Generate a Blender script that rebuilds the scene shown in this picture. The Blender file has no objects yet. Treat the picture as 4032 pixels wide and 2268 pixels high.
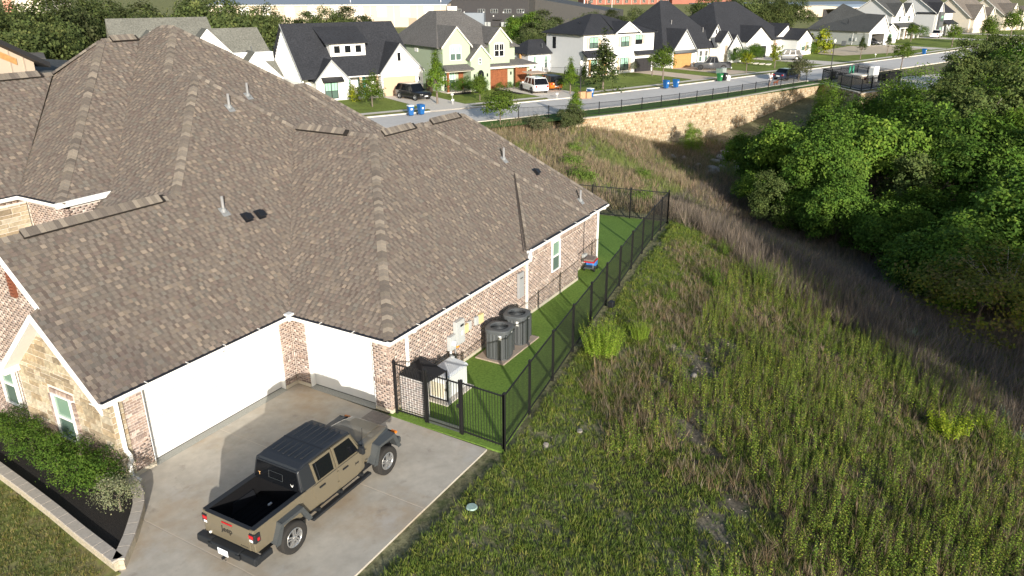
import bpy, bmesh, math, random
import numpy as np
from mathutils import Vector, Matrix
R = math.radians
rnd = random.Random(7)
SC = bpy.context.scene
COL = SC.collection
# ------------------------------------------------------------------ camera
CAM = Vector((-15.742, -17.419, 12.190))
YAW, PIT, ROL = R(30.181), R(21.536), R(-0.294)
_f = Vector((math.cos(YAW)*math.cos(PIT), math.sin(YAW)*math.cos(PIT), -math.sin(PIT)))
_r = Vector((math.sin(YAW), -math.cos(YAW), 0)); _u = _r.cross(_f)
_r2 = _r*math.cos(ROL)+_u*math.sin(ROL); _u2 = _u*math.cos(ROL)-_r*math.sin(ROL)
cd = bpy.data.cameras.new('camera'); co = bpy.data.objects.new('camera', cd); COL.objects.link(co)
co.matrix_world = Matrix(((_r2.x,_u2.x,-_f.x,CAM.x),(_r2.y,_u2.y,-_f.y,CAM.y),(_r2.z,_u2.z,-_f.z,CAM.z),(0,0,0,1)))
cd.sensor_width = 36; cd.lens = 36*2986.48/4032; cd.clip_start = .1; cd.clip_end = 4000
SC.camera = co
# ------------------------------------------------------------------ sky and sun
SUN_EL = R(14.0)
LDIR = Vector((0.694*math.cos(SUN_EL), 0.720*math.cos(SUN_EL), -math.sin(SUN_EL))).normalized()   # direction light travels
w = bpy.data.worlds.new('World'); SC.world = w; w.use_nodes = True
nt = w.node_tree; bg = nt.nodes['Background']; sk = nt.nodes.new('ShaderNodeTexSky'); sk.sky_type = 'NISHITA'
sk.sun_disc = False; sk.sun_elevation = SUN_EL; sk.sun_rotation = math.atan2(-LDIR.x, -LDIR.y)
sk.air_density = 1.0; sk.dust_density = 1.2; sk.ozone_density = 1.0
nt.links.new(sk.outputs[0], bg.inputs[0]); bg.inputs[1].default_value = 0.12
sl = bpy.data.lights.new('sun', 'SUN'); sl.energy = 5.0; sl.angle = R(0.5); sl.color = (1.0, 0.935, 0.84)
so = bpy.data.objects.new('sun', sl); COL.objects.link(so); so.location = (0,0,60)
so.rotation_euler = LDIR.to_track_quat('-Z', 'Y').to_euler()
SC.view_settings.view_transform = 'Standard'; SC.view_settings.look = 'None'
SC.view_settings.exposure = 0.60; SC.view_settings.gamma = 1.0; SC.view_settings.use_curve_mapping = False

# ------------------------------------------------------------------ materials
MATS = {}
def mat(name, col=(.5,.5,.5), rough=.65, metal=0, var=0, scale=6, bump=0, bscale=50, vc=False, spec=.4, trl=0, coat=0, rn=0, emit=0, big=0, bigscale=.4, stain=None, trans=0):
    if name in MATS: return MATS[name]
    m = bpy.data.materials.new(name); m.use_nodes = True; MATS[name] = m
    n = m.node_tree.nodes; L = m.node_tree.links; b = n['Principled BSDF']
    b.inputs['Roughness'].default_value = rough; b.inputs['Metallic'].default_value = metal
    b.inputs['Specular IOR Level'].default_value = spec; b.inputs['Coat Weight'].default_value = coat
    tc = n.new('ShaderNodeTexCoord')
    if vc:
        a = n.new('ShaderNodeAttribute'); a.attribute_name = 'Col'; src = a.outputs['Color']
    else:
        a = n.new('ShaderNodeRGB'); a.outputs[0].default_value = (*col, 1); src = a.outputs[0]
    def mul(src, fac):
        x = n.new('ShaderNodeVectorMath'); x.operation = 'SCALE'; L.new(src, x.inputs[0]); L.new(fac, x.inputs['Scale']); return x.outputs[0]
    def noise(sc, det=5, ro=.6):
        t = n.new('ShaderNodeTexNoise'); t.inputs['Scale'].default_value = sc; t.inputs['Detail'].default_value = det
        t.inputs['Roughness'].default_value = ro; L.new(tc.outputs['Object'], t.inputs['Vector']); return t.outputs['Fac']
    def rng(fac, lo, hi, a=.3, b_=.7):
        q = n.new('ShaderNodeMapRange'); q.inputs['From Min'].default_value = a; q.inputs['From Max'].default_value = b_
        q.inputs['To Min'].default_value = lo; q.inputs['To Max'].default_value = hi; L.new(fac, q.inputs['Value']); return q.outputs[0]
    if var: src = mul(src, rng(noise(scale), 1-var, 1+var))
    if big: src = mul(src, rng(noise(bigscale, 6, .65), 1-big, 1+big))
    if stain:
        for (scol, ssc, lo, hi, amt) in stain:
            mx = n.new('ShaderNodeMix'); mx.data_type = 'RGBA'; mx.inputs['B'].default_value = (*scol, 1)
            L.new(src, mx.inputs['A']); L.new(rng(noise(ssc, 8, .62), 0, amt, lo, hi), mx.inputs['Factor']); src = mx.outputs['Result']
    if rn:
        o = n.new('ShaderNodeObjectInfo'); src = mul(src, rng(o.outputs['Random'], 1-rn, 1+rn, 0, 1))
    L.new(src, b.inputs['Base Color'])
    if emit: L.new(src, b.inputs['Emission Color']); b.inputs['Emission Strength'].default_value = emit
    if bump:
        bp = n.new('ShaderNodeBump'); bp.inputs['Strength'].default_value = bump; bp.inputs['Distance'].default_value = .02
        L.new(noise(bscale, 6, .7), bp.inputs['Height']); L.new(bp.outputs[0], b.inputs['Normal'])
    if trans: b.inputs['Transmission Weight'].default_value = trans
    if trl:
        t = n.new('ShaderNodeBsdfTranslucent'); L.new(src, t.inputs[0]); mx = n.new('ShaderNodeMixShader'); mx.inputs[0].default_value = trl
        L.new(b.outputs[0], mx.inputs[1]); L.new(t.outputs[0], mx.inputs[2]); L.new(mx.outputs[0], n['Material Output'].inputs[0])
    return m
# ------------------------------------------------------------------ mesh collector
class MB:
    def __init__(s): s.v=[]; s.f=[]; s.c=[]; s.m=[]
    def poly(s, pts, col=None, mi=0):
        i=len(s.v); s.v.extend([tuple(p) for p in pts]); s.f.append(tuple(range(i,i+len(pts)))); s.c.append(col); s.m.append(mi); return s
    def faces(s, V, F, col=None, mi=0):
        i=len(s.v); s.v.extend([tuple(p) for p in V])
        for f in F: s.f.append(tuple(k+i for k in f)); s.c.append(col); s.m.append(mi)
        return s
    def box(s, a, b, col=None, M=None, mi=0):
        x0,y0,z0=a; x1,y1,z1=b
        V=[Vector(p) for p in ((x0,y0,z0),(x1,y0,z0),(x1,y1,z0),(x0,y1,z0),(x0,y0,z1),(x1,y0,z1),(x1,y1,z1),(x0,y1,z1))]
        if M is not None: V=[M@p for p in V]
        return s.faces(V, ((3,2,1,0),(4,5,6,7),(0,1,5,4),(1,2,6,5),(2,3,7,6),(3,0,4,7)), col, mi)
    def prism(s, pts, vec, col=None, mi=0):
        n=len(pts); P=[Vector(p) for p in pts]; vec=Vector(vec); Q=[p+vec for p in P]
        F=[tuple(range(n-1,-1,-1)), tuple(range(n,2*n))]+[(i,(i+1)%n,(i+1)%n+n,i+n) for i in range(n)]
        return s.faces(P+Q, F, col, mi)
    def tube(s, pts, r, n=6, col=None, caps=True, mi=0):
        P=[Vector(p) for p in pts]; rr=r if isinstance(r,(list,tuple)) else [r]*len(P); V=[]; F=[]
        for k,p in enumerate(P):
            t=(P[min(k+1,len(P)-1)]-P[max(k-1,0)]).normalized(); a=t.orthogonal().normalized() if abs(t.z)>.9 else Vector((0,0,1)).cross(t).normalized()
            if abs(t.z)>.9: a=(Vector((1,0,0))-t*t.x).normalized()
            b=t.cross(a)
            for i in range(n):
                an=2*math.pi*i/n; V.append(p+(a*math.cos(an)+b*math.sin(an))*rr[k])
        for k in range(len(P)-1):
            for i in range(n): F.append((k*n+i,k*n+(i+1)%n,(k+1)*n+(i+1)%n,(k+1)*n+i))
        if caps: F.append(tuple(range(n-1,-1,-1))); F.append(tuple((len(P)-1)*n+i for i in range(n)))
        return s.faces(V,F,col,mi)
    def lathe(s, prof, c=(0,0,0), axis='z', n=24, col=None, mi=0):   # prof: (radius, along)
        V=[];F=[]
        for r,h in prof:
            for i in range(n):
                a=2*math.pi*i/n; x,y=r*math.cos(a),r*math.sin(a)
                q={'z':(x,y,h),'y':(x,h,y),'x':(h,x,y)}[axis]; V.append((q[0]+c[0],q[1]+c[1],q[2]+c[2]))
        for k in range(len(prof)-1):
            for i in range(n): F.append((k*n+i,k*n+(i+1)%n,(k+1)*n+(i+1)%n,(k+1)*n+i))
        return s.faces(V,F,col,mi)
    def loft(s, rings, col=None, caps=True, mi=0):
        n=len(rings[0]); V=[p for r in rings for p in r]; F=[]
        for k in range(len(rings)-1):
            for i in range(n): F.append((k*n+i,k*n+(i+1)%n,(k+1)*n+(i+1)%n,(k+1)*n+i))
        if caps: F.append(tuple(range(n-1,-1,-1))); F.append(tuple((len(rings)-1)*n+i for i in range(n)))
        return s.faces(V,F,col,mi)
    def mesh(s, name, m=None):
        me=bpy.data.meshes.new(name); me.from_pydata(s.v,[],s.f)
        for k in (m if isinstance(m,(list,tuple)) else [m]):
            if k: me.materials.append(k)
        if any(s.m): me.polygons.foreach_set('material_index', s.m)
        if any(c is not None for c in s.c): setcol(me, [c if c is not None else (.5,.5,.5) for c in s.c])
        return me
    def build(s, name, m=None, parent=None, smooth=False, bevel=0, loc=None):
        me=s.mesh(name,m)
        if smooth:
            me.polygons.foreach_set('use_smooth',[True]*len(me.polygons))
        o=obj(name,me,parent,loc)
        if bevel:
            bv=o.modifiers.new('bevel','BEVEL'); bv.width=bevel; bv.segments=2; bv.limit_method='ANGLE'; bv.angle_limit=R(35)
        return o
def setcol(me, cols):
    ls=np.empty(len(me.polygons),dtype=np.int32); me.polygons.foreach_get('loop_total',ls)
    c=np.ones((len(cols),4),dtype=np.float32); c[:,:3]=np.array(cols,dtype=np.float32)
    a=me.color_attributes.new('Col','FLOAT_COLOR','CORNER'); a.data.foreach_set('color',np.repeat(c,ls,axis=0).ravel())
def npmesh(name, V, F, cols=None, m=None):
    """V (n,3) array, F (k,q) int array of equal sized faces, cols (k,3)"""
    me=bpy.data.meshes.new(name); n,k,q=len(V),len(F),F.shape[1]
    me.vertices.add(n); me.vertices.foreach_set('co',np.asarray(V,dtype=np.float32).ravel())
    me.loops.add(k*q); me.loops.foreach_set('vertex_index',np.asarray(F,dtype=np.int32).ravel())
    me.polygons.add(k); me.polygons.foreach_set('loop_start',np.arange(0,k*q,q,dtype=np.int32)); me.polygons.foreach_set('loop_total',np.full(k,q,dtype=np.int32))
    me.update(calc_edges=True)
    if m: me.materials.append(m)
    if cols is not None:
        c=np.ones((k,4),dtype=np.float32); c[:,:3]=cols
        a=me.color_attributes.new('Col','FLOAT_COLOR','CORNER'); a.data.foreach_set('color',np.repeat(c,q,axis=0).ravel())
    return me
def obj(name, me, parent=None, loc=None, M=None):
    o=bpy.data.objects.new(name,me); COL.objects.link(o)
    if parent: o.parent=parent
    if loc is not None: o.location=loc
    if M is not None: o.matrix_local=M
    return o
def tag(o, label, cat, group=None):
    o['label']=label; o['category']=cat
    if group: o['group']=group
    return o
def thing(name, label, cat, loc=(0,0,0), rz=0, group=None):
    o=bpy.data.objects.new(name,None); COL.objects.link(o); o.location=loc; o.rotation_euler=(0,0,rz); o.empty_display_size=.2
    return tag(o,label,cat,group)
def struct(o): o['kind']='structure'; return o
def stuff(o, label=None, cat=None):
    o['kind']='stuff'
    if label: o['label']=label; o['category']=cat
    return o
def copy_tree(o, parent=None):
    c=o.copy(); COL.objects.link(c)
    if parent: c.parent=parent
    for ch in o.children: copy_tree(ch,c)
    return c
def text_mesh(txt, size, m, name='lettering', parent=None, M=None, extrude=.004):
    cu=bpy.data.curves.new('txt','FONT'); cu.body=txt; cu.size=size; cu.align_x='CENTER'; cu.align_y='CENTER'; cu.extrude=extrude
    to=bpy.data.objects.new('txt',cu); me=bpy.data.meshes.new_from_object(to); bpy.data.objects.remove(to); me.materials.append(m)
    return obj(name,me,parent,M=M)
def noise2(x,y,seed=0):
    s=seed*12.9
    return (math.sin(x*1.3+s)*math.cos(y*1.7-s)+math.sin(x*.53-y*.71+s*2)+.5*math.sin(x*2.9+y*2.3+s))/2.5
# ================================================================== terrain
CP = [(-30,-12,-.1),(-30,10,-.05),(-20,-25,-.3),(-8,-12,-.06),(-4,-10.6,-.06),(0,-8.6,-.03),(6.8,-7.9,-.04),(11,-7.2,-.04),(18.6,-5.8,-.06),(24.5,-4.9,-.08),
 (11.8,-9.5,-.15),(7.1,-13.3,-.3),(4.6,-17.2,-.5),(2.6,-20.7,-.7),(-1,-15.3,-.3),(-5,-20,-.5),(-12,-30,-.8),(16,-11,-.45),(14,-15,-.7),
 (27.8,-3.4,-.25),(27.3,-7.4,-.6),(25.4,-11.1,-.95),(21.6,-14.6,-1.1),(18.2,-16.6,-1.1),(14.3,-19,-1.2),(11.2,-21.1,-1.2),(6,-26,-1.5),(0,-34,-1.8),
 (66.8,7,-4.4),(58,2.2,-4.6),(51,-2.6,-4.8),(46.6,-7.5,-5),(42.8,-12.5,-5),(37.5,-16.8,-4.9),(30.3,-19.7,-4.4),(23.8,-22.4,-3.6),(34,-10,-4.1),(35,-4,-3.2),(29,-14,-3.6),(30,-9,-2.4),(31,-3.5,-1.4),(26,-17,-3.3),(21,-20.5,-2.9),(17,-23.5,-2.9),(40,-3,-4.2),(14,-30,-3.6),(6,-40,-4),
 (54.5,15,-.6),(59.1,13,-2),(64.5,10.5,-3.7),(69.5,8,-4.4),(77.2,5.6,-3.6),(83.5,4,-2.9),(90.9,1.3,-1.9),
 (47.3,18.6,-.6),(37,12.7,-.5),(45.3,11.4,-1.6),(34.2,4.5,-.8),(48.3,6.8,-2.8),(42.2,1.1,-2.2),(44.8,-1.5,-3.2),(33.1,6.5,-.6),(52,20,-.15),(42,24,-.1),(26,3,-.1),(25,9,-.1),(30,20,-.1),
 (85,-2.2,-2.6),(87,-6.5,-2.0),(76.3,-9.8,-2.6),(68.2,-17.7,-3),(63.3,-23.2,-3.2),(90,-12,-.6),(80,-19,-1.2),(100,-14,-.1),(70,-35,-2),(50,-35,-3.6),(35,-35,-4),(100,-30,-.3),(60,-60,-2),(20,-60,-3),
 (-6,8,-.05),(-6,25,-.05),(20,25,-.05),(20,40,-.05),(-30,40,-.05),(120,-40,-.2),(-30,-40,-.6)]
_cp=np.array(CP,dtype=float)
def _ker(r2): return np.where(r2>1e-9, .5*r2*np.log(np.maximum(r2,1e-9)), 0)
_n=len(_cp); _d=((_cp[:,None,:2]-_cp[None,:,:2])**2).sum(-1)
_A=np.zeros((_n+3,_n+3)); _A[:_n,:_n]=_ker(_d)+np.eye(_n)*25; _A[:_n,_n]=1; _A[:_n,_n+1:]=_cp[:,:2]; _A[_n,:_n]=1; _A[_n+1:,:_n]=_cp[:,:2].T
_sol=np.linalg.solve(_A,np.concatenate([_cp[:,2],[0,0,0]]))
WALL=[(53.0,15.9),(62,11.4),(70.1,8.0),(80.8,4.6),(90,1.9),(97.1,-.5),(88.4,-6.7),(91.5,-8.2),(104,-13),(160,-32)]
# region kept level at street height: everything on the far side of this line
STREET=[(20,27),(40,25.5),(50,21.0),(53.6,17.2),(62.4,12.3),(70.5,8.9),(81.1,5.5),(90.4,2.8),(99.5,-.6),(89.9,-6.9),(92.3,-7.4),(104,-12),(160,-31),(600,-170),(900,600),(-200,600),(-200,27)]
LOT=[(-60,-9.2),(-.2,-8.15),(24.2,-4.9),(24.6,.6),(26,20),(26,60),(-60,60)]
def inpoly(x,y,P):
    c=np.zeros(np.shape(x),dtype=bool); n=len(P)
    for i in range(n):
        (x1,y1),(x2,y2)=P[i],P[(i+1)%n]
        if y1==y2: continue
        c ^= ((y1>y)!=(y2>y)) & (x < (x2-x1)*(y-y1)/(y2-y1)+x1)
    return c
def terr(x,y):
    x=np.asarray(x,float); y=np.asarray(y,float); sh=x.shape; X=x.ravel(); Y=y.ravel(); out=np.empty(len(X))
    for a in range(0,len(X),40000):
        xx=X[a:a+40000]; yy=Y[a:a+40000]
        r2=(xx[:,None]-_cp[None,:,0])**2+(yy[:,None]-_cp[None,:,1])**2
        out[a:a+40000]=_ker(r2)@_sol[:_n]+_sol[_n]+_sol[_n+1]*xx+_sol[_n+2]*yy
    und=.06*np.sin(X*.9+Y*.4)*np.sin(Y*.7-X*.3)+.025*np.sin(X*2.1-Y*1.3)
    out=np.clip(out,-6,.15)+und*np.clip((-8.6-Y)/3,0,1)*np.clip((X+12)/6,0,1)
    fade=np.clip((np.hypot(X-40,Y+10)-110)/60,0,1); out=out*(1-fade)-.1*fade
    out=np.where(inpoly(X,Y,LOT),-.06,out); out=np.where(inpoly(X,Y,STREET),-.06,out)
    return out.reshape(sh)
def tz(x,y): return float(terr(np.array([x]),np.array([y]))[0])
def axis(segs):
    a=[]
    for lo,hi,st in segs: a+=list(np.arange(lo,hi,st))
    return np.array(a+[segs[-1][1]])
gx=axis([(-700,-60,80),(-60,-16,4),(-16,30,.45),(30,105,.9),(105,170,5),(170,1600,65)]); gy=axis([(-900,-100,80),(-100,-34,5),(-34,22,.5),(22,60,3),(60,1500,70)])
GX,GY=np.meshgrid(gx,gy,indexing='ij'); GZ=terr(GX,GY)
nx,ny=len(gx),len(gy); idx=np.arange(nx*ny).reshape(nx,ny)
F=np.stack([idx[:-1,:-1],idx[1:,:-1],idx[1:,1:],idx[:-1,1:]],-1).reshape(-1,4)
m=mat('soil_and_grass',rough=.95,vc=True,var=.5,scale=9,bump=1.0,bscale=16,spec=.1,big=.3,bigscale=.25,
      stain=[((.22,.19,.145),2.2,.56,.70,.5),((.045,.07,.022),3.0,.5,.62,.6)])
cx=GX.ravel(); cy=GY.ravel()
def lump(x0,y0,a,b_): return np.clip(1.25-np.hypot((cx-x0)/a,(cy-y0)/b_)+.35*np.sin(cx*1.9+cy)*np.sin(cy*2.3-cx*.7),0,1)
gc=np.tile(np.array([.19,.18,.10]),(len(cx),1))
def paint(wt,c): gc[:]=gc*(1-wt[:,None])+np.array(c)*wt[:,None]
paint(np.clip((cx-24)/4,0,1)*np.clip((80-cx)/8,0,1)*np.clip((cy+12)/4,0,1)*np.clip((25-cy)/3,0,1),(.24,.20,.13))
for q in ((8.5,-11.2,3.8,1.3),(4.2,-12.4,2.4,1.0),(.2,-14.2,1.6,.7),(13,-9.6,2.6,.6),(0.5,-9.0,.8,.4),(6.5,-8.8,1.2,.4)): paint(lump(*q)*.65,(.19,.165,.13))
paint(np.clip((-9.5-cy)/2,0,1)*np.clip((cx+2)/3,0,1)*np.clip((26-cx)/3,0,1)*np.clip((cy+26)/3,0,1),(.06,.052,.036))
for q in ((8.5,-11.2,3.8,1.3),(4.2,-12.4,2.4,1.0),(.2,-14.2,1.6,.7)): paint(lump(*q)*.65,(.19,.165,.13))
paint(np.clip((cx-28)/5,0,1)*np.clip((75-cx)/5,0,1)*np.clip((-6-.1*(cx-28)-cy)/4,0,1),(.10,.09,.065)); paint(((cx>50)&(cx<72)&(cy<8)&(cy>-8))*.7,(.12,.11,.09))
paint(((cy>60)|(cx>150))*1.0,(.24,.235,.09))
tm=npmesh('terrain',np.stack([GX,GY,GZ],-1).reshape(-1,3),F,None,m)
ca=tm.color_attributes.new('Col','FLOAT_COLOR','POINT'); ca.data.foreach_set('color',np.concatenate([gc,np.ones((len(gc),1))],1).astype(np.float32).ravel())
tm.polygons.foreach_set('use_smooth',[True]*len(tm.polygons))
struct(obj('terrain',tm))

# ================================================================== flat setting sheets
def sheet(name, pts, z, m, thick=0, parent=None, kind=True):
    b=MB()
    if thick: b.prism([(x,y,z-thick) for x,y in pts],(0,0,thick))
    else: b.poly([(x,y,z) for x,y in pts])
    o=b.build(name,m,parent)
    if kind and not parent: struct(o)
    return o
M_CONC=mat('driveway_concrete',(.44,.405,.345),rough=.85,var=.10,scale=3,bump=.15,bscale=90,big=.16,bigscale=.5,spec=.25,
    stain=[((.36,.26,.155),.30,.46,.64,.75),((.50,.49,.47),.8,.56,.70,.5),((.22,.19,.16),1.7,.60,.74,.6),((.15,.13,.11),4.5,.68,.8,.5)])
M_STREETC=mat('street_concrete',(.56,.535,.50),rough=.85,var=.06,scale=2,big=.08,bigscale=.12,spec=.2)
M_WALK=mat('sidewalk_concrete',(.62,.57,.50),rough=.85,var=.07,scale=3,spec=.2)
M_TANDRIVE=mat('tan_drive_concrete',(.58,.47,.36),rough=.85,var=.07,scale=3,spec=.2)
M_LAWN=mat('lawn',(.17,.215,.045),rough=.9,var=.35,scale=3.5,bump=.4,bscale=40,spec=.1,big=.25,bigscale=.35)
M_LAWND=mat('verge_grass',(.21,.215,.06),rough=.9,var=.4,scale=3,bump=.4,bscale=40,spec=.1,stain=[((.24,.2,.1),.5,.5,.65,.6)])
M_JOINT=mat('joint_seal',(.52,.46,.38),rough=.9)
# driveway of the corner house, cast in slabs with open joints
drv=thing('driveway','','',(0,0,0)); del drv['label']; del drv['category']; struct(drv)
g=.012
for pts in ([(-3.25+g,-7.56),(-.2,-7.53),(-.13,-3.9),(-.02,-.02),(-3.25+g,-.02)],
            [(-7.05+g,-7.62),(-3.25-g,-7.56),(-3.25-g,-.02),(-6.25,-.02),(-6.38,-.55),(-6.75,-1.25),(-7.05+g,-1.62)],
            [(-7.05-g,-7.62),(-7.05-g,-1.72),(-7.8,-2.4),(-8.55,-2.95),(-9.6,-3.0),(-12,-7.7)],
            [(-12.02,-7.7),(-9.65,-3.0),(-11,-2.6),(-20,-2.6),(-20,-7.7)]):
    sheet('slab',pts,0,M_CONC,.1,drv)
b=MB(); b.box((-3.25-g,-7.56,-.08),(-3.25+g,-.03,-.004)); b.box((-7.05-g,-7.62,-.08),(-7.05+g,-1.8,-.004)); b.build('joint_strip',M_JOINT,drv)
b=MB(); b.box((-.9,-4.05,0),(-.14,-3.3,.0035)); b.build('patch',mat('concrete_patch',(.25,.22,.19),rough=.9,var=.2,scale=9),drv)
# thresholds under the garage doors
M_SILL=mat('exposed_sill',(.30,.30,.27),rough=.9,var=.35,scale=60)
b=MB(); b.prism([(-5.36,-.06,.002),(-5.36,.22,.002),(-5.36,.22,.035)],(4.84,0,0)); o=b.build('sill',M_SILL,drv)
b=MB(); b.prism([(-.06,-.61,.002),(.22,-.61,.002),(.22,-.61,.035)],(0,-2.72,0)); o=b.build('sill',M_SILL,drv)
# artificial turf side yard, mulch bed
M_TURF=mat('artificial_turf',(.15,.245,.045),rough=.85,var=.28,scale=12,bump=.5,bscale=160,spec=.15,big=.1,bigscale=.6)
struct(sheet('artificial_turf',[(-.13,-3.9),(-.12,-7.98),(4,-7.24),(11,-6.14),(18.2,-5.03),(23.9,-4.32),(23.3,.5),(23.0,6),(16.4,6),(16.4,-3.4),(0.02,-3.9)],.006,M_TURF,.06))
# street, kerbs, sidewalks
FK=[(20,49),(32,42.3),(45.1,34.7),(55.4,29.3),(62.2,26.0),(68.5,22.9),(82.3,17.2),(91.2,13.9),(101.8,10.2),(111.8,6.0),(130.5,-1.0),(146.7,-6.8),(160,-11.4),(185,-19.5),(260,-43)]
def off(P,d):
    out=[]
    for i,p in enumerate(P):
        a=P[max(i-1,0)]; b_=P[min(i+1,len(P)-1)]; t=np.array([b_[0]-a[0],b_[1]-a[1]]); t=t/np.linalg.norm(t); out.append((p[0]-t[1]*d,p[1]+t[0]*d))
    return out
def strip(name,P,d0,d1,z,m,thick=0,parent=None):
    a=off(P,d0); c=off(P,d1); b=MB()
    for i in range(len(P)-1):
        q=[(a[i][0],a[i][1],z),(a[i+1][0],a[i+1][1],z),(c[i+1][0],c[i+1][1],z),(c[i][0],c[i][1],z)]
        if thick: b.prism([(x,y,z-thick) for x,y,_ in q],(0,0,thick))
        else: b.poly(q)
    o=b.build(name,m,parent)
    return o if parent else struct(o)
strip('road',FK,-8.6,0,-.035,M_STREETC)
strip('kerb',FK,0,.32,.06,M_WALK,.14)
strip('kerb',FK,-8.92,-8.6,.06,M_WALK,.14)
strip('front_lawn',FK,.32,22,.02,M_LAWN)
strip('verge',FK,.34,1.6,.026,M_LAWND)
strip('sidewalk',FK,1.6,2.75,.036,M_WALK)
strip('fence_verge',[p for p in FK if p[0]>44 and p[0]<104],-12.6,-8.95,.01,mat('verge_green',(.075,.14,.03),rough=.9,var=.3,scale=3,spec=.1))
def hpt(O,al,u,w_): a=R(al); return (O[0]+u*math.cos(a)-w_*math.sin(a), O[1]+u*math.sin(a)+w_*math.cos(a))
def drive(O,al,u0,u1,w0,w1,m,z=.044,flare=.6):
    pts=[hpt(O,al,u0,w1),hpt(O,al,u0,w0+1.2),hpt(O,al,u0-flare,w0),hpt(O,al,u1+flare,w0),hpt(O,al,u1,w0+1.2),hpt(O,al,u1,w1)]
    return sheet('drive_apron',pts,z,m)
# vacant lot of bare soil between houses
struct(sheet('bare_lot',[(146,3.5),(158,-4.5),(172,-8.5),(178,-2),(174,6),(158,9),(148,8.5)],.05,mat('bare_soil',(.52,.43,.31),rough=.95,var=.15,scale=1,stain=[((.2,.2,.08),.3,.55,.7,.4)])))
# ================================================================== the corner house (world axes = house axes)
HOUSE=thing('brick_house','large brick and stone house with brown shingle hip roof beside the tan pickup','house')
M_SHING=mat('shingle',rough=.95,vc=True,var=.16,scale=45,bump=.35,bscale=220,spec=.12)
M_ROOFBASE=mat('shingle_underlay',(.13,.115,.10),rough=.95,var=.15,scale=40,spec=.1)
M_WHITE=mat('white_trim',(.80,.80,.78),rough=.45,var=.03,scale=4)
M_DARKGUARD=mat('gutter_guard',(.018,.02,.026),rough=.5)
PAL=[(0.157,0.135,0.120)]*7+[(0.167,0.144,0.126)]*5+[(0.145,0.126,0.112)]*5+[(0.154,0.141,0.126)]*3+[(0.192,0.162,0.136)]*3+[(0.231,0.193,0.158)]*2+[(0.145,0.117,0.104)]*4+[(0.153,0.126,0.111)]*2+[(0.178,0.152,0.131)]*3
roof=MB().build('roof',M_ROOFBASE,HOUSE)
roof_b=MB(); SH=[]   # shingle pieces: (corners, colour)
def P3(axis_,h,v,s,v0,z0):
    z=z0+s*(v-v0); return Vector((h,v,z)) if axis_=='Y' else Vector((v,h,z))
def facet(axis_, poly, s, v0, z0, shingle=True):
    pts=[P3(axis_,h,v,s,v0,z0) for h,v in poly]; nrm=(Vector((0,-s,1)) if axis_=='Y' else Vector((-s,0,1))).normalized()
    roof_b.poly([p-nrm*.004 for p in pts])
    if not shingle: return
    vs=[v for h,v in poly]; ev=.132/math.sqrt(1+s*s); n=len(poly)
    def span(v):
        xs=[]
        for i in range(n):
            (h1,v1),(h2,v2)=poly[i],poly[(i+1)%n]
            if (v1-v)*(v2-v)<=0 and abs(v1-v2)>1e-9: xs.append(h1+(h2-h1)*(v-v1)/(v2-v1))
        return (min(xs),max(xs)) if len(xs)>1 else None
    v=min(vs)-.012; row=0
    while v<max(vs)-.02:
        va,vb=max(v,min(vs)+1e-4),min(v+ev*1.06,max(vs)-1e-4); a=span(va); b_=span(vb)
        if a and b_:
            lo,hi=min(a[0],b_[0]),max(a[1],b_[1]); h=lo-rnd.random()*.3; tooth=rnd.random()<.5
            while h<hi:
                wd=rnd.uniform(.09,.175) if tooth else rnd.uniform(.06,.12); h2=h+wd
                c=[min(max(h,a[0]),a[1]),min(max(h2,a[0]),a[1]),min(max(h2,b_[0]),b_[1]),min(max(h,b_[0]),b_[1])]
                if c[1]-c[0]>.01 or c[2]-c[3]>.01:
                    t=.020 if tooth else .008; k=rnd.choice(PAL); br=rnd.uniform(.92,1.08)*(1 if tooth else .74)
                    q0=P3(axis_,c[0],v,s,v0,z0)+nrm*t; q1=P3(axis_,c[1],v,s,v0,z0)+nrm*t; q2=P3(axis_,c[2],vb,s,v0,z0)+nrm*.003; q3=P3(axis_,c[3],vb,s,v0,z0)+nrm*.003
                    SH.append(((q0,q1,q2,q3),nrm,t,tuple(x*br for x in k),c[1]-c[0]>wd-.001 and c[2]-c[3]>wd-.001))
                h=h2; tooth=not tooth
        v+=ev; row+=1
sy,sx=.9,.77
fA=lambda y:2.7+sy*(y+.33)
facet('Y',[(-6.72,-.33),(-.33,-.33),(5.6,4.75),(3.29,7.02),(-.86,3.54),(-6.43,3.54),(-6.43,1.83),(-6.72,1.82)],sy,-.33,2.7)
facet('X',[(-.33,-.33),(4.75,5.6),(.77,5.6),(-4.31,-.33)],sx,-.33,2.7)
facet('Y',[(-.33,-4.31),(8.0,-4.31),(8.25,-4.1),(13.95,-4.1),(8.6,.77),(5.6,.77)],sy,-4.31,2.7)
facet('Y',[(13.2,-3.78),(16.72,-3.78),(12.05,1.16),(9.0,1.16)],sy,-3.78,2.7)
facet('X',[(3.54,-.86),(7.02,3.29),(8.62,3.31),(10.44,5.27),(11.3,5.27),(11.85,4.64),(6.68,-.92),(6.68,-3.0)],sx,0,6.80)
facet('Y',[(3.31,8.61),(5.27,10.44),(6.8,9.2),(8.55,7.5),(10.5,5.0),(11.5,3.0),(5.3,3.0),(4.4,6.0)],.85,8.61,9.31)
facet('Y',[(8.4,7.72),(9.45,7.72),(14.2,2.6),(9.5,2.6)],.85,8.61,9.08)
facet('Y',[(-2.8,6.6),(-.97,6.6),(4.64,11.83),(3.0,11.84)],.85,6.65,6.0)
facet('X',[(6.6,-2.8),(8.93,-2.8),(12.75,1.37),(12.3,2.4),(11.84,3.0)],sx,-2.8,5.95)
facet('Y',[(-9.5,8.93),(-2.81,8.93),(1.37,12.75),(-9.5,12.75)],.87,8.93,5.95)
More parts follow.
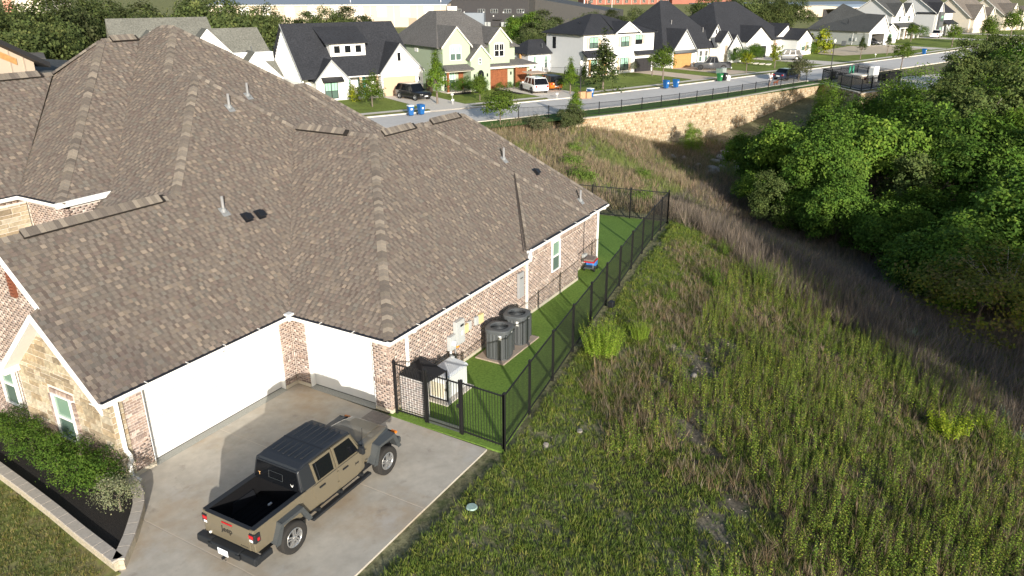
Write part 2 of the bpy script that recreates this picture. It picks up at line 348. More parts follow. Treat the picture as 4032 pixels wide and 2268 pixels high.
# slopes that face away from the camera
def bpoly(*p): roof_b.poly(p)
bpoly((-6.43,3.54,6.18),(-.86,3.54,6.18),(-2.9,6.68,4.6),(-2.9,7.2,2.9),(-6.43,7.2,2.9))
bpoly((-6.72,1.82,4.635),(-6.72,3.98,2.69),(-6.43,3.98,2.69),(-4.0,1.82,4.635))
bpoly((8.6,.77,7.27),(13.95,-4.1,2.86),(13.95,-3.78,2.70),(9.0,1.16,7.14)); bpoly((5.6,.77,7.27),(5.6,4.75,7.27),(8.4,4.75,4.75),(8.4,3.57,4.75)); bpoly((5.6,.77,7.27),(8.6,.77,7.27),(8.6,3.57,4.75),(8.4,3.57,4.75))
bpoly((12.05,1.16,7.14),(16.72,-3.78,2.70),(16.72,6.5,2.7)); bpoly((9.0,1.16,7.14),(12.05,1.16,7.14),(16.72,6.5,2.7),(9.0,6.5,2.7))
bpoly((3.29,7.02,9.31),(5.6,4.75,7.27),(5.6,8.6,7.3),(3.31,8.62,9.31)); bpoly((5.27,10.44,10.84),(8.55,7.5,8.36),(10.5,5.0,6.25),(10.5,14,6.0),(5.27,11.3,10.84))
bpoly((9.45,7.72,8.32),(13.3,3.6,4.8),(13.3,11,4.8)); bpoly((8.4,7.72,8.32),(9.45,7.72,8.32),(13.3,11,4.8),(8.4,11,5.2))
bpoly((5.27,10.44,10.84),(5.27,11.3,10.84),(10.5,14,6.0),(4.6,17,6.0),(3,11.84,10.4),(4.64,11.85,10.4)); bpoly((3,11.84,10.4),(2.4,12.3,9.95),(1.37,12.75,9.27),(-9.5,12.75,9.27),(-9.5,16.5,6),(4.6,17,6))
roof_b_me=roof_b.mesh('roof',M_ROOFBASE); roof.data=roof_b_me
# shingles: the 300 largest in view are single pieces, the rest one mesh of pieces
SH.sort(key=lambda s:(not s[4],(s[0][0]-CAM).length))
near,rest=SH[:300],SH[300:]
def sh_mesh(items,name):
    V=[];F=[];C=[]
    for (q,nrm,t,c,_) in items:
        i=len(V); lo0=q[0]-nrm*t; lo1=q[1]-nrm*t
        V+= [q[0],q[1],q[2],q[3],lo0,lo1]; F+=[(i,i+1,i+2,i+3),(i+4,i+5,i+1,i)]; C+=[c,tuple(x*.8 for x in c)]  # lower edge faces coloured darker to strengthen the row shadows
        e0=q[3]-nrm*.003; e1=q[2]-nrm*.003
    return npmesh(name,np.array([tuple(p) for p in V]),np.array(F),np.array(C),M_SHING)
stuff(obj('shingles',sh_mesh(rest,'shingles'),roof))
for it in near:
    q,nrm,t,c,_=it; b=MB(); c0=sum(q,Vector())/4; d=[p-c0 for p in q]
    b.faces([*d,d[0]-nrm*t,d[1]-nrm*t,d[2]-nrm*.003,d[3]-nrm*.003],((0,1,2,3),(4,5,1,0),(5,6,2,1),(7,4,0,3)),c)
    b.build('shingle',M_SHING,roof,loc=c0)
# ridge and hip caps
CAPM=[]
for k in ((0.167,0.144,0.124),(0.193,0.168,0.139),(0.139,0.120,0.105),(0.263,0.228,0.187),(0.211,0.184,0.155)): 
    CAPM.append(k)
def caps(p,q,n1,n2,single=True,half=.15,up=.02):
    p,q=Vector(p),Vector(q); L=(q-p).normalized(); n1=Vector(n1).normalized(); n2=Vector(n2).normalized()
    s1=n1.cross(L).normalized(); s1=s1 if s1.z<0 or abs(s1.z)<1e-6 else -s1
    s2=n2.cross(L).normalized(); s2=s2 if s2.z<0 or abs(s2.z)<1e-6 else -s2
    N=(n1+n2).normalized(); ln=(q-p).length; k=int(ln/.15); mbs=MB()
    for i in range(k):
        a=p+L*(i*.15); c=rnd.choice(CAPM); br=rnd.uniform(.9,1.1); c=tuple(x*br for x in c); e=.165
        # lower end (towards p) is proud
        A=[s1*half+n1*.036,N*.056,s2*half+n2*.036]; B=[L*e+s1*half+n1*.024,L*e+N*.042,L*e+s2*half+n2*.024]; D=[s1*half+n1*.004,N*.01,s2*half+n2*.004]
        V=A+B+D; Fq=((0,1,4,3),(1,2,5,4),(6,7,1,0),(7,8,2,1))
        if single: b=MB(); b.faces(V,Fq,c); b.build('ridge_cap',M_SHING,roof,loc=a)
        else: mbs.faces([x+a for x in V],Fq,c)
    if not single: o=mbs.build('ridge_caps',M_SHING,roof); stuff(o)
nY=Vector((0,-sy,1)); nX=Vector((-sx,0,1)); nXp=Vector((.9,0,1)); nYp=Vector((0,.9,1))
caps((-.86,3.54,6.18),(3.29,7.02,9.31),nY,nX)
caps((3.31,8.62,9.33),(5.27,10.44,10.84),nY,nX)
caps((-.33,-4.31,2.72),(5.6,.77,7.27),nY,nX)
caps((-2.8,6.6,5.96),(3.0,11.84,10.42),nY,nX)
caps((8.3,-4.05,2.95),(11.5,-1.7,5.07),nY,Vector((-.25,-.9,1)))
caps((13.95,-4.1,2.87),(8.6,.77,7.27),nY,nXp,False); caps((16.72,-3.78,2.7),(12.05,1.16,7.14),nY,nXp,False)
caps((5.6,4.75,7.27),(3.29,7.02,9.31),nY,nXp,False); caps((10.5,5,6.25),(8.55,7.5,8.37),nY,nXp,False); caps((8.55,7.5,8.37),(5.27,10.44,10.84),nY,nXp,False)
caps((13.3,3.6,4.8),(9.45,7.72,8.32),nY,nXp,False)
caps((-6.43,3.54,6.18),(-.86,3.54,6.18),nY,nYp,False); caps((5.6,.77,7.27),(5.6,4.75,7.27),nX,nXp,False); caps((5.6,.77,7.27),(8.6,.77,7.27),nY,nYp,False)
caps((9.0,1.16,7.14),(12.05,1.16,7.14),nY,nYp,False); caps((3.29,7.02,9.31),(3.31,8.62,9.31),nX,nXp,False); caps((5.27,10.44,10.84),(5.27,11.3,10.84),nX,nXp,False)
caps((3.0,11.84,10.42),(4.64,11.84,10.42),nY,nYp,False); caps((-9.5,12.75,9.27),(1.37,12.75,9.27),nY,nYp,False); caps((8.4,7.72,8.33),(9.45,7.72,8.33),nY,nYp,False); caps((1.37,12.75,9.27),(3.0,11.84,10.42),nX,nYp,False)
b=MB(); b.tube([(8.05,-4.1,2.93),(11.42,-1.73,5.05)],.02,4); b.tube([(8.18,-4.1,2.93),(11.46,-1.73,5.05)],.02,4); b.build('flashing_line',mat('seam_dark',(.06,.05,.045),rough=.9),roof)
# ridge vents: raised strip with a dark slot under it
M_VENT=mat('vent_slot',(.02,.016,.013),rough=.8)
def ridge_vent(p,q,side,n):
    p,q=Vector(p),Vector(q); L=(q-p).normalized(); n=Vector(n).normalized(); s=n.cross(L).normalized(); s=s if s.z<0 else -s
    o=MB(); a=s*.19; o.prism([p+a+n*.004,p+a*1.0+n*.085,p+Vector((0,0,.10)),p+Vector((0,0,.02))],q-p); v=o.build('ridge_vent',M_VENT,roof)
    m_=MB(); k=int((q-p).length/.15)
    for i in range(k):
        c=rnd.choice(CAPM); t0=p+L*i*.15; t1=t0+L*.15
        m_.faces([t0+a*.97+n*.094,t1+a*.97+n*.090,t1+Vector((0,0,.142)),t0+Vector((0,0,.15))],((0,1,2,3),),c)
        m_.faces([t0+Vector((0,0,.122)),t1+Vector((0,0,.112)),t1+Vector((0,0,-.02))-Vector((s.x,s.y,-s.z))*.19,t0+Vector((0,0,-.02))-Vector((s.x,s.y,-s.z))*.19],((0,1,2,3),),c)
    stuff(m_.build('vent_caps',M_SHING,v))
ridge_vent((-5.65,3.54,6.19),(-1.35,3.54,6.19),0,nY); ridge_vent((5.6,4.45,7.28),(5.6,1.9,7.28),0,nX); ridge_vent((6.05,.77,7.28),(8.0,.77,7.28),0,nY)
ridge_vent((9.6,1.16,7.16),(11.7,1.16,7.16),0,nY); ridge_vent((3.35,11.84,10.43),(4.5,11.84,10.43),0,nY); ridge_vent((-9.4,12.75,9.28),(.9,12.75,9.28),0,nY)
# roof penetrations
M_PIPE=mat('pipe_grey',(.24,.24,.24),rough=.5); M_LEAD=mat('lead_flashing',(.22,.23,.235),rough=.55,var=.2,scale=20); M_BLACK=mat('black_plastic',(.012,.013,.016),rough=.45)
def plane_z(k,x,y): return {'A':2.7+sy*(y+.33),'C':2.7+sy*(y+4.31),'D':2.7+sy*(y+3.78),'F7':9.31+.85*(y-8.61),'B':2.7+sx*(x+.33)}[k]
def vent_pipe(k,x,y,h=.52):
    z=plane_z(k,x,y); b=MB(); b.lathe([(.05,-.05),(.05,h),(.036,h),(.036,h-.1)],n=10); o=b.build('vent_pipe',M_PIPE,HOUSE,smooth=True,loc=(x,y,z))
    f=MB(); Ms=Matrix.Rotation(math.atan(.9),4,'X'); f.box((-.14,-.20,.026),(.14,.16,.034),M=Ms); f.lathe([(.12,.0),(.075,.12),(.05,.13)],n=10); f.build('flashing',M_LEAD,o)
def box_vent(k,x,y):
    z=plane_z(k,x,y); b=MB(); Ms=Matrix.Rotation(math.atan(.9),4,'X'); b.box((-.16,-.18,.01),(.16,.2,.022),M=Ms); b.box((-.11,-.12,.02),(.11,.1,.13),M=Ms); b.box((-.13,-.16,.11),(.13,.05,.15),M=Ms)
    b.build('roof_vent',M_BLACK,HOUSE,loc=(x,y,z))
for a in (('F7',5.86,7.34),('A',3.54,5.74),('A',.24,2.74),('D',12.1,-.85),('D',14.85,-3.25)): vent_pipe(*a)
for a in (('A',.84,2.4),('A',1.38,2.37),('D',13.51,-1.66)): box_vent(*a)
# ---------------------------------------------------------------- masonry
M_MORTAR=mat('mortar',(.64,.58,.52),rough=.95,var=.08,scale=20)
M_BRICK=mat('brick',rough=.92,vc=True,var=.35,scale=24,bump=.4,bscale=90,spec=.15)
M_STONE=mat('limestone',rough=.95,vc=True,var=.25,scale=9,bump=.7,bscale=30,spec=.1)
M_FOUND=mat('foundation_concrete',(.55,.50,.40),rough=.9,var=.08,scale=6)
BPAL=[(.30,.225,.19),(.33,.25,.21),(.27,.21,.185),(.38,.295,.25),(.42,.335,.29),(.30,.24,.21),(.24,.185,.165),(.34,.255,.21),(.45,.37,.325)]
BR=[]
def brick_face(wall,O,ud,nd,L,z0,z1,openings=(),bw=.195,bh=.066,j=.012,soldier=True,band=None,topfn=None):
    O=Vector(O); ud=Vector(ud); nd=Vector(nd); z=z0; r=0
    def put(u,zz,w_,h_,dp=.0045,rowl=False):
        c=O+ud*(u+w_/2)+Vector((0,0,zz+h_/2))+nd*(dp/2)
        BR.append((wall,c,ud,nd,w_,h_,dp+.04,rnd.choice(BPAL),rnd.uniform(.85,1.15)))
    def clear(u,zz,w_,h_):
        return all(u+w_<=a+.004 or u>=b_-.004 or zz+h_<=c+.004 or zz>=d-.004 for a,b_,c,d in openings)
    top=z1-(.2 if soldier else 0)
    while z+bh<=top+.02:
        if band and abs(z-band)<(bh+j)/2:
            u=0
            while u<L-.03:
                if clear(u,z,.068,.14): put(u,z,.068,.135,.026)
                u+=.08
            z+=.147; r+=1; continue
        u=-(bw+j)*.5*(r%2)
        while u<L-.02:
            a=max(u,0); e=min(u+bw,L)
            # trim against openings
            for (oa,ob,oc,od) in openings:
                if z+bh>oc+.01 and z<od-.01:
                    if a<oa<e: e=oa-.004
                    if a<ob<e: a=ob+.004
            if e-a>.03 and clear(a,z,e-a,bh) and (topfn is None or z+bh<topfn((a+e)/2)): put(a,z,e-a,bh)
            u+=bw+j
        z+=bh+j; r+=1
    if soldier:
        u=0
        while u<L-.03:
            if clear(u,top,.068,.19): put(u,top+.004,min(.068,L-u),.19)
            u+=.08
def wall_part(name,pts,vec):
    b=MB(); b.prism(pts,vec); return b.build(name,M_MORTAR,HOUSE)
# long garage front y=0 (left pier brick, pier by inside corner), short garage front x=0, side wall y=-3.98
w1=wall_part('garage_wall',[(-5.95,.012,0),(-5.38,.012,0),(-5.38,.25,0),(-5.95,.25,0)],(0,0,2.6)); brick_face(w1,(-5.95,0.012,.13),(1,0,0),(0,-1,0),.57,0,2.47,band=.82)
brick_face(w1,(-5.38,.03,.13),(0,1,0),(1,0,0),.2,0,2.45,soldier=False)
w2=wall_part('garage_wall',[(-.5,.012,0),(.012,.012,0),(.012,-.59,0),(.25,-.59,0),(.25,.25,0),(-.5,.25,0)],(0,0,2.6)); brick_face(w2,(-.5,.012,.13),(1,0,0),(0,-1,0),.5,0,2.47,band=.82)
brick_face(w2,(.012,-.59,.13),(0,1,0),(-1,0,0),.585,0,2.47,band=.82)
w3=wall_part('garage_wall',[(.012,-3.35,0),(.25,-3.35,0),(.25,-3.968,0),(.012,-3.968,0)],(0,0,2.6)); brick_face(w3,(.012,-3.98,.13),(0,1,0),(-1,0,0),.63,0,2.47,band=.82)
win=[(10.62,11.40,1.06,2.38)]
w4=wall_part('side_wall',[(.252,-3.968,0),(13.25,-3.968,0),(13.25,-3.70,0),(.252,-3.70,0)],(0,0,2.6)); brick_face(w4,(.0,-3.968,.13),(1,0,0),(0,-1,0),13.25,0,2.47,openings=win)
w5=wall_part('side_wall',[(13.25,-3.438,0),(16.45,-3.438,0),(16.45,-3.2,0),(13.25,-3.2,0)],(0,0,2.62)); brick_face(w5,(13.25,-3.438,.13),(1,0,0),(0,-1,0),3.2,0,2.49)
wx=wall_part('rear_wall',[(16.45,-3.44,0),(16.6,-3.44,0),(16.6,6.4,0),(16.45,6.4,0)],(0,0,2.62))
wj=wall_part('side_wall',[(13.1,-3.96,0),(13.25,-3.96,0),(13.25,-3.2,0),(13.1,-3.2,0)],(0,0,2.58))
# upper entry walls behind the garage ridge
w6=wall_part('entry_wall',[(-2.45,6.95,3.5),(-.9,6.95,3.5),(-.9,7.1,3.5),(-2.45,7.1,3.5)],(0,0,2.4)); brick_face(w6,(-2.45,6.95,4.7),(1,0,0),(0,-1,0),1.3,0,1.18)
w7=wall_part('entry_wall',[(-2.45,6.95,3.5),(-2.3,6.95,3.5),(-2.3,9.2,3.5),(-2.45,9.2,3.5)],(0,0,2.4)); brick_face(w7,(-2.45,6.95,4.4),(0,1,0),(-1,0,0),2.2,0,1.48)
b=MB(); b.box((-9.5,9.25,2.0),(-2.45,9.4,5.9)); w8=b.build('entry_wall',M_MORTAR,HOUSE); brick_face(w8,(-9.5,9.25,5.62),(1,0,0),(0,-1,0),7.05,0,.27,soldier=True)
# gable end of the garage wing: brick field above, stone bay below
b=MB(); b.prism([(-6.12,.1,0),(-6.12,7.1,0),(-6.12,7.1,2.75),(-6.12,3.54,5.98),(-6.12,.1,2.85)],(.2,0,0)); w9=b.build('gable_wall',M_MORTAR,HOUSE)
gt=lambda u:(5.95-.9*abs(u-3.54+.1)-.14) if True else 0
brick_face(w9,(-6.12,7.0,.13),(0,-1,0),(-1,0,0),6.9,0,5.9,openings=[(1.55,2.35,.75,2.1),(3.32,3.52,4.45,5.15)],soldier=False,topfn=lambda u:5.80-.9*abs((7.0-u)-3.54))
# place bricks: nearest 300 single, rest joined per wall
M_BK={}
BR.sort(key=lambda q:(q[1]-CAM).length)
for (wall,c,ud,nd,w_,h_,dp,col,br) in BR[:300]:
    b=MB(); Rm=Matrix((ud,nd,Vector((0,0,1)))).transposed().to_4x4(); b.box((-w_/2,-dp/2-.0,-h_/2),(w_/2,dp/2-.02,h_/2),tuple(x*br for x in col),M=Rm); b.build('brick',M_BRICK,wall,loc=c)
grp={}
for q in BR[300:]: grp.setdefault(q[0].name,[]).append(q)
for k,L_ in grp.items():
    V=[];F=[];C=[]
    for (wall,c,ud,nd,w_,h_,dp,col,br) in L_:
        i=len(V); f=nd*(dp/2-.02); g_=-nd*.02
        for sgn_u,sgn_z in ((-1,-1),(1,-1),(1,1),(-1,1)): V.append(c+ud*(sgn_u*w_/2)+Vector((0,0,sgn_z*h_/2))+f)
        for sgn_u,sgn_z in ((-1,-1),(1,-1),(1,1),(-1,1)): V.append(c+ud*(sgn_u*w_/2)+Vector((0,0,sgn_z*h_/2))+g_)
        F+=[(i,i+1,i+2,i+3),(i+4,i+5,i+1,i),(i+5,i+6,i+2,i+1),(i+6,i+7,i+3,i+2),(i+7,i+4,i,i+3)]; C+=[tuple(x*br for x in col)]*5
    stuff(obj('brickwork',npmesh('brickwork',np.array([tuple(p) for p in V]),np.array(F),np.array(C),M_BRICK),bpy.data.objects[k]))
# stone ashlar
SPAL=[(.35,.295,.21),(.39,.335,.24),(.31,.25,.17),(.43,.37,.275),(.27,.22,.155),(.36,.285,.19),(.45,.40,.31)]
def stone_face(wall,O,ud,nd,L,H,openings=(),topfn=None,joint=.014):
    O=Vector(O); ud=Vector(ud); nd=Vector(nd); z=0
    while z<H-.05:
        h=min(rnd.choice((.12,.15,.2,.24)),H-z); u=0
        while u<L-.02:
            wd=rnd.uniform(.24,.62); e=min(u+wd,L); 
            if L-e<.12: e=L
            segs=[(u,e)]
            for (a,b_,c,d) in openings:
                if z+h>c+.02 and z<d-.02: segs=[s for (p,q) in segs for s in ((p,min(q,a)),(max(p,b_),q)) if s[1]-s[0]>.05]
            for (p,q) in segs:
                if topfn and z+h*.6>topfn((p+q)/2): continue
                hh=h if not topfn else min(h,max(.05,topfn((p+q)/2)-z))
                c=rnd.choice(SPAL); br=rnd.uniform(.85,1.12); dp=rnd.uniform(.012,.03); b=MB(); w2_=(q-p)/2-joint/2; h2=hh/2-joint/2
                Rm=Matrix((ud,nd,Vector((0,0,1)))).transposed().to_4x4(); e_=.012
                V=[Vector(t) for t in ((-w2_,0,-h2),(w2_,0,-h2),(w2_,0,h2),(-w2_,0,h2),(-w2_+e_,dp,-h2+e_),(w2_-e_,dp,-h2+e_),(w2_-e_,dp,h2-e_),(-w2_+e_,dp,h2-e_))]
                b.faces([Rm@t for t in V],((4,5,6,7),(0,1,5,4),(1,2,6,5),(2,3,7,6),(3,0,4,7)),tuple(x*br for x in c))
                b.build('stone_block',M_STONE,wall,loc=O+ud*((p+q)/2)+Vector((0,0,z+hh/2)))
            u=e
        z+=h
b=MB(); b.prism([(-6.30,.0,0),(-6.30,4.15,0),(-6.30,4.15,2.55),(-6.30,1.82,4.42),(-6.30,.0,2.6)],(.17,0,0)); w10=b.build('stone_bay',M_MORTAR,HOUSE)
topf=lambda u:2.62+.9*min(u+.06,4.2-u)*1.0-.02
stone_face(w10,(-6.30,4.1,.12),(0,-1,0),(-1,0,0),4.1,4.3,openings=[(1.35,2.55,.45,2.05)],topfn=lambda u:2.48+.88*min(max(4.1-u,0),u))
b=MB(); b.box((-6.30,-.012,0),(-5.95,.17,2.6)); w11=b.build('stone_return',M_MORTAR,HOUSE); stone_face(w11,(-6.31,-.012,.12),(1,0,0),(0,-1,0),.37,2.45)
stone_face(w8,(-6.5,9.25,4.0),(1,0,0),(0,-1,0),4.05,1.55)
# brick surround of the bay window and a projecting rowlock ledge
BRs=len(BR); BR2=[]
def rowlock(wall,u0,u1,z,x,vert=False):
    n=int((u1-u0)/.08)
    for i in range(n):
        c=rnd.choice(BPAL); b=MB(); b.box((-.035,-.034,-.07),(.02,.034,.07),c) if not vert else b.box((-.03,-.07,-.034),(.02,.07,.034),c)
        b.build('brick',M_BRICK,wall,loc=(x,u0+i*.08+.04,z) if not vert else (x,z,u0+i*.08+.04))
rowlock(w10,2.75,4.1,.82,-6.33); rowlock(w10,.02,1.5,.82,-6.33); rowlock(w10,1.6,2.7,.60,-6.34); rowlock(w10,1.6,2.7,2.10,-6.32)
rowlock(w10,.68,2.03,1.62,-6.32,True); rowlock(w10,.68,2.03,2.68,-6.32,True)
# foundation strip
for a,c in (((-6.33,-.022,0),(-5.37,.3,.125)),((-.51,-.014,0),(-.0,.3,.125)),((-.014,-.6,0),(.3,-.02,.124)),((-.014,-3.995,0),(.3,-3.34,.124)),((.02,-3.99,0),(13.26,-3.7,.122)),((13.24,-3.46,0),(16.48,-3.2,.126))): MB().box(a,c).build('foundation',M_FOUND,HOUSE)
# ---------------------------------------------------------------- garage doors
M_DOOR=mat('white_door_paint',(.66,.66,.645),rough=.5,var=.02,scale=3); M_SEAL=mat('rubber',(.02,.02,.02),rough=.8)
def garage_door(label,a,b_,h,axis_):
    root=MB(); L=b_-a
    d=bpy.data.objects.new('garage_door',None); COL.objects.link(d); d.parent=HOUSE; d['label']=label
    n=4; ph=(h-.04)/n
    for i in range(n):
        m_=MB(); z0=.04+i*ph
        if axis_=='x': m_.box((a+.02,.20,z0+.006),(b_-.02,.245,z0+ph-.006))
        else: m_.box((.20,a+.02,z0+.004),(.245,b_-.02,z0+ph-.004))
        m_.build('door_panel',M_DOOR,d,bevel=.004)
    m_=MB()
    if axis_=='x': m_.box((a,.19,.0),(b_,.24,.038)); 
    else: m_.box((.19,a,.0),(.24,b_,.038))
    m_.build('bottom_seal',M_SEAL,d)
    m_=MB()
    if axis_=='x': m_.box((a,.02,.02),(a+.035,.2,h)); m_.box((b_-.035,.02,.02),(b_,.2,h)); m_.box((a,.02,h),(b_,.25,2.6))
    else: m_.box((.02,a,.02),(.2,a+.035,h)); m_.box((.02,b_-.035,.02),(.2,b_,h)); m_.box((.02,a,h),(.25,b_,2.6))
    m_.build('door_frame',M_WHITE,d)
garage_door('wide white double garage door',-5.38,-.5,2.42,'x'); garage_door('single white garage door',-3.35,-.59,2.42,'y')
# security light over the wide door
b=MB(); b.box((-2.75,-.04,2.44),(-2.55,.05,2.50)); b.tube([(-2.73,-.05,2.45),(-2.75,-.13,2.40)],.04,8); b.tube([(-2.57,-.05,2.45),(-2.55,-.13,2.40)],.04,8); b.build('flood_light',M_BLACK,HOUSE)
# ---------------------------------------------------------------- windows
M_FRAME=M_WHITE
def glassmat(name,col): return mat(name,col,rough=.08,spec=.6,coat=.3)
M_GLASSG=glassmat('tinted_green_glass',(.19,.30,.235)); M_GLASSD=glassmat('green_glass_low',(.09,.14,.12))
def sash_window(parent,O,ud,nd,w_,h_,fr=.045,glass=None,glass2=None,split=.5):
    O=Vector(O); ud=Vector(ud); nd=Vector(nd); Rm=Matrix((ud,-nd,Vector((0,0,1)))).transposed().to_4x4(); Rm.translation=O
    b=MB(); b.box((0,-.05,0),(fr,.04,h_),M=Rm); b.box((w_-fr,-.05,0),(w_,.04,h_),M=Rm); b.box((fr,-.05,0),(w_-fr,.04,fr),M=Rm); b.box((fr,-.05,h_-fr),(w_-fr,.04,h_),M=Rm); b.box((fr,-.04,h_*split-.03),(w_-fr,.04,h_*split+.03),M=Rm)
    wo=b.build('window',M_FRAME,parent)
    p=MB(); p.box((fr,-.005,fr),(w_-fr,.005,h_*split-.03),M=Rm); p.build('pane',glass2 or M_GLASSD,wo)
    p=MB(); p.box((fr,.003,h_*split+.03),(w_-fr,.013,h_-fr),M=Rm); p.build('pane',glass or M_GLASSG,wo)
    return wo
wo=sash_window(HOUSE,(10.64,-3.975,1.20),(1,0,0),(0,-1,0),.74,1.30)
for i in range(10): 
    b=MB(); b.box((-.034,-.07,-.03),(.034,.06,.03),rnd.choice(BPAL)); b.build('sill_brick',M_BRICK,wo,loc=(10.62+i*.085,-4.0,1.16))
sash_window(HOUSE,(-6.34,2.55,.66),(0,-1,0),(-1,0,0),.85,1.40); sash_window(HOUSE,(-6.20,5.45,.88),(0,-1,0),(-1,0,0),.75,1.38)
b=MB(); b.box((-6.2,3.43,4.58),(-6.12,3.66,5.30)); gv=b.build('gable_vent',mat('vent_brown',(.16,.055,.03),rough=.6),HOUSE)
for i in range(7): q=MB(); q.box((-6.225,3.46,4.63+i*.095),(-6.2,3.63,4.68+i*.095)); q.build('louvre',mat('vent_brown2',(.20,.07,.04),rough=.6),gv)
# ---------------------------------------------------------------- gutters, fascia, rakes, downspouts
def gutter(p,q,out):
    p,q=Vector(p),Vector(q); o=Vector(out); b=MB(); up=Vector((0,0,1))
    b.prism([p+up*.0,p+o*.10-up*.0,p+o*.13-up*.06,p+o*.09-up*.13,p-up*.13],q-p); gt_=b.build('gutter',M_WHITE,HOUSE)
    b=MB(); e=(q-p).normalized(); b.prism([p+e*.03+up*.022-o*.02,p+e*.03+up*.012+o*.115,p+e*.03+up*.002+o*.118,p+e*.03+up*.002-o*.02],(q-p)-e*.06); b.build('gutter_guard',M_DARKGUARD,gt_)
    L=(q-p).length; k=int(L/1.2)
    for i in range(1,k): t=MB(); c=p+e*(i*L/k); t.prism([c+up*.024,c+up*.016+o*.12,c+up*.03+o*.12,c+up*.04],e*.02); t.build('gutter_clip',M_WHITE,gt_)
    s=MB(); s.prism([p-up*.12-o*.42,p-up*.12-o*.0,p-up*.10-o*.0,p-up*.10-o*.42],q-p); s.build('soffit',M_WHITE,HOUSE)
gutter((-6.72,-.33,2.69),(-.36,-.33,2.69),(0,-1,0)); gutter((-.33,-.40,2.69),(-.33,-4.31,2.69),(-1,0,0)); gutter((-.40,-4.31,2.69),(7.98,-4.31,2.69),(0,-1,0))
gutter((8.3,-4.10,2.88),(13.9,-4.10,2.88),(0,-1,0)); gutter((13.75,-3.78,2.70),(16.7,-3.78,2.70),(0,-1,0)); gutter((-2.8,8.9,5.94),(-2.8,6.64,5.94),(-1,0,0)); gutter((-9.5,8.93,5.94),(-2.85,8.93,5.94),(0,-1,0))
b=MB(); b.box((-.52,-.52,2.54),(-.26,-.26,2.76)); b.build('gutter_corner',M_WHITE,HOUSE,bevel=.03)
b=MB(); b.prism([(7.95,-4.44,2.58),(7.95,-4.3,2.58),(8.35,-4.10,2.80),(8.35,-4.22,2.92),(8.05,-4.42,2.72)],(.12,0,0)); b.build('fascia_return',M_WHITE,HOUSE)
def rake(p,q,t=.2,off=(-.045,0,0)):
    p,q=Vector(p),Vector(q); b=MB(); o=Vector(off); b.prism([p,p+o,p+o-Vector((0,0,t)),p-Vector((0,0,t))],q-p); b.build('rake_board',M_WHITE,HOUSE)
rake((-6.72,-.45,2.60),(-6.72,1.82,4.65)); rake((-6.72,1.82,4.65),(-6.72,4.1,2.60)); rake((-6.43,1.84,4.66),(-6.43,3.54,6.19)); rake((-6.43,3.54,6.19),(-6.43,7.3,2.8))
b=MB(); b.prism([(-6.71,4.1,2.40),(-6.71,1.82,4.45),(-6.71,-.35,2.5),(-6.71,-.33,2.6),(-6.71,1.82,4.54),(-6.71,4.1,2.5)],(.42,0,0)); b.build('soffit',M_WHITE,HOUSE)
b=MB(); b.box((-6.74,3.95,2.35),(-6.3,4.3,2.62)); b.build('rake_return',M_WHITE,HOUSE,bevel=.02)
b=MB(); b.prism([(-2.95,6.55,5.80),(-2.95,6.55,5.98),(-2.95,6.62,5.98),(-2.95,6.62,5.80)],(2.0,0,0)); b.prism([(-.95,6.6,6.02),(-.95,6.6,5.84),(-3.0,6.6,4.26),(-3.0,6.6,4.44)],(0,.1,0)); b.build('fascia',M_WHITE,HOUSE)
def downspout(pts,r=.045):
    b=MB(); P=[Vector(p) for p in pts]
    for a,c in zip(P,P[1:]):
        d=(c-a).normalized(); s=Vector((1,0,0)) if abs(d.x)<.7 else Vector((0,1,0)); n=d.cross(s).normalized(); s=n.cross(d).normalized()
        ring=[a+s*r+n*.035,a-s*r+n*.035,a-s*r-n*.035,a+s*r-n*.035]; b.prism(ring,(c-a)+d*.03)
    b.build('downspout',M_WHITE,HOUSE)
downspout([(-6.12,-.40,2.57),(-6.16,-.07,2.42),(-6.16,-.07,.95),(-6.13,-.16,.80),(-6.12,-.16,.62),(-6.14,-.07,.5),(-6.14,-.07,.10),(-6.08,-.28,.04)])
downspout([(.82,-4.40,2.56),(.82,-4.04,2.44),(.82,-4.04,.05)]); downspout([(8.42,-4.20,2.70),(8.42,-4.04,2.60),(8.42,-4.04,.05)]); downspout([(16.35,-3.87,2.56),(16.35,-3.51,2.44),(16.35,-3.51,.05)])
# ================================================================== things around the corner house
M_METER=mat('meter_grey',(.42,.44,.44),rough=.5); M_GREYP=mat('panel_grey',(.30,.31,.32),rough=.5); M_YEL=mat('box_tan',(.62,.50,.26),rough=.6); M_ORG=mat('switch_orange',(.80,.28,.03),rough=.5)
YW=-3.985
t=thing('breaker_box','tall grey electric breaker panel mounted on the brick side wall','breaker box',(3.62,YW,.92))
b=MB(); b.box((-.24,-.16,0),(.24,.0,.86)); b.build('cabinet',M_METER,t,bevel=.01); b=MB(); b.box((-.02,-.165,.62),(.18,-.158,.70)); b.build('nameplate',M_BLACK,t); b=MB(); b.box((.03,-.165,.3),(.12,-.158,.45)); b.build('sticker',M_WHITE,t)
t=thing('electric_meter','grey meter box with round glass meter left of the breaker panel','meter',(3.17,YW,.86))
b=MB(); b.box((-.17,-.14,0),(.17,0,.52)); b.build('cabinet',M_METER,t,bevel=.01); b=MB(); b.lathe([(.0,-.235),(.085,-.235),(.095,-.20),(.095,-.14)],c=(0.02,0,.24),axis='y',n=16); b.build('dial',mat('meter_dial',(.65,.66,.66),rough=.25),t,smooth=True)
b=MB(); b.tube([(-.06,-.06,0),(-.06,-.06,-.85)],.045,8); b.build('conduit',M_WHITE,t); b=MB(); b.tube([(.24,-.05,.03),(.24,-.05,-.5),(.18,-.08,-.72),(.05,-.25,-.82)],.03,8); b.build('conduit',M_PIPE,t)
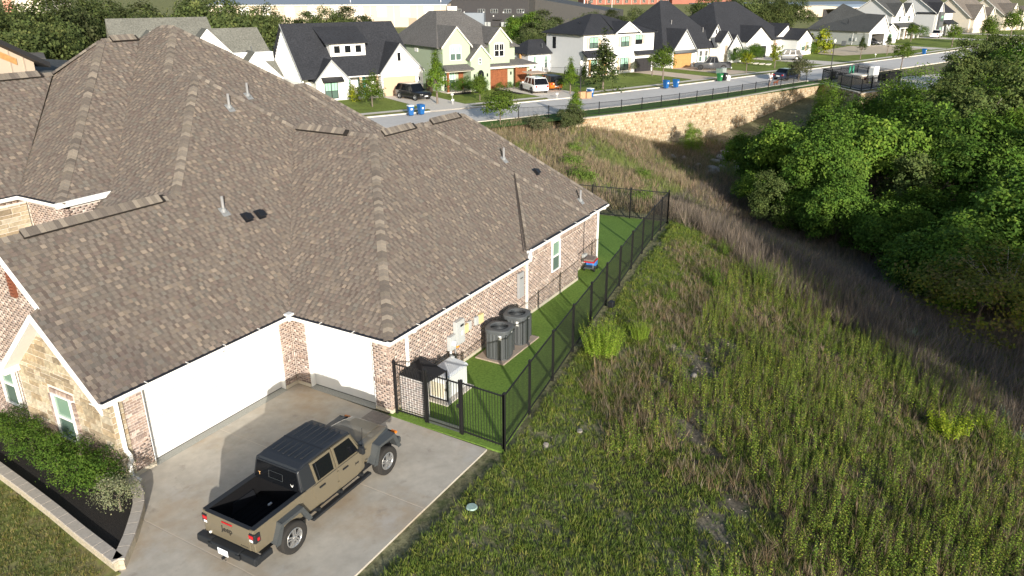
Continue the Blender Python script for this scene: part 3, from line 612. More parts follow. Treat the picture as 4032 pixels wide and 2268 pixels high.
tag(MB().box((3.44,YW-.10,.80),(3.58,YW,.90)).build('shutoff_switch',M_ORG,bevel=.008),'small orange shutoff switch under the grey electric meter','switch')
tag(MB().box((3.96,YW-.1,1.13),(4.2,YW,1.44)).build('junction_box',M_YEL,bevel=.01),'tan junction box just right of the breaker panel','utility box','tan wall boxes')
tag(MB().box((4.93,YW-.1,1.12),(5.18,YW,1.46)).build('junction_box',M_YEL,bevel=.01),'tan junction box nearest the air conditioner','utility box','tan wall boxes')
tag(MB().box((4.22,YW-.09,1.16),(4.40,YW,1.46)).build('disconnect_box',M_METER,bevel=.01),'small grey disconnect box beside the left tan box','utility box','grey wall boxes')
tag(MB().box((4.66,YW-.09,1.16),(4.86,YW,1.46)).build('disconnect_box',M_METER,bevel=.01),'small grey disconnect box beside the right tan box','utility box','grey wall boxes')
t=thing('wall_cabinet','narrow tall grey metal cabinet on brick wall left of the downspout','cabinet',(7.93,YW,1.08)); MB().box((-.2,-.1,0),(.2,0,1.02)).build('door',M_GREYP,t,bevel=.01); MB().box((-.1,-.106,.78),(.1,-.1,.82)).build('vent_slot',M_BLACK,t); MB().box((-.2,-.104,.45),(.2,-.1,.455)).build('seam',M_METER,t)
t=thing('utility_box','grey cable box on the far brick wall above the cart','utility box',(14.86,-3.455,.28)); MB().box((-.16,-.16,0),(.16,0,.42)).build('box',M_METER,t,bevel=.02); MB().tube([(0,-.03,.42),(0,-.03,2.2)],.012,5).build('cable',M_BLACK,t)
t=thing('hose_reel','white wall mounted hose ring behind the gate','hose',(1.75,YW,.82)); MB().lathe([(.11,-.04),(.13,-.06),(.15,-.04),(.13,-.02),(.11,-.04)],axis='y',n=18).build('hose',M_WHITE,t,smooth=True)
# air conditioners on slab
tag(MB().box((4.45,-5.33,.0),(7.05,-4.15,.055)).build('equipment_slab',mat('slab_concrete',(.42,.34,.27),rough=.9,var=.1,scale=8),bevel=.01),'concrete slab under the two air conditioners','slab')
M_ACM=mat('ac_dark_grey',(.075,.083,.088),rough=.5); M_ACF=mat('ac_inner',(.012,.013,.015),rough=.7)
def rrect(hx,hy,n,k=4.0):
    out=[]
    for i in range(n):
        a=2*math.pi*i/n; c,s=math.cos(a),math.sin(a); r=(abs(c/hx)**k+abs(s/hy)**k)**(-1/k); out.append((r*c,r*s))
    return out
def air_con(loc,rz,label):
    t=thing('air_conditioner',label,'air conditioner',loc,rz,'air conditioners on the slab'); ring=rrect(.45,.45,44,3.4); H=1.08
    b=MB(); V=[];F=[]; n=len(ring)
    for z in (.06,H):
        for i,(x,y) in enumerate(ring): k=1.0 if i%2 else .955; V.append((x*k,y*k,z))
    for i in range(n): F.append((i,(i+1)%n,(i+1)%n+n,i+n))
    b.faces(V,F); b.build('louvred_casing',M_ACM,t)
    b=MB(); b.loft([[(x*.97,y*.97,.0) for x,y in ring],[(x*.97,y*.97,.07) for x,y in ring]]); b.build('base',M_ACM,t)
    top=[]
    for k,z in ((1.03,H-.10),(1.04,H),(.99,H+.035),(.78,H+.05),(.74,H+.03)): top.append([(x*k,y*k,z) if k>.8 else (.31*math.cos(2*math.pi*i/n)*k/.74,.31*math.sin(2*math.pi*i/n)*k/.74,z) for i,(x,y) in enumerate(ring)])
    b=MB(); b.loft(top,caps=False); b.build('top_cover',M_ACM,t,smooth=False)
    b=MB(); b.lathe([(0,H-.18),(.33,H-.18)],n=24); b.build('fan_well',M_ACF,t)
    f=MB(); f.lathe([(0,H-.06),(.08,H-.06),(.08,H-.14)],n=12); fan=f.build('fan',M_ACM,t)
    for i in range(5):
        a=i*1.2566; f=MB(); d=Vector((math.cos(a),math.sin(a),0)); s=Vector((-d.y,d.x,0)); f.poly([d*.07+s*.04+Vector((0,0,H-.13)),d*.29+s*.12+Vector((0,0,H-.13)),d*.29-s*.07+Vector((0,0,H-.09)),d*.07-s*.04+Vector((0,0,H-.10))]); f.build('fan_blade',M_ACM,fan)
    g_=MB()
    for r in np.linspace(.08,.30,8): g_.lathe([(r-.004,H+.03),(r,H+.036),(r+.004,H+.03)],n=24)
    for i in range(4): a=i*.785; g_.tube([(-.31*math.cos(a),-.31*math.sin(a),H+.028),(.31*math.cos(a),.31*math.sin(a),H+.028)],.005,4)
    g_.build('fan_grille',M_ACM,t)
    b=MB(); b.box((-.45,-.22,H-.3),(-.44,-.13,H-.13)); b.build('rating_label',M_WHITE,t); b=MB(); b.box((.02,-.455,H-.17),(.07,-.445,H-.06)); b.build('logo_badge',M_WHITE,t)
    for s in (-1,1): MB().box((s*.40-.025,-.43,.06),(s*.40+.025,-.385,H-.1)).build('corner_post',M_ACM,t)
air_con((5.02,-4.82,.056),R(12),'near air conditioner, larger of the two dark grey fan units'); air_con((6.38,-4.75,.056),R(10),'far air conditioner against wall beside white downspout')
# standby generator
t=thing('generator','white standby generator box with sloped lid behind the gate','generator',(1.95,-4.72,.0))
MB().box((-.78,-.5,-.0),(.75,.45,.05)).build('pad',M_WALK,t)
M_GEN=mat('generator_enamel',(.66,.68,.68),rough=.4)
MB().box((-.58,-.34,.07),(.62,.34,.78)).build('casing',M_GEN,t,bevel=.03)
b=MB(); b.prism([(-.61,-.37,.78),(-.61,.37,.78),(-.61,.37,.92),(-.61,.30,.95),(-.61,-.30,.89),(-.61,-.37,.84)],(1.26,0,0)); b.build('lid',mat('generator_lid',(.55,.58,.60),rough=.4),t,bevel=.02)
MB().box((-.595,-.27,.14),(-.581,.24,.64)).build('louvre_panel',mat('generator_cream',(.62,.58,.46),rough=.5),t); MB().box((-.6,-.34,.05),(-.5,.34,.09)).build('base_rail',M_BLACK,t); MB().box((.5,.1,.98),(.56,.2,1.05)).build('latch',M_METER,t)
# bin store: white brick front and dark mesh lid, beside the gate
t=thing('bin_store','low white brick bin store with dark mesh cover behind black fence panel','bin store',(.3,-4.62,0))
b=MB(); b.box((0,-.50,0),(.07,.52,1.22)); pn=b.build('front_panel',mat('bin_mortar',(.72,.70,.68),rough=.9),t)
for r in range(15):
    u=-.5+(.09 if r%2 else 0)
    while u<.5:
        e=min(u+.17,.51); q=MB(); br=rnd.choice(((.30,.27,.26),(.36,.31,.29),(.24,.22,.22),(.42,.36,.34),(.35,.28,.26))); q.box((-.006,u,.03+r*.079),(.0,e,.03+r*.079+.052),br); q.build('brick',M_BRICK,pn); u=e+.022
b=MB(); b.prism([(0.0,-.5,1.22),(1.1,-.45,1.10),(1.1,.52,1.35),(0,.52,1.24)],(0,0,.03)); b.build('mesh_cover',mat('mesh_black',(.018,.018,.02),rough=.8),t)
for x in (.02,1.08): MB().box((x-.02,-.48,0),(x+.02,-.44,1.15)).build('post',M_BLACK,t)
# toy cart by far wall
t=thing('garden_cart','small red and blue cart with grey roof on turf by far wall','cart',(14.75,-3.92,.01),R(8))
MB().box((-.32,-.22,.14),(.32,.22,.2)).build('deck',M_ACM,t); MB().box((.02,-.24,.2),(.34,.24,.44)).build('body',mat('cart_blue',(.05,.22,.62),rough=.4),t,bevel=.02); MB().box((-.34,-.25,.44),(.36,.25,.50)).build('rim',mat('cart_red',(.55,.02,.03),rough=.4),t,bevel=.01); MB().box((-.36,-.22,.50),(.3,.26,.60)).build('roof',mat('cart_brown',(.22,.18,.16),rough=.7),t,bevel=.04)
for sx_ in (-1,1):
    for sy_ in (-1,1): MB().lathe([(0,-.03),(.09,-.03),(.1,0),(.09,.03),(0,.03)],c=(sx_*.23,sy_*.24,.1),axis='y',n=12).build('wheel',M_BLACK,t,smooth=True)
    MB().tube([(sx_*.3,-.2,.2),(sx_*.3,-.2,.5)],.012,5).build('strut',M_METER,t)
# ---------------------------------------------------------------- black picket fences
M_FENCE=mat('black_iron',(.012,.012,.013),rough=.45,spec=.4)
def picket_fence(name,label,pts,hs,spacing,parent_cat='fence',gate=None,pr=.0062,postr=.034,zf=None,single=True):
    t=thing(name,label,parent_cat,(pts[0][0],pts[0][1],0)); O=Vector((pts[0][0],pts[0][1],0)); H=hs
    pm=MB(); pm.box((-pr,-pr,0),(pr,pr,H-.08)); pme=pm.mesh('picket',M_FENCE)
    for i,p in enumerate(pts):
        q=Vector((p[0],p[1],p[2] if len(p)>2 else 0))-O; b=MB(); b.box((-postr,-postr,-.05),(postr,postr,H)); b.loft([[(-postr-.008,-postr-.008,H),(postr+.008,-postr-.008,H),(postr+.008,postr+.008,H),(-postr-.008,postr+.008,H)],[(-.01,-.01,H+.05),(.01,-.01,H+.05),(.01,.01,H+.05),(-.01,.01,H+.05)]]); o=b.build('post',M_FENCE,t,loc=q)
    for a,c in zip(pts,pts[1:]):
        A=Vector((a[0],a[1],a[2] if len(a)>2 else 0))-O; B=Vector((c[0],c[1],c[2] if len(c)>2 else 0))-O; d=B-A; L=d.length; e=d.normalized(); ang=math.atan2(d.y,d.x); s=Vector((-e.y,e.x,0))*.018
        for z in (.10,H-.09):
            b=MB(); b.prism([A+s+Vector((0,0,z)),A-s+Vector((0,0,z)),A-s+Vector((0,0,z+.035)),A+s+Vector((0,0,z+.035))],d); b.build('rail',M_FENCE,t)
        n=int(round(L/spacing))
        J=MB()
        for k in range(1,n):
            q=A+d*(k/n)
            if single: o=obj('picket',pme,t,q+Vector((0,0,.05))); o.rotation_euler=(0,0,ang)
            else: J.box((q.x-pr,q.y-pr,q.z+.06),(q.x+pr,q.y+pr,q.z+H-.06))
        if not single: stuff(J.build('pickets',M_FENCE,t))
    return t
picket_fence('picket_fence','short black picket fence panel between brick corner and gate',[(.10,-4.08),(.12,-5.18)],1.78,.098,single=True)
gt_=picket_fence('picket_gate','black iron gate in front of the generator',[(.12,-5.26),(.11,-6.42)],1.74,.098,'gate',postr=.022); MB().box((-.03,-1.19,.86),(.03,-1.05,.95)).build('latch',M_FENCE,gt_)
MB().box((-.012,-1.14,.02),(.012,-.03,.22)).build('kick_screen',mat('screen_mesh',(.05,.06,.055),rough=.8),gt_)
picket_fence('picket_fence','black picket fence panel from gate post to near corner',[(.10,-6.50),(.04,-7.95)],1.78,.098)
rf=[(.04,-7.97),(2.14,-7.62),(4.4,-7.26),(6.7,-6.89),(9.0,-6.54),(11.3,-6.18),(13.6,-5.83),(15.9,-5.47),(18.2,-5.12),(20.5,-4.80),(22.3,-4.6),(23.9,-4.42)]
picket_fence('picket_fence','long black picket fence along turf side yard from near to far corner',rf,1.80,.105)
picket_fence('picket_fence','black picket fence across the far end of the turf',[(23.9,-4.42),(23.6,-2.3),(23.3,-.1),(23.0,2.2),(22.8,4.5)],1.75,.11)
tag(MB().box((11.0,-6.62,.0),(11.25,-6.40,.26)).build('planter_pot',M_BLACK,bevel=.03),'black pot on weeds against outside of the long fence','pot')
# ---------------------------------------------------------------- planter: block kerb, mulch, shrubs
PLA=[(-6.35,-.32),(-6.52,-.85),(-6.80,-1.35),(-7.2,-1.78),(-7.7,-2.28),(-8.42,-2.88)]; PLB=[(-8.42,-2.88),(-8.25,-1.2),(-8.08,.2),(-7.92,1.8),(-7.76,3.6),(-7.6,6.5)]
t=thing('planter_wall','low cream block retaining wall curving around the mulch bed','retaining wall',(-8.42,-2.88,0))
M_BLOCK=mat('split_block',(.42,.37,.28),rough=.95,var=.2,scale=14,bump=.6,bscale=40); M_CAP=mat('cap_block',(.40,.36,.31),rough=.9,var=.1,scale=14)
def blocks(P,hgt=.30):
    seg=[]; P=[Vector((x,y,0)) for x,y in P]
    tot=sum((b_-a).length for a,b_ in zip(P,P[1:])); n=int(tot/.42)
    def at(s):
        for a,b_ in zip(P,P[1:]):
            l=(b_-a).length
            if s<=l: return a+(b_-a)*(s/l)
            s-=l
        return P[-1]
    for i in range(n):
        a=at(tot*i/n); c=at(tot*(i+1)/n); d=(c-a).normalized(); s=Vector((-d.y,d.x,0))*.12; g_=d*.006; O=Vector((-8.42,-2.88,0)); z=Vector((0,0,1))
        for k in range(2):
            b=MB(); b.prism([a+g_-s*.9-O+z*k*.125,c-g_-s*.9-O+z*k*.125,c-g_+s*.9-O+z*k*.125,a+g_+s*.9-O+z*k*.125],z*.12); b.build('block',M_BLOCK,t)
        b=MB(); b.prism([a+g_-s*1.1-O+z*.25,c-g_-s*1.1-O+z*.25,c-g_+s*1.1-O+z*.25,a+g_+s*1.1-O+z*.25],z*.06); b.build('cap_stone',M_CAP,t,bevel=.008)
blocks(PLA); blocks(PLB)
M_MULCH=mat('dark_mulch',(.022,.018,.015),rough=.95,var=.6,scale=30,bump=1,bscale=60)
struct(sheet('mulch_bed',[(-6.42,-.35),(-6.6,-.87),(-6.88,-1.33),(-7.28,-1.74),(-7.75,-2.2),(-8.22,-2.58),(-8.14,-1.2),(-7.97,.2),(-7.81,1.8),(-7.65,3.6),(-7.5,6.5)]+[(-6.2,6.5),(-6.32,0)],.2,M_MULCH,.2))
# front lawn left of planter
struct(sheet('lawn_front',[(-8.5,-3.0),(-8.35,-1.2),(-8.18,.2),(-8.02,1.8),(-7.86,3.6),(-7.7,8),(-30,8),(-30,-2.6),(-11,-2.5)],.02,mat('rough_lawn',(.16,.185,.055),rough=.95,var=.45,scale=5,bump=.7,bscale=40,spec=.1,stain=[((.27,.22,.12),1.1,.5,.62,.65)]),.06))
# ================================================================== vegetation
NR=np.random.default_rng(11)
M_LEAF=mat('leaves',rough=.75,vc=True,trl=.25,spec=.08,rn=.14)
M_WEED=mat('weed_leaves',rough=.7,vc=True,trl=.3,spec=.15)
M_BARK=mat('bark',(.16,.13,.105),rough=.95,var=.3,scale=12,bump=.6,bscale=20)
def unit(n):
    v=NR.normal(size=(n,3)); return v/np.linalg.norm(v,axis=1,keepdims=True)
def leaf_quads(C, nrm, size, asp=.6, jit=.5):
    """leaf shaped quads at C facing nrm"""
    n=len(C); nr=nrm+unit(n)*jit; nr/=np.linalg.norm(nr,axis=1,keepdims=True)
    a=np.cross(nr,unit(n)); a/=np.linalg.norm(a,axis=1,keepdims=True)+1e-9; b=np.cross(nr,a); s=size[:,None] if np.ndim(size) else size
    V=np.stack([C-a*s,C-b*s*asp,C+a*s,C+b*s*asp],1).reshape(-1,3); F=np.arange(4*n).reshape(n,4); return V,F
def pal(cols,n,var=.18,clump=None):
    c=np.array(cols)[NR.integers(0,len(cols),n)] if clump is None else np.array(cols)[clump%len(cols)]
    return np.clip(c*NR.uniform(1-var,1+var,(n,1))*NR.uniform(.95,1.05,(n,3)),0,1)
def crown(name,rx,rz,nclump,nleaf,leaf,cols,shape='round',sd=.35,hollow=.45,bot=-.75):
    d=unit(nclump); d[:,2]=np.where(d[:,2]<bot,-d[:,2],d[:,2])
    r=NR.uniform(hollow,1,nclump)**.6; wob=1+.22*np.sin(d[:,0]*5+d[:,1]*4)+.15*np.sin(d[:,2]*7+d[:,0]*3)
    C=d*(r*wob)[:,None]*np.array([rx,rx,rz])
    if shape=='lobed':
        nl=11; ld=unit(nl); ld[:,2]=np.abs(ld[:,2])*1.1-.45; ld/=np.linalg.norm(ld,axis=1,keepdims=True); lr=NR.uniform(.30,.50,nl); lc=ld*NR.uniform(.45,.72,nl)[:,None]; w_=NR.integers(0,nl,nclump)
        C=(lc[w_]+d*lr[w_][:,None]*NR.uniform(.6,1.05,nclump)[:,None]*np.array([1,1,.85]))*np.array([rx,rx,rz])
    if shape=='cone': k=np.clip(1.05-(C[:,2]/rz+1)/2*.95,.08,1.1); C[:,:2]*=k[:,None]*1.25
    L=np.repeat(np.arange(nclump),nleaf); off=NR.normal(size=(len(L),3))*np.array([1,1,.65])*(rx*sd*NR.uniform(.6,1.2,nclump))[L][:,None]
    P=C[L]+off; out=P/np.array([rx,rx,rz]); out/=np.linalg.norm(out,axis=1,keepdims=True)+1e-6; out[:,2]+=.35
    V,F=leaf_quads(P,out,leaf*NR.uniform(.6,1.25,len(P)),.62,.9)
    tone=NR.integers(0,len(cols),nclump)
    return npmesh(name,V,F,pal(cols,len(P),.2,tone[L]),M_LEAF)
def trunk_mesh(h,r,nb,spread,top):
    b=MB(); b.tube([(0,0,-.3),(.03*h*.1,0,h*.5),(.06*h*.1,.03,h)],[r,r*.75,r*.5],8)
    for i in range(nb):
        a=i*2.4+.3; e=Vector((math.cos(a)*spread,math.sin(a)*spread,top*(.45+.5*((i*37)%10)/10))); m_=Vector((e.x*.45,e.y*.45,h+(e.z)*.35)); b.tube([(0,0,h*.82),m_,(e.x,e.y,h+e.z*.75)],[r*.5,r*.32,r*.1],5)
    return b.mesh('trunk',M_BARK)
CR={}
OAK=[(.075,.10,.032),(.095,.12,.038),(.06,.082,.028),(.125,.148,.048)]
WOOD=[(.080,.155,.022),(.10,.18,.026),(.062,.125,.022),(.13,.21,.032),(.08,.135,.024)]
LIME=[(.12,.20,.025),(.15,.22,.03),(.10,.17,.025)]
CR['oak']=crown('oak_crown',3.3,2.3,420,36,.095,OAK,sd=.075,shape='lobed'); CR['oak2']=crown('oak_crown',3.0,2.4,400,36,.095,[(.075,.095,.035),(.09,.105,.045),(.06,.08,.03)],sd=.075,shape='lobed')
CR['wood1']=crown('wood_crown',2.6,3.0,520,32,.082,WOOD,sd=.075,shape='lobed'); CR['wood2']=crown('wood_crown',2.5,2.6,520,32,.08,[(.10,.18,.024),(.125,.21,.03),(.078,.145,.024),(.16,.24,.036)],sd=.075,shape='lobed')
CR['wood3']=crown('wood_crown',2.4,2.9,460,32,.08,[(.075,.11,.032),(.095,.13,.04),(.12,.155,.045)],sd=.075,shape='lobed'); CR['willow']=crown('soft_crown',2.0,2.6,300,32,.07,[(.13,.215,.028),(.165,.255,.035),(.105,.18,.028)],sd=.14)
CR['young']=crown('young_crown',1.0,1.35,170,18,.075,[(.10,.17,.02),(.13,.20,.025),(.08,.14,.02)],sd=.16,shape='cone'); CR['lowbush']=crown('low_bush',.9,.6,120,22,.05,[(.13,.20,.035),(.16,.23,.05),(.10,.16,.03)],sd=.16)
CR['youngr']=crown('young_crown',1.1,1.1,200,18,.075,[(.085,.14,.02),(.11,.16,.025),(.07,.11,.02)],sd=.15)
CR['yellow']=crown('yellow_crown',.8,1.0,90,14,.085,[(.24,.25,.02),(.20,.24,.02),(.16,.20,.02)],sd=.17); CR['pine']=crown('dark_cone',1.7,2.5,240,16,.10,[(.035,.055,.022),(.05,.075,.025),(.07,.09,.025)],sd=.12,shape='cone',hollow=.2)
CR['shrub']=crown('shrub_crown',.55,.45,190,22,.025,[(.05,.10,.016),(.07,.125,.02),(.09,.15,.022)],sd=.16,hollow=.6); CR['sage']=crown('sage_crown',.42,.36,150,20,.019,[(.20,.21,.12),(.25,.26,.16),(.15,.17,.09)],sd=.17,hollow=.5)
CR['greybush']=crown('grey_crown',1.3,1.0,170,16,.08,[(.10,.11,.055),(.13,.13,.07),(.08,.09,.04)],sd=.15); CR['cedar']=crown('cedar_crown',2.6,1.9,330,26,.075,[(.16,.18,.03),(.19,.20,.035),(.12,.14,.03),(.19,.16,.06)],sd=.09,hollow=.55,bot=-.4)
TR={}
def tree(name,kind,label,x,y,h,rx,cat='tree',z=None,th=None,tr=None,group=None,rzs=1.0,bare=False):
    """h: height of crown centre above ground; rx scale of crown"""
    z=tz(x,y) if z is None else z
    t=thing(name,label,cat,(x,y,z),NR.uniform(0,6.28),group)
    me=CR[kind]; c=obj('crown',me,t,(0,0,h)); c.scale=(rx,rx,rx*rzs)
    key=(round(h*2)/2,tr); 
    if key not in TR: TR[key]=trunk_mesh(h*.75,tr or max(.05,.045*h),5,.9*(h*.22),h*.35)
    obj('trunk',TR[key],t); return t
# street trees in front of the houses
for (k,x,y,h,s,l,rz_) in [('young',56.3,34.2,3.2,1.25,'young bright green tree in front of the peach garage door',1.15),('youngr',51.0,39.3,1.9,1.15,'round green young tree left of the white house porch',1.1),
  ('youngr',60.8,31.3,1.6,.85,'small lime green tree in front of the green house arch',1.2),('young',71.3,24.7,2.3,.95,'slim bright green sapling by the cardboard boxes',1.2),('pine',77.2,22.9,2.9,1.5,'dark green spreading tree before the two storey white house',.95),
  ('youngr',88.6,18.9,3.0,1.35,'round green tree right of the dark spreading tree',1.0),('youngr',95.5,23.0,2.4,.75,'small street tree in front of the orange wood garage',.7),('yellow',106.5,11.9,2.1,1.15,'yellow green sapling by the white stepping blocks',.75),('yellow',115.5,9.6,2.3,1.25,'yellow green sapling behind silver car',1.1),
  ('young',81.2,27.5,1.6,.55,'thin bright sapling between green house drive and iron fence',1.3),('youngr',73.0,27.0,1.1,.42,'tiny sapling left of the lamp post',.9),
  ('pine',140.2,-.2,2.6,.55,'left of two small dark saplings on the vacant lot',1.0),('pine',150.8,-3.6,2.7,.5,'right of two small dark saplings on the vacant lot',1.0),('youngr',180,-13.6,3.0,1.3,'small dark tree beside the far blue bin',1.0),('youngr',193,-20,3.6,1.6,'street tree before the far grey house',1.2),('youngr',212,-25,4.4,2.0,'leafy street tree at the far right end of the street',1.0),('youngr',196,-4.5,2.8,1.2,'small tree beside the open garage house',.8)]:
    tree('street_tree',k,l,x,y,h,s,z=0.02,rzs=rz_)
tree('crape_myrtle','youngr','round topped small tree on the grass at the end of the street fence',49.2,21.6,1.75,1.5,rzs=.7)
tree('verge_tree','greybush','round grey green bush beside the dark blue car',98.6,2.7,1.9,1.15,z=0)
tree('verge_tree','youngr','small tree right of the pump enclosure lamp',124,-8.2,2.6,1.3,z=0,rzs=.8)
# oaks behind the street houses
for i,(x,y,h,s,k) in enumerate([(38,84,4.6,1.8,'oak'),(45,90,5.0,1.9,'oak'),(51,100,5.4,2.0,'oak2'),(59,108,5.4,2.0,'oak'),(42,98,4.8,1.8,'oak'),(69,116,5.2,1.9,'oak'),(34,90,4.6,1.7,'oak2'),(67,84,5.0,2.1,'oak'),(74,93,5.2,2.0,'oak'),(62,95,4.6,1.8,'oak2'),(80,104,4.6,1.7,'oak'),(88,99,4.8,1.7,'oak'),(98,104,4.6,1.6,'oak'),(86,114,4.4,1.7,'oak2'),(57,86,4.2,1.7,'oak'),(101,92,4.4,1.5,'oak'),(66,104,4.4,1.6,'oak2')]):
    tree('oak_tree',k,['oak above the tan board house','dense dark oak','grey oak of the back row','broad crowned oak of the back row','oak at the picture left edge','oak nearest the pale building','second oak at the picture left edge','large live oak','tall live oak','pale grey green oak','broad oak','round oak','smaller oak','rear grey green oak','leftmost oak','oak beside the tan warehouse','rear left oak'][i]+' in the clump behind the roofs at upper left',x,y,h,s*1.22,z=-.06,group='oaks at upper left',rzs=1.15)
for i,(x,y,h,s,k,l) in enumerate([(78,132,5.5,1.8,'oak','far oak left of the tan warehouse corner'),(66,140,5.5,1.9,'oak','far dark oak at the top left'),(54,136,5.5,1.9,'oak2','far grey oak at the top left'),(112,95,4.2,1.7,'oak2','grey oak behind the white house with dormer'),(104,100,4.0,1.5,'oak2','round grey oak left behind the dark roofed white house'),(119,55,3.8,1.35,'oak2','grey green oak behind the two storey white house wing'),(126,62,4.4,1.5,'wood2','bright green tree before the dark grey building'),(133,60,4.2,1.4,'oak2','oak at the right edge of dark grey building'),(110,52,2.6,.9,'oak','low dark oak beside green house'),
   (146,57,4,1.3,'oak','left small oak in the row below the red school'),(156,55,4,1.3,'oak2','middle small oak in the row below the red school'),(166,52,4,1.4,'oak','right small oak in the row below the red school'),
   (205,46,5.5,1.9,'oak','dark oak at left of the group behind the black roofs'),(214,40,5.2,1.9,'oak','dark oak in middle of group behind the black roofs'),(222,34,5.6,1.9,'oak2','tall oak at right of group behind black roofs'),(212,32,4.4,1.6,'oak','front oak of group left of the grey roof'),(232,30,5.0,1.6,'oak','rear oak beside the grey roofed garage house'),(196,40,4.8,1.6,'oak2','oak nearest the highest black roof')]):
    tree('oak_tree',k,l,x,y,h,s*1.2,z=-.06,group='oaks behind the street')
# creek woods
WD=[(47,-6.5,5.2,1.05,'wood2','broad'),(43.5,-10,4.8,1.0,'wood1','dense dark'),(46.5,-12.8,6.0,1.25,'wood2','tallest bright green'),(51,-9,5.0,1.05,'wood1','dark green'),(52,-15,5.2,1.2,'wood1','rounded'),(56,-12,4.6,1.0,'wood2','leafy'),(57,-18,5.5,1.25,'wood3','loose olive'),(49,-18.5,4.8,1.2,'wood1','shaded dark'),
    (61.5,-21.5,5.8,1.3,'wood3','tall loose'),(65,-16,5.0,1.1,'wood2','upright'),(43,-15.5,3.6,.9,'wood3','small shaded'),(44,-19.5,4.2,1.1,'wood1','low dark'),(70,-13,4.4,1.0,'willow','soft lime green'),(82.5,-4.0,2.0,.7,'willow','feathery lime'),(79.5,-3.5,1.6,.5,'willow','small feathery'),(74,-17,4.8,1.1,'wood3','olive'),(70,-21,4.8,1.15,'wood2','wide'),(84,-18,4.2,1.1,'wood3','big olive'),
    (92,-21,4.0,1.0,'wood3','far broad'),(79,-23,4.6,1.2,'wood1','far dark'),(64,-27,4.4,1.1,'wood1','edge'),(54,-22.5,5.2,1.2,'wood2','right edge'),(47,-24,4.8,1.2,'wood1','deep shade'),(39,-19.5,2.6,.95,'wood2','front lime tipped'),(36,-21,2.2,.9,'wood1','front dark'),(41,-6.8,2.2,.6,'wood3','low front'),(102,-20,3.6,.9,'wood3','farthest'),(58,-7,3.6,.8,'wood3','slim'),(52.5,-2.2,3.2,.8,'wood2','front left'),(49,-5.2,3.6,.9,'wood1','shady front'),(56.5,-3.6,3.4,.75,'wood2','fresh green'),(40,-11.5,2.6,.8,'wood1','leaning front'),(38.5,-16.5,3.0,.85,'wood2','sunlit front'),(75,-7,2.2,.5,'wood2','bushy'),(71,-9,3.2,.7,'wood1','full dark'),(65,-9,3.2,.7,'wood2','half height'),(66,-4.5,1.6,.4,'wood3','thin'),(78,-11,2.6,.65,'willow','pale feathery')]
for i,(x,y,h,s,k,a) in enumerate(WD): tree('creek_tree',k,a+' tree in the creek woods '+['by the rocks','near the shaded bank','in the middle of the bank','left of the deep shade','behind the front row','above the dark hollow','near the bare grey trunk','in the dark hollow','right of the pump enclosure','below the concrete apron','over the shaded slope','beside the channel','just right of the stone wall corner','under the stone wall','at foot of stone wall','behind the pump enclosure drive','at the right of picture','in front of the far grass','beside the far meadow','at back right','at the picture edge','half way up right edge','lowest in the hollow','on the near bank','beside the cedar','at left end','behind all others','between rocks and wall','nearest the boulders','beside the dry slope','just behind the boulders','over the shaded swale','above the lime tipped shrub','left of soft lime tree','behind the slim tree','right of the boulders','in the shadow of the stone wall','under the pump enclosure corner'][i],x,y,h*.85,s*1.32,group='creek woods',rzs=1.1)
# trees outside the picture on the sunward side of the creek
for i,(x,y,h,s,k) in enumerate([(6.6,-31,6.5,1.3,'wood1'),(3.7,-34.2,6.5,1.35,'wood3'),(.2,-37.7,7,1.4,'wood1'),(8.4,-33.2,6.4,1.0,'wood2'),(11.6,-36.5,6.6,1.05,'wood1'),(7,-39.5,7.4,1.2,'wood3'),(14.6,-39.5,6.4,1.0,'wood1'),(17,-39,3.6,.8,'wood2'),(21,-38.5,3.6,.95,'wood1')]):
    tree('creek_tree',k,'tall creek tree standing on the near bank outside the picture',x,y,h,s*1.4,group='creek trees outside the picture')
tree('cedar_bush','cedar','broad olive cedar with bare grey twigs at right edge of the field',23.8,-20.0,1.9,1.15,rzs=.85)
b=MB()
for i in range(26):
    a_=i*2.4; L_=1.2+.9*((i*7)%5)/5; p0=Vector((math.cos(a_)*.3,math.sin(a_)*.3,1.2)); d_=Vector((math.cos(a_),math.sin(a_),.5+.4*((i*3)%4)/4)); b.tube([p0,p0+d_*L_*.6,p0+d_*L_*1.1+Vector((0,0,.2))],[.02,.014,.005],4)
tag(b.build('dead_branches',mat('twig_grey',(.36,.31,.28),rough=.9),loc=(25.0,-21.0,tz(25,-21)+1.2)),'tangle of bare grey branches behind the olive cedar','branches')
for i,(x,y,h_,s_,k,l) in enumerate([(31.5,-20.8,2.6,1.15,'wood2','lime tipped leafy shrub tree above the cedar'),(36,-22.6,3.0,1.2,'wood1','dark leafy shrub tree behind the lime tipped one'),(29.0,-23.0,2.4,1.0,'wood2','leafy shrub tree right of the cedar top'),(34,-17.4,1.6,.85,'wood2','low shrub on the shaded bank edge'),(28.6,-19.0,1.6,.9,'wood1','leafy shrub left of the cedar'),(38.5,-14.8,1.5,.75,'wood1','low dark shrub under the woods edge'),(41.5,-9.6,1.5,.7,'wood1','low dark shrub at left foot of woods'),(44.5,-5.0,1.5,.65,'wood2','low green shrub at the woods left corner'),(50,-4.6,1.8,.75,'wood1','low shrub between woods and boulders')]): tree('bank_shrub',k,l,x,y,h_,s_*1.4,'shrub',group='shrubs on the creek bank')
for i,(x,y,h_,s_) in enumerate([(27.5,-26.5,2.4,1.0),(32,-27.5,2.8,1.1)]): tree('bank_shrub','wood1','shrub tree on the near creek bank beyond the right picture edge',x,y,h_,s_,'shrub',group='bank shrubs outside the picture')
tree('grey_bush','greybush','grey leafless looking bush among the creek trees by the rocks',57.5,-3.2,1.9,1.2)
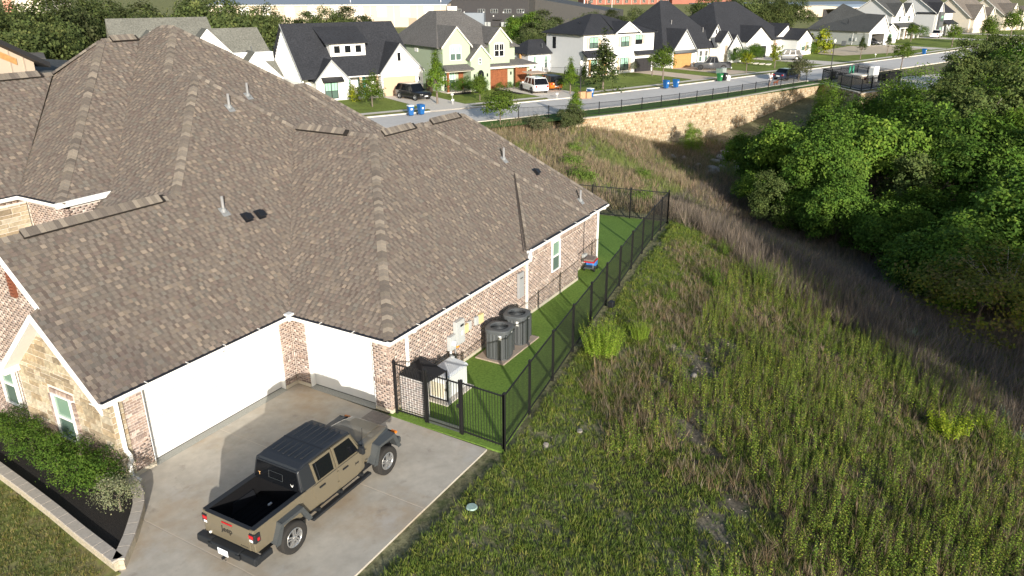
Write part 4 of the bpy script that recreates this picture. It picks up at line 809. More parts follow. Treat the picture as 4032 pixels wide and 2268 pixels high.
tree('bush','willow','bright green bush at the foot of the stone wall',63.8,6.6,1.5,.55); tree('bush','oak2','dark rounded bush at the left end of stone wall',51.9,15.4,1.2,.58); tree('bush','greybush','low grey green bush left of the rounded bush',49.0,17.4,.7,.75); tree('bush','young','slender lime sapling in front of street fence',54.4,15.9,2.2,.85)
for x,y,s_,l in ((38.5,8.6,1.0,'bright green bush in the dry grass slope'),(33,5.2,1.2,'green bush in dry grass beside the roof corner'),(41,3.5,.7,'small green bush lower on the dry slope'),(46,12,.8,'green bush below the stone wall left end'),(29,-1.0,.9,'green bush just beyond the far turf fence')): tree('bush','lowbush',l,x,y,.35,s_,'bush')
# bare grey trunk leaning in the woods
b=MB(); b.tube([(0,0,-.5),(.5,-.2,2.2),(.2,.5,4.2),(-.6,.9,6.0)],[.28,.24,.18,.06],8); b.tube([(.35,.1,3.1),(1.2,-.6,4.6),(1.6,-1.4,5.6)],[.16,.1,.03],6); b.tube([(.2,.5,4.2),(.8,1.2,5.6)],[.1,.03],6); b.tube([(-.6,.9,6),(-1.4,.6,6.8)],[.05,.02],5)
tag(b.build('dead_tree',mat('grey_wood',(.34,.30,.26),rough=.95,var=.2,scale=8),smooth=True,loc=(58.2,-20.8,tz(58.2,-20.8)+1.2)),'leaning bare grey tree trunk among the woods at right','tree')
# planter shrubs
for i,(x,y,s,l) in enumerate([(-6.85,4.3,1.1,'farthest left'),(-6.9,3.15,1.1,'second from left'),(-6.92,2.0,1.1,'middle'),(-6.98,.9,1.2,'second from the downspout'),(-7.0,-.05,1.25,'rightmost large')]):
    tree('holly_shrub','shrub',l+' glossy green shrub in the mulch bed',x,y,.52,s*.92,'shrub',.2,group='shrubs in the mulch bed',tr=.03)
tree('sage_shrub','sage','pale silvery sage shrub at the point of mulch bed',-7.25,-1.25,.55,1.15,'shrub',.2,tr=.03)
# ---------------------------------------------------------------- weeds, grasses (uncountable)
FENCE_Y=lambda x: np.interp(x,[-30,0,23.9,40],[-7.9,-7.97,-4.42,0])
def in_view(x,y,z=0,mg=.06):
    P=np.stack([x-CAM.x,y-CAM.y,np.zeros_like(x)+z-CAM.z],-1); f=np.array(_f); r=np.array(_r2); u=np.array(_u2)
    d=P@f; k=2986.48/2016; a=(P@r)/d*k; b_=(P@u)/d*k*2016/1134
    return (d>1)&(np.abs(a)<1+mg)&(np.abs(b_)<1+mg*2)
def scatter(n,x0,x1,y0,y1,fn):
    x=NR.uniform(x0,x1,n); y=NR.uniform(y0,y1,n); k=fn(x,y)&in_view(x,y,-.5); x,y=x[k],y[k]; return np.stack([x,y,terr(x,y)],-1)
def nz(x,y,a,b_,c=0): return np.sin(x*a+c)*np.cos(y*b_-c*1.3)+.6*np.sin(x*a*2.3-y*b_*1.7+c*2)
def replicate(V,F,Cf,P,sc,rot,tint,lean=.12):
    n=len(P); c,s=np.cos(rot),np.sin(rot); W=V[None]*sc[:,None,None]
    X=W[...,0]*c[:,None]-W[...,1]*s[:,None]; Y=W[...,0]*s[:,None]+W[...,1]*c[:,None]; Z=W[...,2]
    lx,ly=NR.normal(0,lean,(2,n)); X=X+lx[:,None]*Z; Y=Y+ly[:,None]*Z
    VV=np.stack([X+P[:,0:1],Y+P[:,1:2],Z+P[:,2:3]],-1).reshape(-1,3); FF=(F[None]+np.arange(n)[:,None,None]*len(V)).reshape(-1,F.shape[1])
    CC=np.clip(Cf[None]*tint[:,None,:],0,1).reshape(-1,3); return VV,FF,CC
def stalk(h,nl,ls,r0,cols,stem=(.16,.13,.06)):
    P=[];N=[]
    k=np.arange(nl); t=k/nl; z=h*(.18+.82*t); a=k*2.4; rad=r0*(1.05-t*.75); C=np.stack([np.cos(a)*rad,np.sin(a)*rad,z],-1)
    nrm=np.stack([np.cos(a)*.7,np.sin(a)*.7,np.full(nl,.75)],-1); V,F=leaf_quads(C,nrm,ls*NR.uniform(.7,1.2,nl)*(1.1-.5*t),.5,.5); cc=pal(cols,nl,.2)
    sv=np.array([(-.004,0,0),(.004,0,0),(.002,0,h),(-.002,0,h),(0,-.004,0),(0,.004,0),(0,.002,h),(0,-.002,h)]); sf=np.array([(0,1,2,3),(4,5,6,7)])+len(V)
    return np.concatenate([V,sv]),np.concatenate([F,sf]),np.concatenate([cc,np.tile(stem,(2,1))])
def tuft(nb,h,w_,spread,cols):
    V=[];F=[];C=[]
    for i in range(nb):
        a=NR.uniform(0,6.28); d=np.array([math.cos(a),math.sin(a),0]); s=np.array([-d[1],d[0],0]); o=d*NR.uniform(0,spread*.4); hh=h*NR.uniform(.6,1.1); l=NR.uniform(.2,.8)*hh*.6; k=len(V)
        V+=[o-s*w_,o+s*w_,o+d*l*.5+s*w_*.6+np.array([0,0,hh*.65]),o+d*l*.5-s*w_*.6+np.array([0,0,hh*.65]),o+d*l*1.2+np.array([0,0,hh])]; F.append((k,k+1,k+2,k+3)); F.append((k+3,k+2,k+4,k+4)); c=cols[NR.integers(len(cols))]; C+=[c,c]
    F=np.array(F); F[:,3]=np.where(F[:,3]==F[:,2],F[:,2],F[:,3])
    return np.array(V),F,np.array(C)
def tuft3(nb,h,w_,spread,cols):
    V=[];F=[];C=[]
    for i in range(nb):
        a=NR.uniform(0,6.28); d=np.array([math.cos(a),math.sin(a),0]); s=np.array([-d[1],d[0],0]); o=d*NR.uniform(0,spread); hh=h*NR.uniform(.55,1.15); k=len(V); V+=[o-s*w_,o+s*w_,o+d*hh*NR.uniform(.1,.7)+np.array([0,0,hh])]; F.append((k,k+1,k+2)); C.append(cols[NR.integers(len(cols))])
    return np.array(V),np.array(F),np.array(C)
def plant_field(name,label,variants,P,smin,smax,tints,lean=.12,cat='weeds',m=None):
    Vs=[];Fs=[];Cs=[];o=0; which=NR.integers(0,len(variants),len(P))
    for i,(V,F,C) in enumerate(variants):
        p=P[which==i]
        if not len(p): continue
        ti=np.array(tints)[NR.integers(0,len(tints),len(p))]*NR.uniform(.8,1.2,(len(p),1))
        a,b_,c=replicate(V,F,C,p,NR.uniform(smin,smax,len(p)),NR.uniform(0,6.28,len(p)),ti,lean); Vs.append(a); Fs.append(b_+o); Cs.append(c); o+=len(a)
    return stuff(obj(name,npmesh(name,np.concatenate(Vs),np.concatenate(Fs),np.concatenate(Cs),m or M_WEED)),label,cat)
GRN=[(.17,.25,.03),(.21,.285,.038),(.12,.20,.03),(.27,.31,.06)]
crest=lambda x,y:(x-11.2)*.72-(y+21.1)*.69
field=lambda x,y:(y<FENCE_Y(x)-1.6-.8*np.sin(x*.9))&(crest(x,y)<-.3+.8*np.sin(x*1.1))&~((x<1.2)&(y>-12.2-.5*(x+6)))
bare=lambda x,y:(np.minimum(np.minimum(np.hypot((x-8.5)/3.8,(y+11.2)/1.3),np.hypot((x-4.2)/2.4,(y+12.4)/1.0)),np.hypot((x-.2)/1.6,(y+14.2)/.7))+.45*nz(x,y,2.1,1.9,5)+NR.normal(0,.3,len(x))<.5)
st=[stalk(NR.uniform(.7,1.15),30,.036,.055,GRN) for _ in range(8)]
P=scatter(30000,-8,28,-24,-7,lambda x,y:field(x,y)&(NR.uniform(-1.0,1.6,len(x))<nz(x,y,.5,.6,1)+.35)&(~bare(x,y)|(NR.random(len(x))<.12))&(y<FENCE_Y(x)-2.6-.10*x))
plant_field('weed_stalks','upright leafy yellow green weeds covering the field beside the fence',st,P[:11000],.4,1.0,[(1,1,1),(1.1,1.05,.9),(.8,.9,.9),(.75,.85,.8)],.10)
DRY=[(.26,.20,.13),(.34,.28,.18),(.20,.15,.10),(.29,.25,.19)]
dt=[tuft3(9,.42,.007,.10,DRY) for _ in range(5)]+[stalk(.8,10,.025,.05,DRY,(.2,.15,.1)) for _ in range(0)]
P=scatter(26000,-8,30,-24,-6,lambda x,y:field(x,y)&(NR.uniform(-2.2,1.2,len(x))<nz(x,y,.8,.7,4))&~bare(x,y))
plant_field('dry_stems','brown dry stems among the weeds of the field',dt,P[:12000],.5,1.15,[(1,1,1),(.7,.7,.7),(1.1,1,.9)],.2)
lowg=[tuft3(13,.12,.011,.13,[(.13,.19,.035),(.16,.22,.045),(.22,.24,.08),(.10,.15,.03)]) for _ in range(5)]
P=scatter(120000,-9,30,-22,-4.5,lambda x,y:(y<FENCE_Y(x)-.15)&(NR.uniform(-2.4,1.0,len(x))<nz(x,y,1.3,1.1,2))&~bare(x,y)&~((x<-.3)&(y>-7.72)))
plant_field('field_grass','low uneven grass between driveway, fence and weeds',lowg,P[:45000],.5,1.2,[(1.1,1.1,1),(.9,.95,.85),(1.5,1.3,1.05),(.8,.85,.8)],.3,'grass')
P=np.stack([NR.uniform(-14,-7.6,9000),NR.uniform(-3.2,6,9000),np.full(9000,.02)],-1); k=(P[:,0]<np.interp(P[:,1],[-3,-2.88,-1.2,.2,1.8,3.6,8],[-8.6,-8.65,-8.45,-8.27,-8.1,-7.95,-7.8]))&(P[:,1]>-2.6-.04*(P[:,0]+8.5))&in_view(P[:,0],P[:,1]); P=P[k]
plant_field('lawn_grass','mown lawn blades beside the planter wall',[tuft3(14,.06,.007,.09,[(.14,.18,.04),(.18,.21,.055),(.24,.23,.10),(.30,.26,.14)]) for _ in range(4)],P,.6,1.2,[(1,1,1),(.85,.9,.85),(1.2,1.05,.9)],.3,'grass')
slope=lambda x,y:(x>24.6)&~inpoly(x,y,STREET)&(y>-14)&(y<21)&((x<72))
dt2=[tuft3(9,.62,.016,.25,[(.36,.28,.19),(.42,.32,.23),(.31,.25,.15),(.25,.25,.11)]) for _ in range(5)]+[tuft3(9,.5,.016,.25,[(.21,.25,.08),(.17,.21,.06),(.25,.26,.11)]) for _ in range(3)]
P=scatter(60000,24.6,72,-14,21,lambda x,y:slope(x,y)&(NR.uniform(-2.2,1,len(x))<nz(x,y,.35,.4,3)))
P=P[:20000]; gm=nz(P[:,0],P[:,1],.28,.33,7)+NR.normal(0,.35,len(P))>.35
plant_field('dry_grass_slope','tall dry tan grass on the slope between house and stone wall',dt2[:5],P[~gm],.5,1.2,[(1,1,1),(.8,.8,.78),(1.1,.98,1.0),(.65,.62,.6)],.25,'grass')
plant_field('green_grass_slope','green patches among dry grass on the slope below the stone wall',dt2[5:],P[gm],.45,1.1,[(1,1,1),(.75,.85,.75),(1.1,1.1,.9)],.25,'grass')
P=scatter(14000,10,33,-23,-3,lambda x,y:(y<-2.8)&(np.abs(crest(x,y)+.5)<1.3+.5*np.sin(x*.8)))
plant_field('seed_heads','pale grey dry seed stalks along the edge of the shaded bank',[tuft3(7,.9,.009,.15,[(.20,.165,.13),(.16,.13,.10),(.23,.19,.15)]) for _ in range(4)],P[:2600],.5,1.15,[(1.5,1.45,1.4),(1.1,1.1,1.1),(.8,.8,.8)],.2,'grass')
P=scatter(60000,10,60,-27,0,lambda x,y:(crest(x,y)>-.8)&(y<3-.12*(x-20)))
plant_field('bank_grass','dull grass on the shaded creek bank',[tuft3(8,.5,.014,.25,[(.20,.165,.145),(.15,.135,.10),(.24,.20,.175)]) for _ in range(4)],P[:19000],.6,1.4,[(1,1,1),(.8,.8,.8)],.25,'grass')
# single plants one can point at
def bush(name,label,x,y,me,s=1,cat='bush'):
    o=obj(name,me,None,(x,y,tz(x,y))); o.scale=(s,s,s); o.rotation_euler=(0,0,NR.uniform(0,6.28)); return tag(o,label,cat)
def multi(n,fn,spread,lean):
    Vs=[];Fs=[];Cs=[];o=0
    for i in range(n):
        V,F,C=fn(); a=NR.uniform(0,6.28); r=spread*math.sqrt(NR.random()); lx,ly=math.cos(a)*lean*r,math.sin(a)*lean*r
        W=V.copy(); W[:,0]+=lx*W[:,2]+math.cos(a)*r*.5; W[:,1]+=ly*W[:,2]+math.sin(a)*r*.5; Vs.append(W); Fs.append(F+o); Cs.append(C); o+=len(W)
    return npmesh('bush',np.concatenate(Vs),np.concatenate(Fs),np.concatenate(Cs),M_WEED)
FE=[(.19,.31,.025),(.23,.35,.035),(.14,.25,.025),(.28,.37,.05)]
feath=multi(130,lambda:stalk(NR.uniform(.7,1.4),60,.032,.06,FE),.95,.38)
bush('feathery_bush','large bright green feathery bush leaning on the long fence',6.9,-7.95,feath,1.05)
bush('feathery_bush','smaller feathery green bush right of the large feathery bush',8.9,-8.6,feath,.55)
weedb=multi(26,lambda:stalk(NR.uniform(.6,1.2),34,.045,.09,[(.10,.18,.02),(.14,.22,.03),(.08,.14,.02)]),.8,.4)
for x,y,s,l in ((16.2,-9.4,1.0,'tall leafy weed clump in the dark hollow beside the fence'),(17.6,-11.2,.9,'leafy weed clump right of the dark hollow'),(20.5,-8.6,.7,'small weed clump near the far fence corner'),(13.2,-8.3,.6,'low weed clump below the black pot')): bush('weed_clump',l,x,y,weedb,s)
bush('lime_bush','bright lime yellow bush at the right of the field',8.6,-18.9,multi(34,lambda:stalk(NR.uniform(.5,1.0),40,.05,.11,[(.24,.32,.02),(.20,.29,.02),(.28,.34,.03)]),.9,.4),.95); bush('lime_bush','small lime bush right of the larger lime yellow bush',9.9,-19.9,multi(12,lambda:stalk(NR.uniform(.4,.8),30,.045,.09,[(.22,.31,.02),(.18,.27,.02)]),.5,.4),.8)
def yucca():
    V=[];F=[];C=[]
    for i in range(70):
        a=NR.uniform(0,6.28); e=NR.uniform(.25,1.4); d=np.array([math.cos(a)*math.cos(e),math.sin(a)*math.cos(e),math.sin(e)]); s=np.cross(d,[0,0,1]); s/=np.linalg.norm(s)+1e-6; k=len(V); L=NR.uniform(.4,.62); V+=[s*-.018,s*.018,d*L*.5+s*.02,d*L*.5-s*.02,d*L+s*.003,d*L-s*.003]; F+=[(k,k+1,k+2,k+3),(k+3,k+2,k+4,k+5)]; c=np.array([(.26,.32,.24),(.20,.27,.19),(.32,.37,.29)][i%3]); C+=[c,c]
    return npmesh('yucca',np.array(V),np.array(F),np.array(C),M_WEED)
yu=yucca()
for x,y,s,l in ((16.6,-17.4,.85,'upper left yucca on the shade line'),(14.7,-18.6,.5,'tiny yucca below the upper left one'),(12.7,-19.6,.9,'middle yucca near the cedar'),(10.9,-20.5,1.0,'large yucca at the right picture edge'),(10.0,-21.0,.8,'lowest yucca at the right picture edge')): bush('yucca',l,x,y,yu,s,'yucca')
tus=npmesh('tussock',*tuft3(260,.85,.009,.28,[(.34,.26,.16),(.28,.21,.13),(.38,.30,.19)]),M_WEED); bush('tussock','tan tussock of dry grass among the yuccas',11.6,-19.6,tus,1.0,'grass clump'); bush('tussock','small brown dry tussock in the middle of the weeds',2.9,-16.6,tus,.5,'grass clump')
# field stones and creek boulders
M_ROCK=mat('rock',(.27,.245,.215),rough=.95,var=.25,scale=5,bump=.6,bscale=10)
def rock_mesh(seed):
    bm=bmesh.new(); bmesh.ops.create_icosphere(bm,subdivisions=2,radius=1); r=random.Random(seed); ph=[r.uniform(0,6) for _ in range(6)]
    for v in bm.verts: c=v.co; k=1+.22*math.sin(c.x*3+ph[0])*math.cos(c.y*2.6+ph[1])+.15*math.sin(c.z*4+ph[2]); v.co=Vector((c.x*k,c.y*k*.85,c.z*k*.6))
    me=bpy.data.meshes.new('boulder'); bm.to_mesh(me); bm.free(); me.materials.append(M_ROCK); return me
RK=[rock_mesh(i) for i in range(5)]
for i in range(46):
    x=62+NR.uniform(-7,12); y=5.0-(x-60)*.30+NR.uniform(-3.5,2.0)-1; s=NR.uniform(.25,.75)
    if inpoly(np.array([x]),np.array([y]),STREET)[0]: continue
    o=obj('boulder',RK[i%5],None,(x,y,tz(x,y)+.1*s)); o.scale=(s,s*NR.uniform(.7,1),s); o.rotation_euler=(0,0,NR.uniform(0,6)); tag(o,'pale limestone boulder tumbled in the creek below the stone wall','boulder','creek boulders')
for i,(x,y,s,l) in enumerate([(7.3,-11.2,.14,'round grey stone in the bare patch of the field'),(.8,-8.9,.12,'small pale stone below the fence corner'),(2.0,-9.4,.10,'pebble on grass near the fence corner')]):
    o=obj('stone',RK[i%5],None,(x,y,tz(x,y)+.03)); o.scale=(s,s,s); tag(o,l,'stone')
tag(MB().lathe([(0,.03),(.13,.03),(.15,.0)],n=16).build('valve_cover',mat('valve_green',(.30,.42,.38),rough=.6),loc=(-2.65,-8.6,tz(-2.65,-8.6)+.06)),'round pale green valve cover in the grass beside driveway','valve cover')

pb=np.array([v.co[:] for v in RK[0].vertices]); pf=np.array([p.vertices[:] for p in RK[0].polygons])
bmx=bmesh.new(); bmesh.ops.create_icosphere(bmx,subdivisions=1,radius=1); PV=np.array([v.co[:] for v in bmx.verts])*np.array([1,.8,.55]); PFa=np.array([[v.index for v in f.verts] for f in bmx.faces]); bmx.free()
P=scatter(9000,-6,26,-20,-6,lambda x,y:(y<FENCE_Y(x)-.3)&(bare(x,y)|(NR.random(len(x))<.06)))[:450]
Vv,Ff,Cc=replicate(PV,PFa,np.tile((.33,.29,.24),(len(PFa),1)),P,NR.uniform(.012,.05,len(P)),NR.uniform(0,6.28,len(P)),np.array([(1,1,1),(.75,.72,.7),(1.25,1.2,1.1),(1.0,.85,.7)])[NR.integers(0,4,len(P))],0)
stuff(obj('pebbles',npmesh('pebbles',Vv,Ff,Cc,mat('pebble',rough=.95,vc=True,spec=.1))),'pale pebbles strewn over the bare soil of the field','gravel')
# ================================================================== stone retaining wall, street fence
def wall_pts():
    P=WALL[:8]; tops=[]
    return P
RW=thing('retaining_wall','long cream rubble stone retaining wall below the street fence','retaining wall',(WALL[0][0],WALL[0][1],0)); RO=Vector((WALL[0][0],WALL[0][1],0))
M_RUB=mat('rubble_stone',rough=.95,vc=True,var=.2,scale=4,bump=.6,bscale=14,spec=.1); M_RUBM=mat('rubble_mortar',(.36,.29,.20),rough=.95,var=.15,scale=5)
RUP=[(.49,.395,.265),(.45,.355,.23),(.53,.445,.315),(.41,.315,.20),(.51,.42,.29),(.45,.37,.26),(.33,.215,.12),(.48,.38,.245),(.37,.26,.15)]
stones=[]
for (a,c) in zip(WALL[:7],WALL[1:8]):
    A=Vector((*a,0)); B=Vector((*c,0)); d=(B-A); L=d.length; e=d.normalized(); n=Vector((e.y,-e.x,0))
    if n.dot(CAM-A)<0: n=-n
    H=[]
    nn=max(2,int(L/1.5))
    b=MB()
    zb=[min(tz(*(A+d*(i/nn)+n*.5).xy),tz(*(A+d*(i/nn)+n*1.2).xy))-.4 for i in range(nn+1)]
    for i in range(nn):
        p=A+d*(i/nn); q=A+d*((i+1)/nn); b.faces([p-RO+Vector((0,0,zb[i])),q-RO+Vector((0,0,zb[i+1])),q-RO+Vector((0,0,-.02)),p-RO+Vector((0,0,-.02)),p-n*.5-RO+Vector((0,0,-.02)),q-n*.5-RO+Vector((0,0,-.02))],((0,1,2,3),(3,2,5,4)))
    core=b.build('wall_core',M_RUBM,RW)
    b=MB(); b.prism([A-RO+n*.06+Vector((0,0,-.02)),B-RO+n*.06+Vector((0,0,-.02)),B-RO-n*.45+Vector((0,0,-.02)),A-RO-n*.45+Vector((0,0,-.02))],(0,0,.07)); b.build('coping',mat('coping_stone',(.50,.45,.37),rough=.9,var=.15,scale=3),RW)
    g_=.34; nu=int(L/g_)+1; zmin=min(zb); nv=int(-zmin/(g_*.8))+2
    J={}
    def jv(i,j,k):
        if (i,j,k) not in J: J[(i,j,k)]=(rnd.uniform(-.07,.07),rnd.uniform(-.06,.06))
        return J[(i,j,k)]
    for j in range(nv):
        for i in range(nu+1):
            cu=(i+.5*(j%2))*g_; cz=-.16-j*g_*.8
            zl=np.interp(cu/L,np.linspace(0,1,nn+1),zb)
            if cz<zl or cu<0 or cu>L: continue
            pts=[]; m_=6; ph=rnd.uniform(0,1)
            sx_=rnd.uniform(.8,1.12); sz_=rnd.uniform(.8,1.1)
            for k in range(m_):
                an=2*math.pi*(k+ph*.5)/m_; r=.155*rnd.uniform(.82,1.12); pts.append((cu+math.cos(an)*r*sx_*1.05,cz+math.sin(an)*r*sz_*.92))
            base=rnd.choice(RUP); br=rnd.uniform(.82,1.12)
            stones.append((A,e,n,pts,cu,cz,rnd.uniform(.03,.07),tuple(x*br for x in base),core))
stones.sort(key=lambda s:(s[0]+s[1]*s[4]-CAM).length)
def stone_geo(s,org):
    A,e,n,pts,cu,cz,dp,c,core=s; P=[A+e*u+Vector((0,0,z))-org for u,z in pts]; ctr=A+e*cu+Vector((0,0,cz))-org; k=len(P)
    V=P+[p+(ctr-p)*.22+n*dp for p in P]+[ctr+n*(dp*1.25)]
    F=[(i,(i+1)%k,(i+1)%k+k,i+k) for i in range(k)]+[(i+k,(i+1)%k+k,2*k) for i in range(k)]; return V,F,c
for s in stones[:300]:
    org=s[0]+s[1]*s[4]+Vector((0,0,s[5])); V,F,c=stone_geo(s,org); b=MB(); b.faces(V,F,c); b.build('stone',M_RUB,s[8],loc=org-RO)
b=MB()
for s in stones[300:]: V,F,c=stone_geo(s,RO); b.faces(V,F,c)
stuff(b.build('stones',M_RUB,RW))
SF=[(50.9,20.5),(53.2,18.3),(55.6,16.4),(58.0,14.9),(60.6,13.5),(63.2,12.2),(65.9,11.0),(68.7,9.9),(71.6,8.8),(74.5,7.8),(77.4,6.8),(80.4,5.9),(83.4,5.0),(86.4,4.1),(89.4,3.2),(92.4,2.2),(95.4,1.1)]
picket_fence('street_fence','low black picket fence along the street on top of stone wall',SF,1.25,.13,single=False,pr=.009,postr=.035)
# ================================================================== street houses
M_WSTUC=mat('white_paint_brick',(.78,.77,.74),rough=.8,var=.03,scale=3); M_WSIDE=mat('white_siding',(.74,.74,.73),rough=.7,var=.03,scale=2)
M_SAGE=mat('sage_siding',(.36,.43,.31),rough=.8,var=.04,scale=2); M_GREYSHADE=mat('light_grey_siding',(.56,.57,.58),rough=.8,var=.03,scale=2); M_GREY2=mat('grey_green_siding',(.36,.38,.36),rough=.8,var=.03,scale=2); M_CREAM=mat('cream_stucco',(.66,.60,.50),rough=.85,var=.04,scale=2)  # both grey sidings carry side wall shade in their colour
def roofmat(n,c): return mat(n,c,rough=.95,var=.35,scale=6,bump=.3,bscale=14,spec=.1,big=.1)
M_RBLK=roofmat('black_shingle_roof',(.036,.038,.044)); M_RGRY=roofmat('grey_shingle_roof',(.125,.12,.115)); M_RGRN=roofmat('green_grey_shingle_roof',(.155,.155,.135)); M_RMID=roofmat('charcoal_shingle_roof',(.075,.078,.078)); M_RTAN=roofmat('taupe_shingle_roof',(.17,.15,.13))
M_TRIMG=mat('grey_trim',(.30,.31,.31),rough=.6); M_TRIMC=mat('cream_trim',(.70,.68,.60),rough=.6); M_PEACH=mat('peach_door',(.55,.38,.26),rough=.6); M_WOOD=mat('stained_wood',(.22,.075,.03),rough=.55,var=.25,scale=6); M_WOODL=mat('orange_wood',(.48,.26,.10),rough=.55,var=.15,scale=6); M_DKDOOR=mat('black_door',(.03,.028,.03),rough=.5); M_TEAL=mat('teal_door',(.08,.36,.36),rough=.5); M_SHUT=mat('cedar_shutter',(.66,.47,.33),rough=.7)
M_GLK=glassmat('dark_glass',(.012,.014,.017)); M_GLG=glassmat('bright_green_glass',(.32,.55,.42)); M_FBLK=mat('black_frame',(.015,.015,.016),rough=.5); M_METR=mat('metal_roof',(.16,.17,.18),rough=.35,metal=.6); M_METB=mat('black_metal_roof',(.02,.02,.022),rough=.4)
def hbox(root,name,m,u0,u1,w0,w1,z0,z1,bevel=0): return MB().box((u0,w0,z0),(u1,w1,z1)).build(name,m,root,bevel=bevel)
def slab(root,pts,m,t=.12,name='roof'):
    b=MB(); b.prism([Vector(p)-Vector((0,0,t)) for p in pts],(0,0,t)); return b.build(name,m,root)
def gable(root,u0,u1,w0,w1,ze,za,wm,rm,tm=None,ov=.25,ua=None,z0=0,rake=True,curve=False):
    """front gable at w0 facing the street, ridge runs back to w1"""
    ua=(u0+u1)/2 if ua is None else ua
    b=MB(); b.prism([(u0,w0,z0),(u1,w0,z0),(u1,w0,ze),(ua,w0,za),(u0,w0,ze)],(0,max(.3,min(w1-w0,3)),0)); wall=b.build('wall',wm,root)
    sl=(za-ze)/(ua-u0); sr=(za-ze)/(u1-ua); f=w0-ov
    for (ue,s) in ((u0-ov,sl),(u1+ov,sr)):
        ze2=ze-ov*s+.14; slab(root,[(ue,f,ze2),(ua,f,za+.14),(ua,w1,za+.14),(ue,w1,ze2)],rm,.1)
        if rake:
            b=MB(); b.prism([(ue,f-.03,ze2-.02),(ua,f-.03,za+.12),(ua,f-.03,za-.10),(ue,f-.03,ze2-.24)],(0,.05,0)); b.build('rake_board',tm or M_TRIMG,root)
    return wall
def window(root,u,w_,z,wd,ht,fm=None,gm=None,mull=1,bars=2,side=None,low=None,arch=False):
    fm=fm or M_FBLK; gm=gm or M_GLG; fr=.07
    def bx(a,b_,c,d,y0,y1):
        return MB().box((u+a,w_+y0,z+c),(u+b_,w_+y1,z+d)) if side is None else MB().box((w_+y0*side,u+a,z+c),(w_+y1*side,u+b_,z+d))
    b=MB()
    for (a,b_,c,d) in ((0,fr,0,ht),(wd-fr,wd,0,ht),(fr,wd-fr,0,fr),(fr,wd-fr,ht-fr,ht)): t=bx(a,b_,c,d,-.07,.02); b.faces(t.v,t.f)
    if arch:
        pts=[(u+wd/2+wd/2*math.cos(k*math.pi/8),w_-.07,z+ht-.02+.18*math.sin(k*math.pi/8)) for k in range(9)]; b.prism(pts,(0,.09,0))
    for k in range(1,mull+1): x=wd*k/(mull+1); t=bx(x-.05,x+.05,fr,ht-fr,-.06,.02); b.faces(t.v,t.f)
    t=bx(fr,wd-fr,ht*.48-.03,ht*.48+.03,-.055,.02); b.faces(t.v,t.f)
    for k in range(1,bars): x=wd*k/bars; t=bx(x-.012,x+.012,ht*.5,ht-fr,-.05,.01); b.faces(t.v,t.f)
    wo=b.build('window',fm,root)
    for k in range(mull+1):
        x0=wd*k/(mull+1)+.05; x1=wd*(k+1)/(mull+1)-.05
        bx(x0,x1,fr,ht*.48-.03,-.035,-.02).build('pane',low or M_GLASSD,wo); bx(x0,x1,ht*.48+.03,ht-fr,-.03,-.015).build('pane',gm,wo)
    return wo
def panel_door(root,u0,u1,w_,z0,z1,m,cols=4,rows=4,name='garage_door'):
    d=hbox(root,name,m,u0,u1,w_-.01,w_+.06,z0,z1); pw=(u1-u0)/cols; ph=(z1-z0)/rows
    for i in range(cols):
        for j in range(rows): MB().box((u0+i*pw+.06,w_-.035,z0+j*ph+.05),(u0+(i+1)*pw-.06,w_-.011,z0+(j+1)*ph-.05)).build('door_panel',m,d)
    return d
def shutter(root,u,w_,z,wd,ht):
    s=hbox(root,'shutter',M_SHUT,u,u+wd,w_-.05,w_-.002,z,z+ht)
    for k in (.18,.82): MB().box((u-.03,w_-.08,z+ht*k-.05),(u+wd+.03,w_-.051,z+ht*k+.05)).build('shutter_batten',M_SHUT,s)
def lamp(root,u,w_,z): hbox(root,'wall_lamp',M_FBLK,u-.07,u+.07,w_-.16,w_-.02,z,z+.38)
def spout(root,u,w_,z0,z1,m): MB().box((u-.05,w_-.1,z0),(u+.05,w_-.01,z1)).build('downspout',m,root)
def pipe(root,u,w_,z,h=.5,m=None): MB().tube([(u,w_,z-.2),(u,w_,z+h)],.07,6).build('vent_pipe',m or M_BLACK,root)
# ---- H1 white farmhouse, black roof
h=thing('white_house','white farmhouse with black roof, shed dormer and peach garage door','house',(58.5,43.9,0),R(-27))
hbox(h,'wall',M_WSTUC,-9.6,4.9,1.9,12,0,2.7)
b=MB(); b.prism([(-9.62,.6,0),(-9.62,12,0),(-9.62,12,2.8),(-9.62,6.2,8.2),(-9.62,.6,2.8)],(.15,0,0)); gw=b.build('end_wall',M_WSIDE,h)
for k in range(24):
    w_=1.2+k*.42; zt=min(2.8+(w_-.6)*.95,8.2-(w_-6.2)*.92)
    if zt>2.3: MB().box((-9.66,w_-.03,2.1),(-9.62,w_+.03,zt)).build('batten',M_WSIDE,gw)
slab(h,[(-9.9,-.1,2.66),(5.0,-.1,2.66),(4.5,6.2,8.45),(-9.9,6.2,8.45)],M_RBLK); slab(h,[(-9.9,6.2,8.45),(4.5,6.2,8.45),(5.0,12.4,2.7),(-9.9,12.4,2.7)],M_RBLK)
b=MB(); b.prism([(-9.95,-.1,2.5),(-9.95,6.2,8.3),(-9.95,6.2,8.46),(-9.95,-.1,2.66)],(.06,0,0)); b.build('rake_board',M_TRIMG,h); b=MB(); b.prism([(4.45,1.5,4.0),(4.45,6.2,8.3),(4.45,12.2,2.7),(4.45,1.5,2.7)],(.1,0,0)); b.build('end_wall',M_WSIDE,h)
gable(h,-.15,5.4,-.3,5.5,2.95,6.05,M_WSTUC,M_RBLK,M_TRIMG,ua=2.4); panel_door(h,.05,4.35,-.34,0,2.28,M_PEACH,4,4); hbox(h,'gable_window',M_GLK,2.1,2.5,-.34,-.28,4.1,5.05); lamp(h,4.85,-.3,1.7)
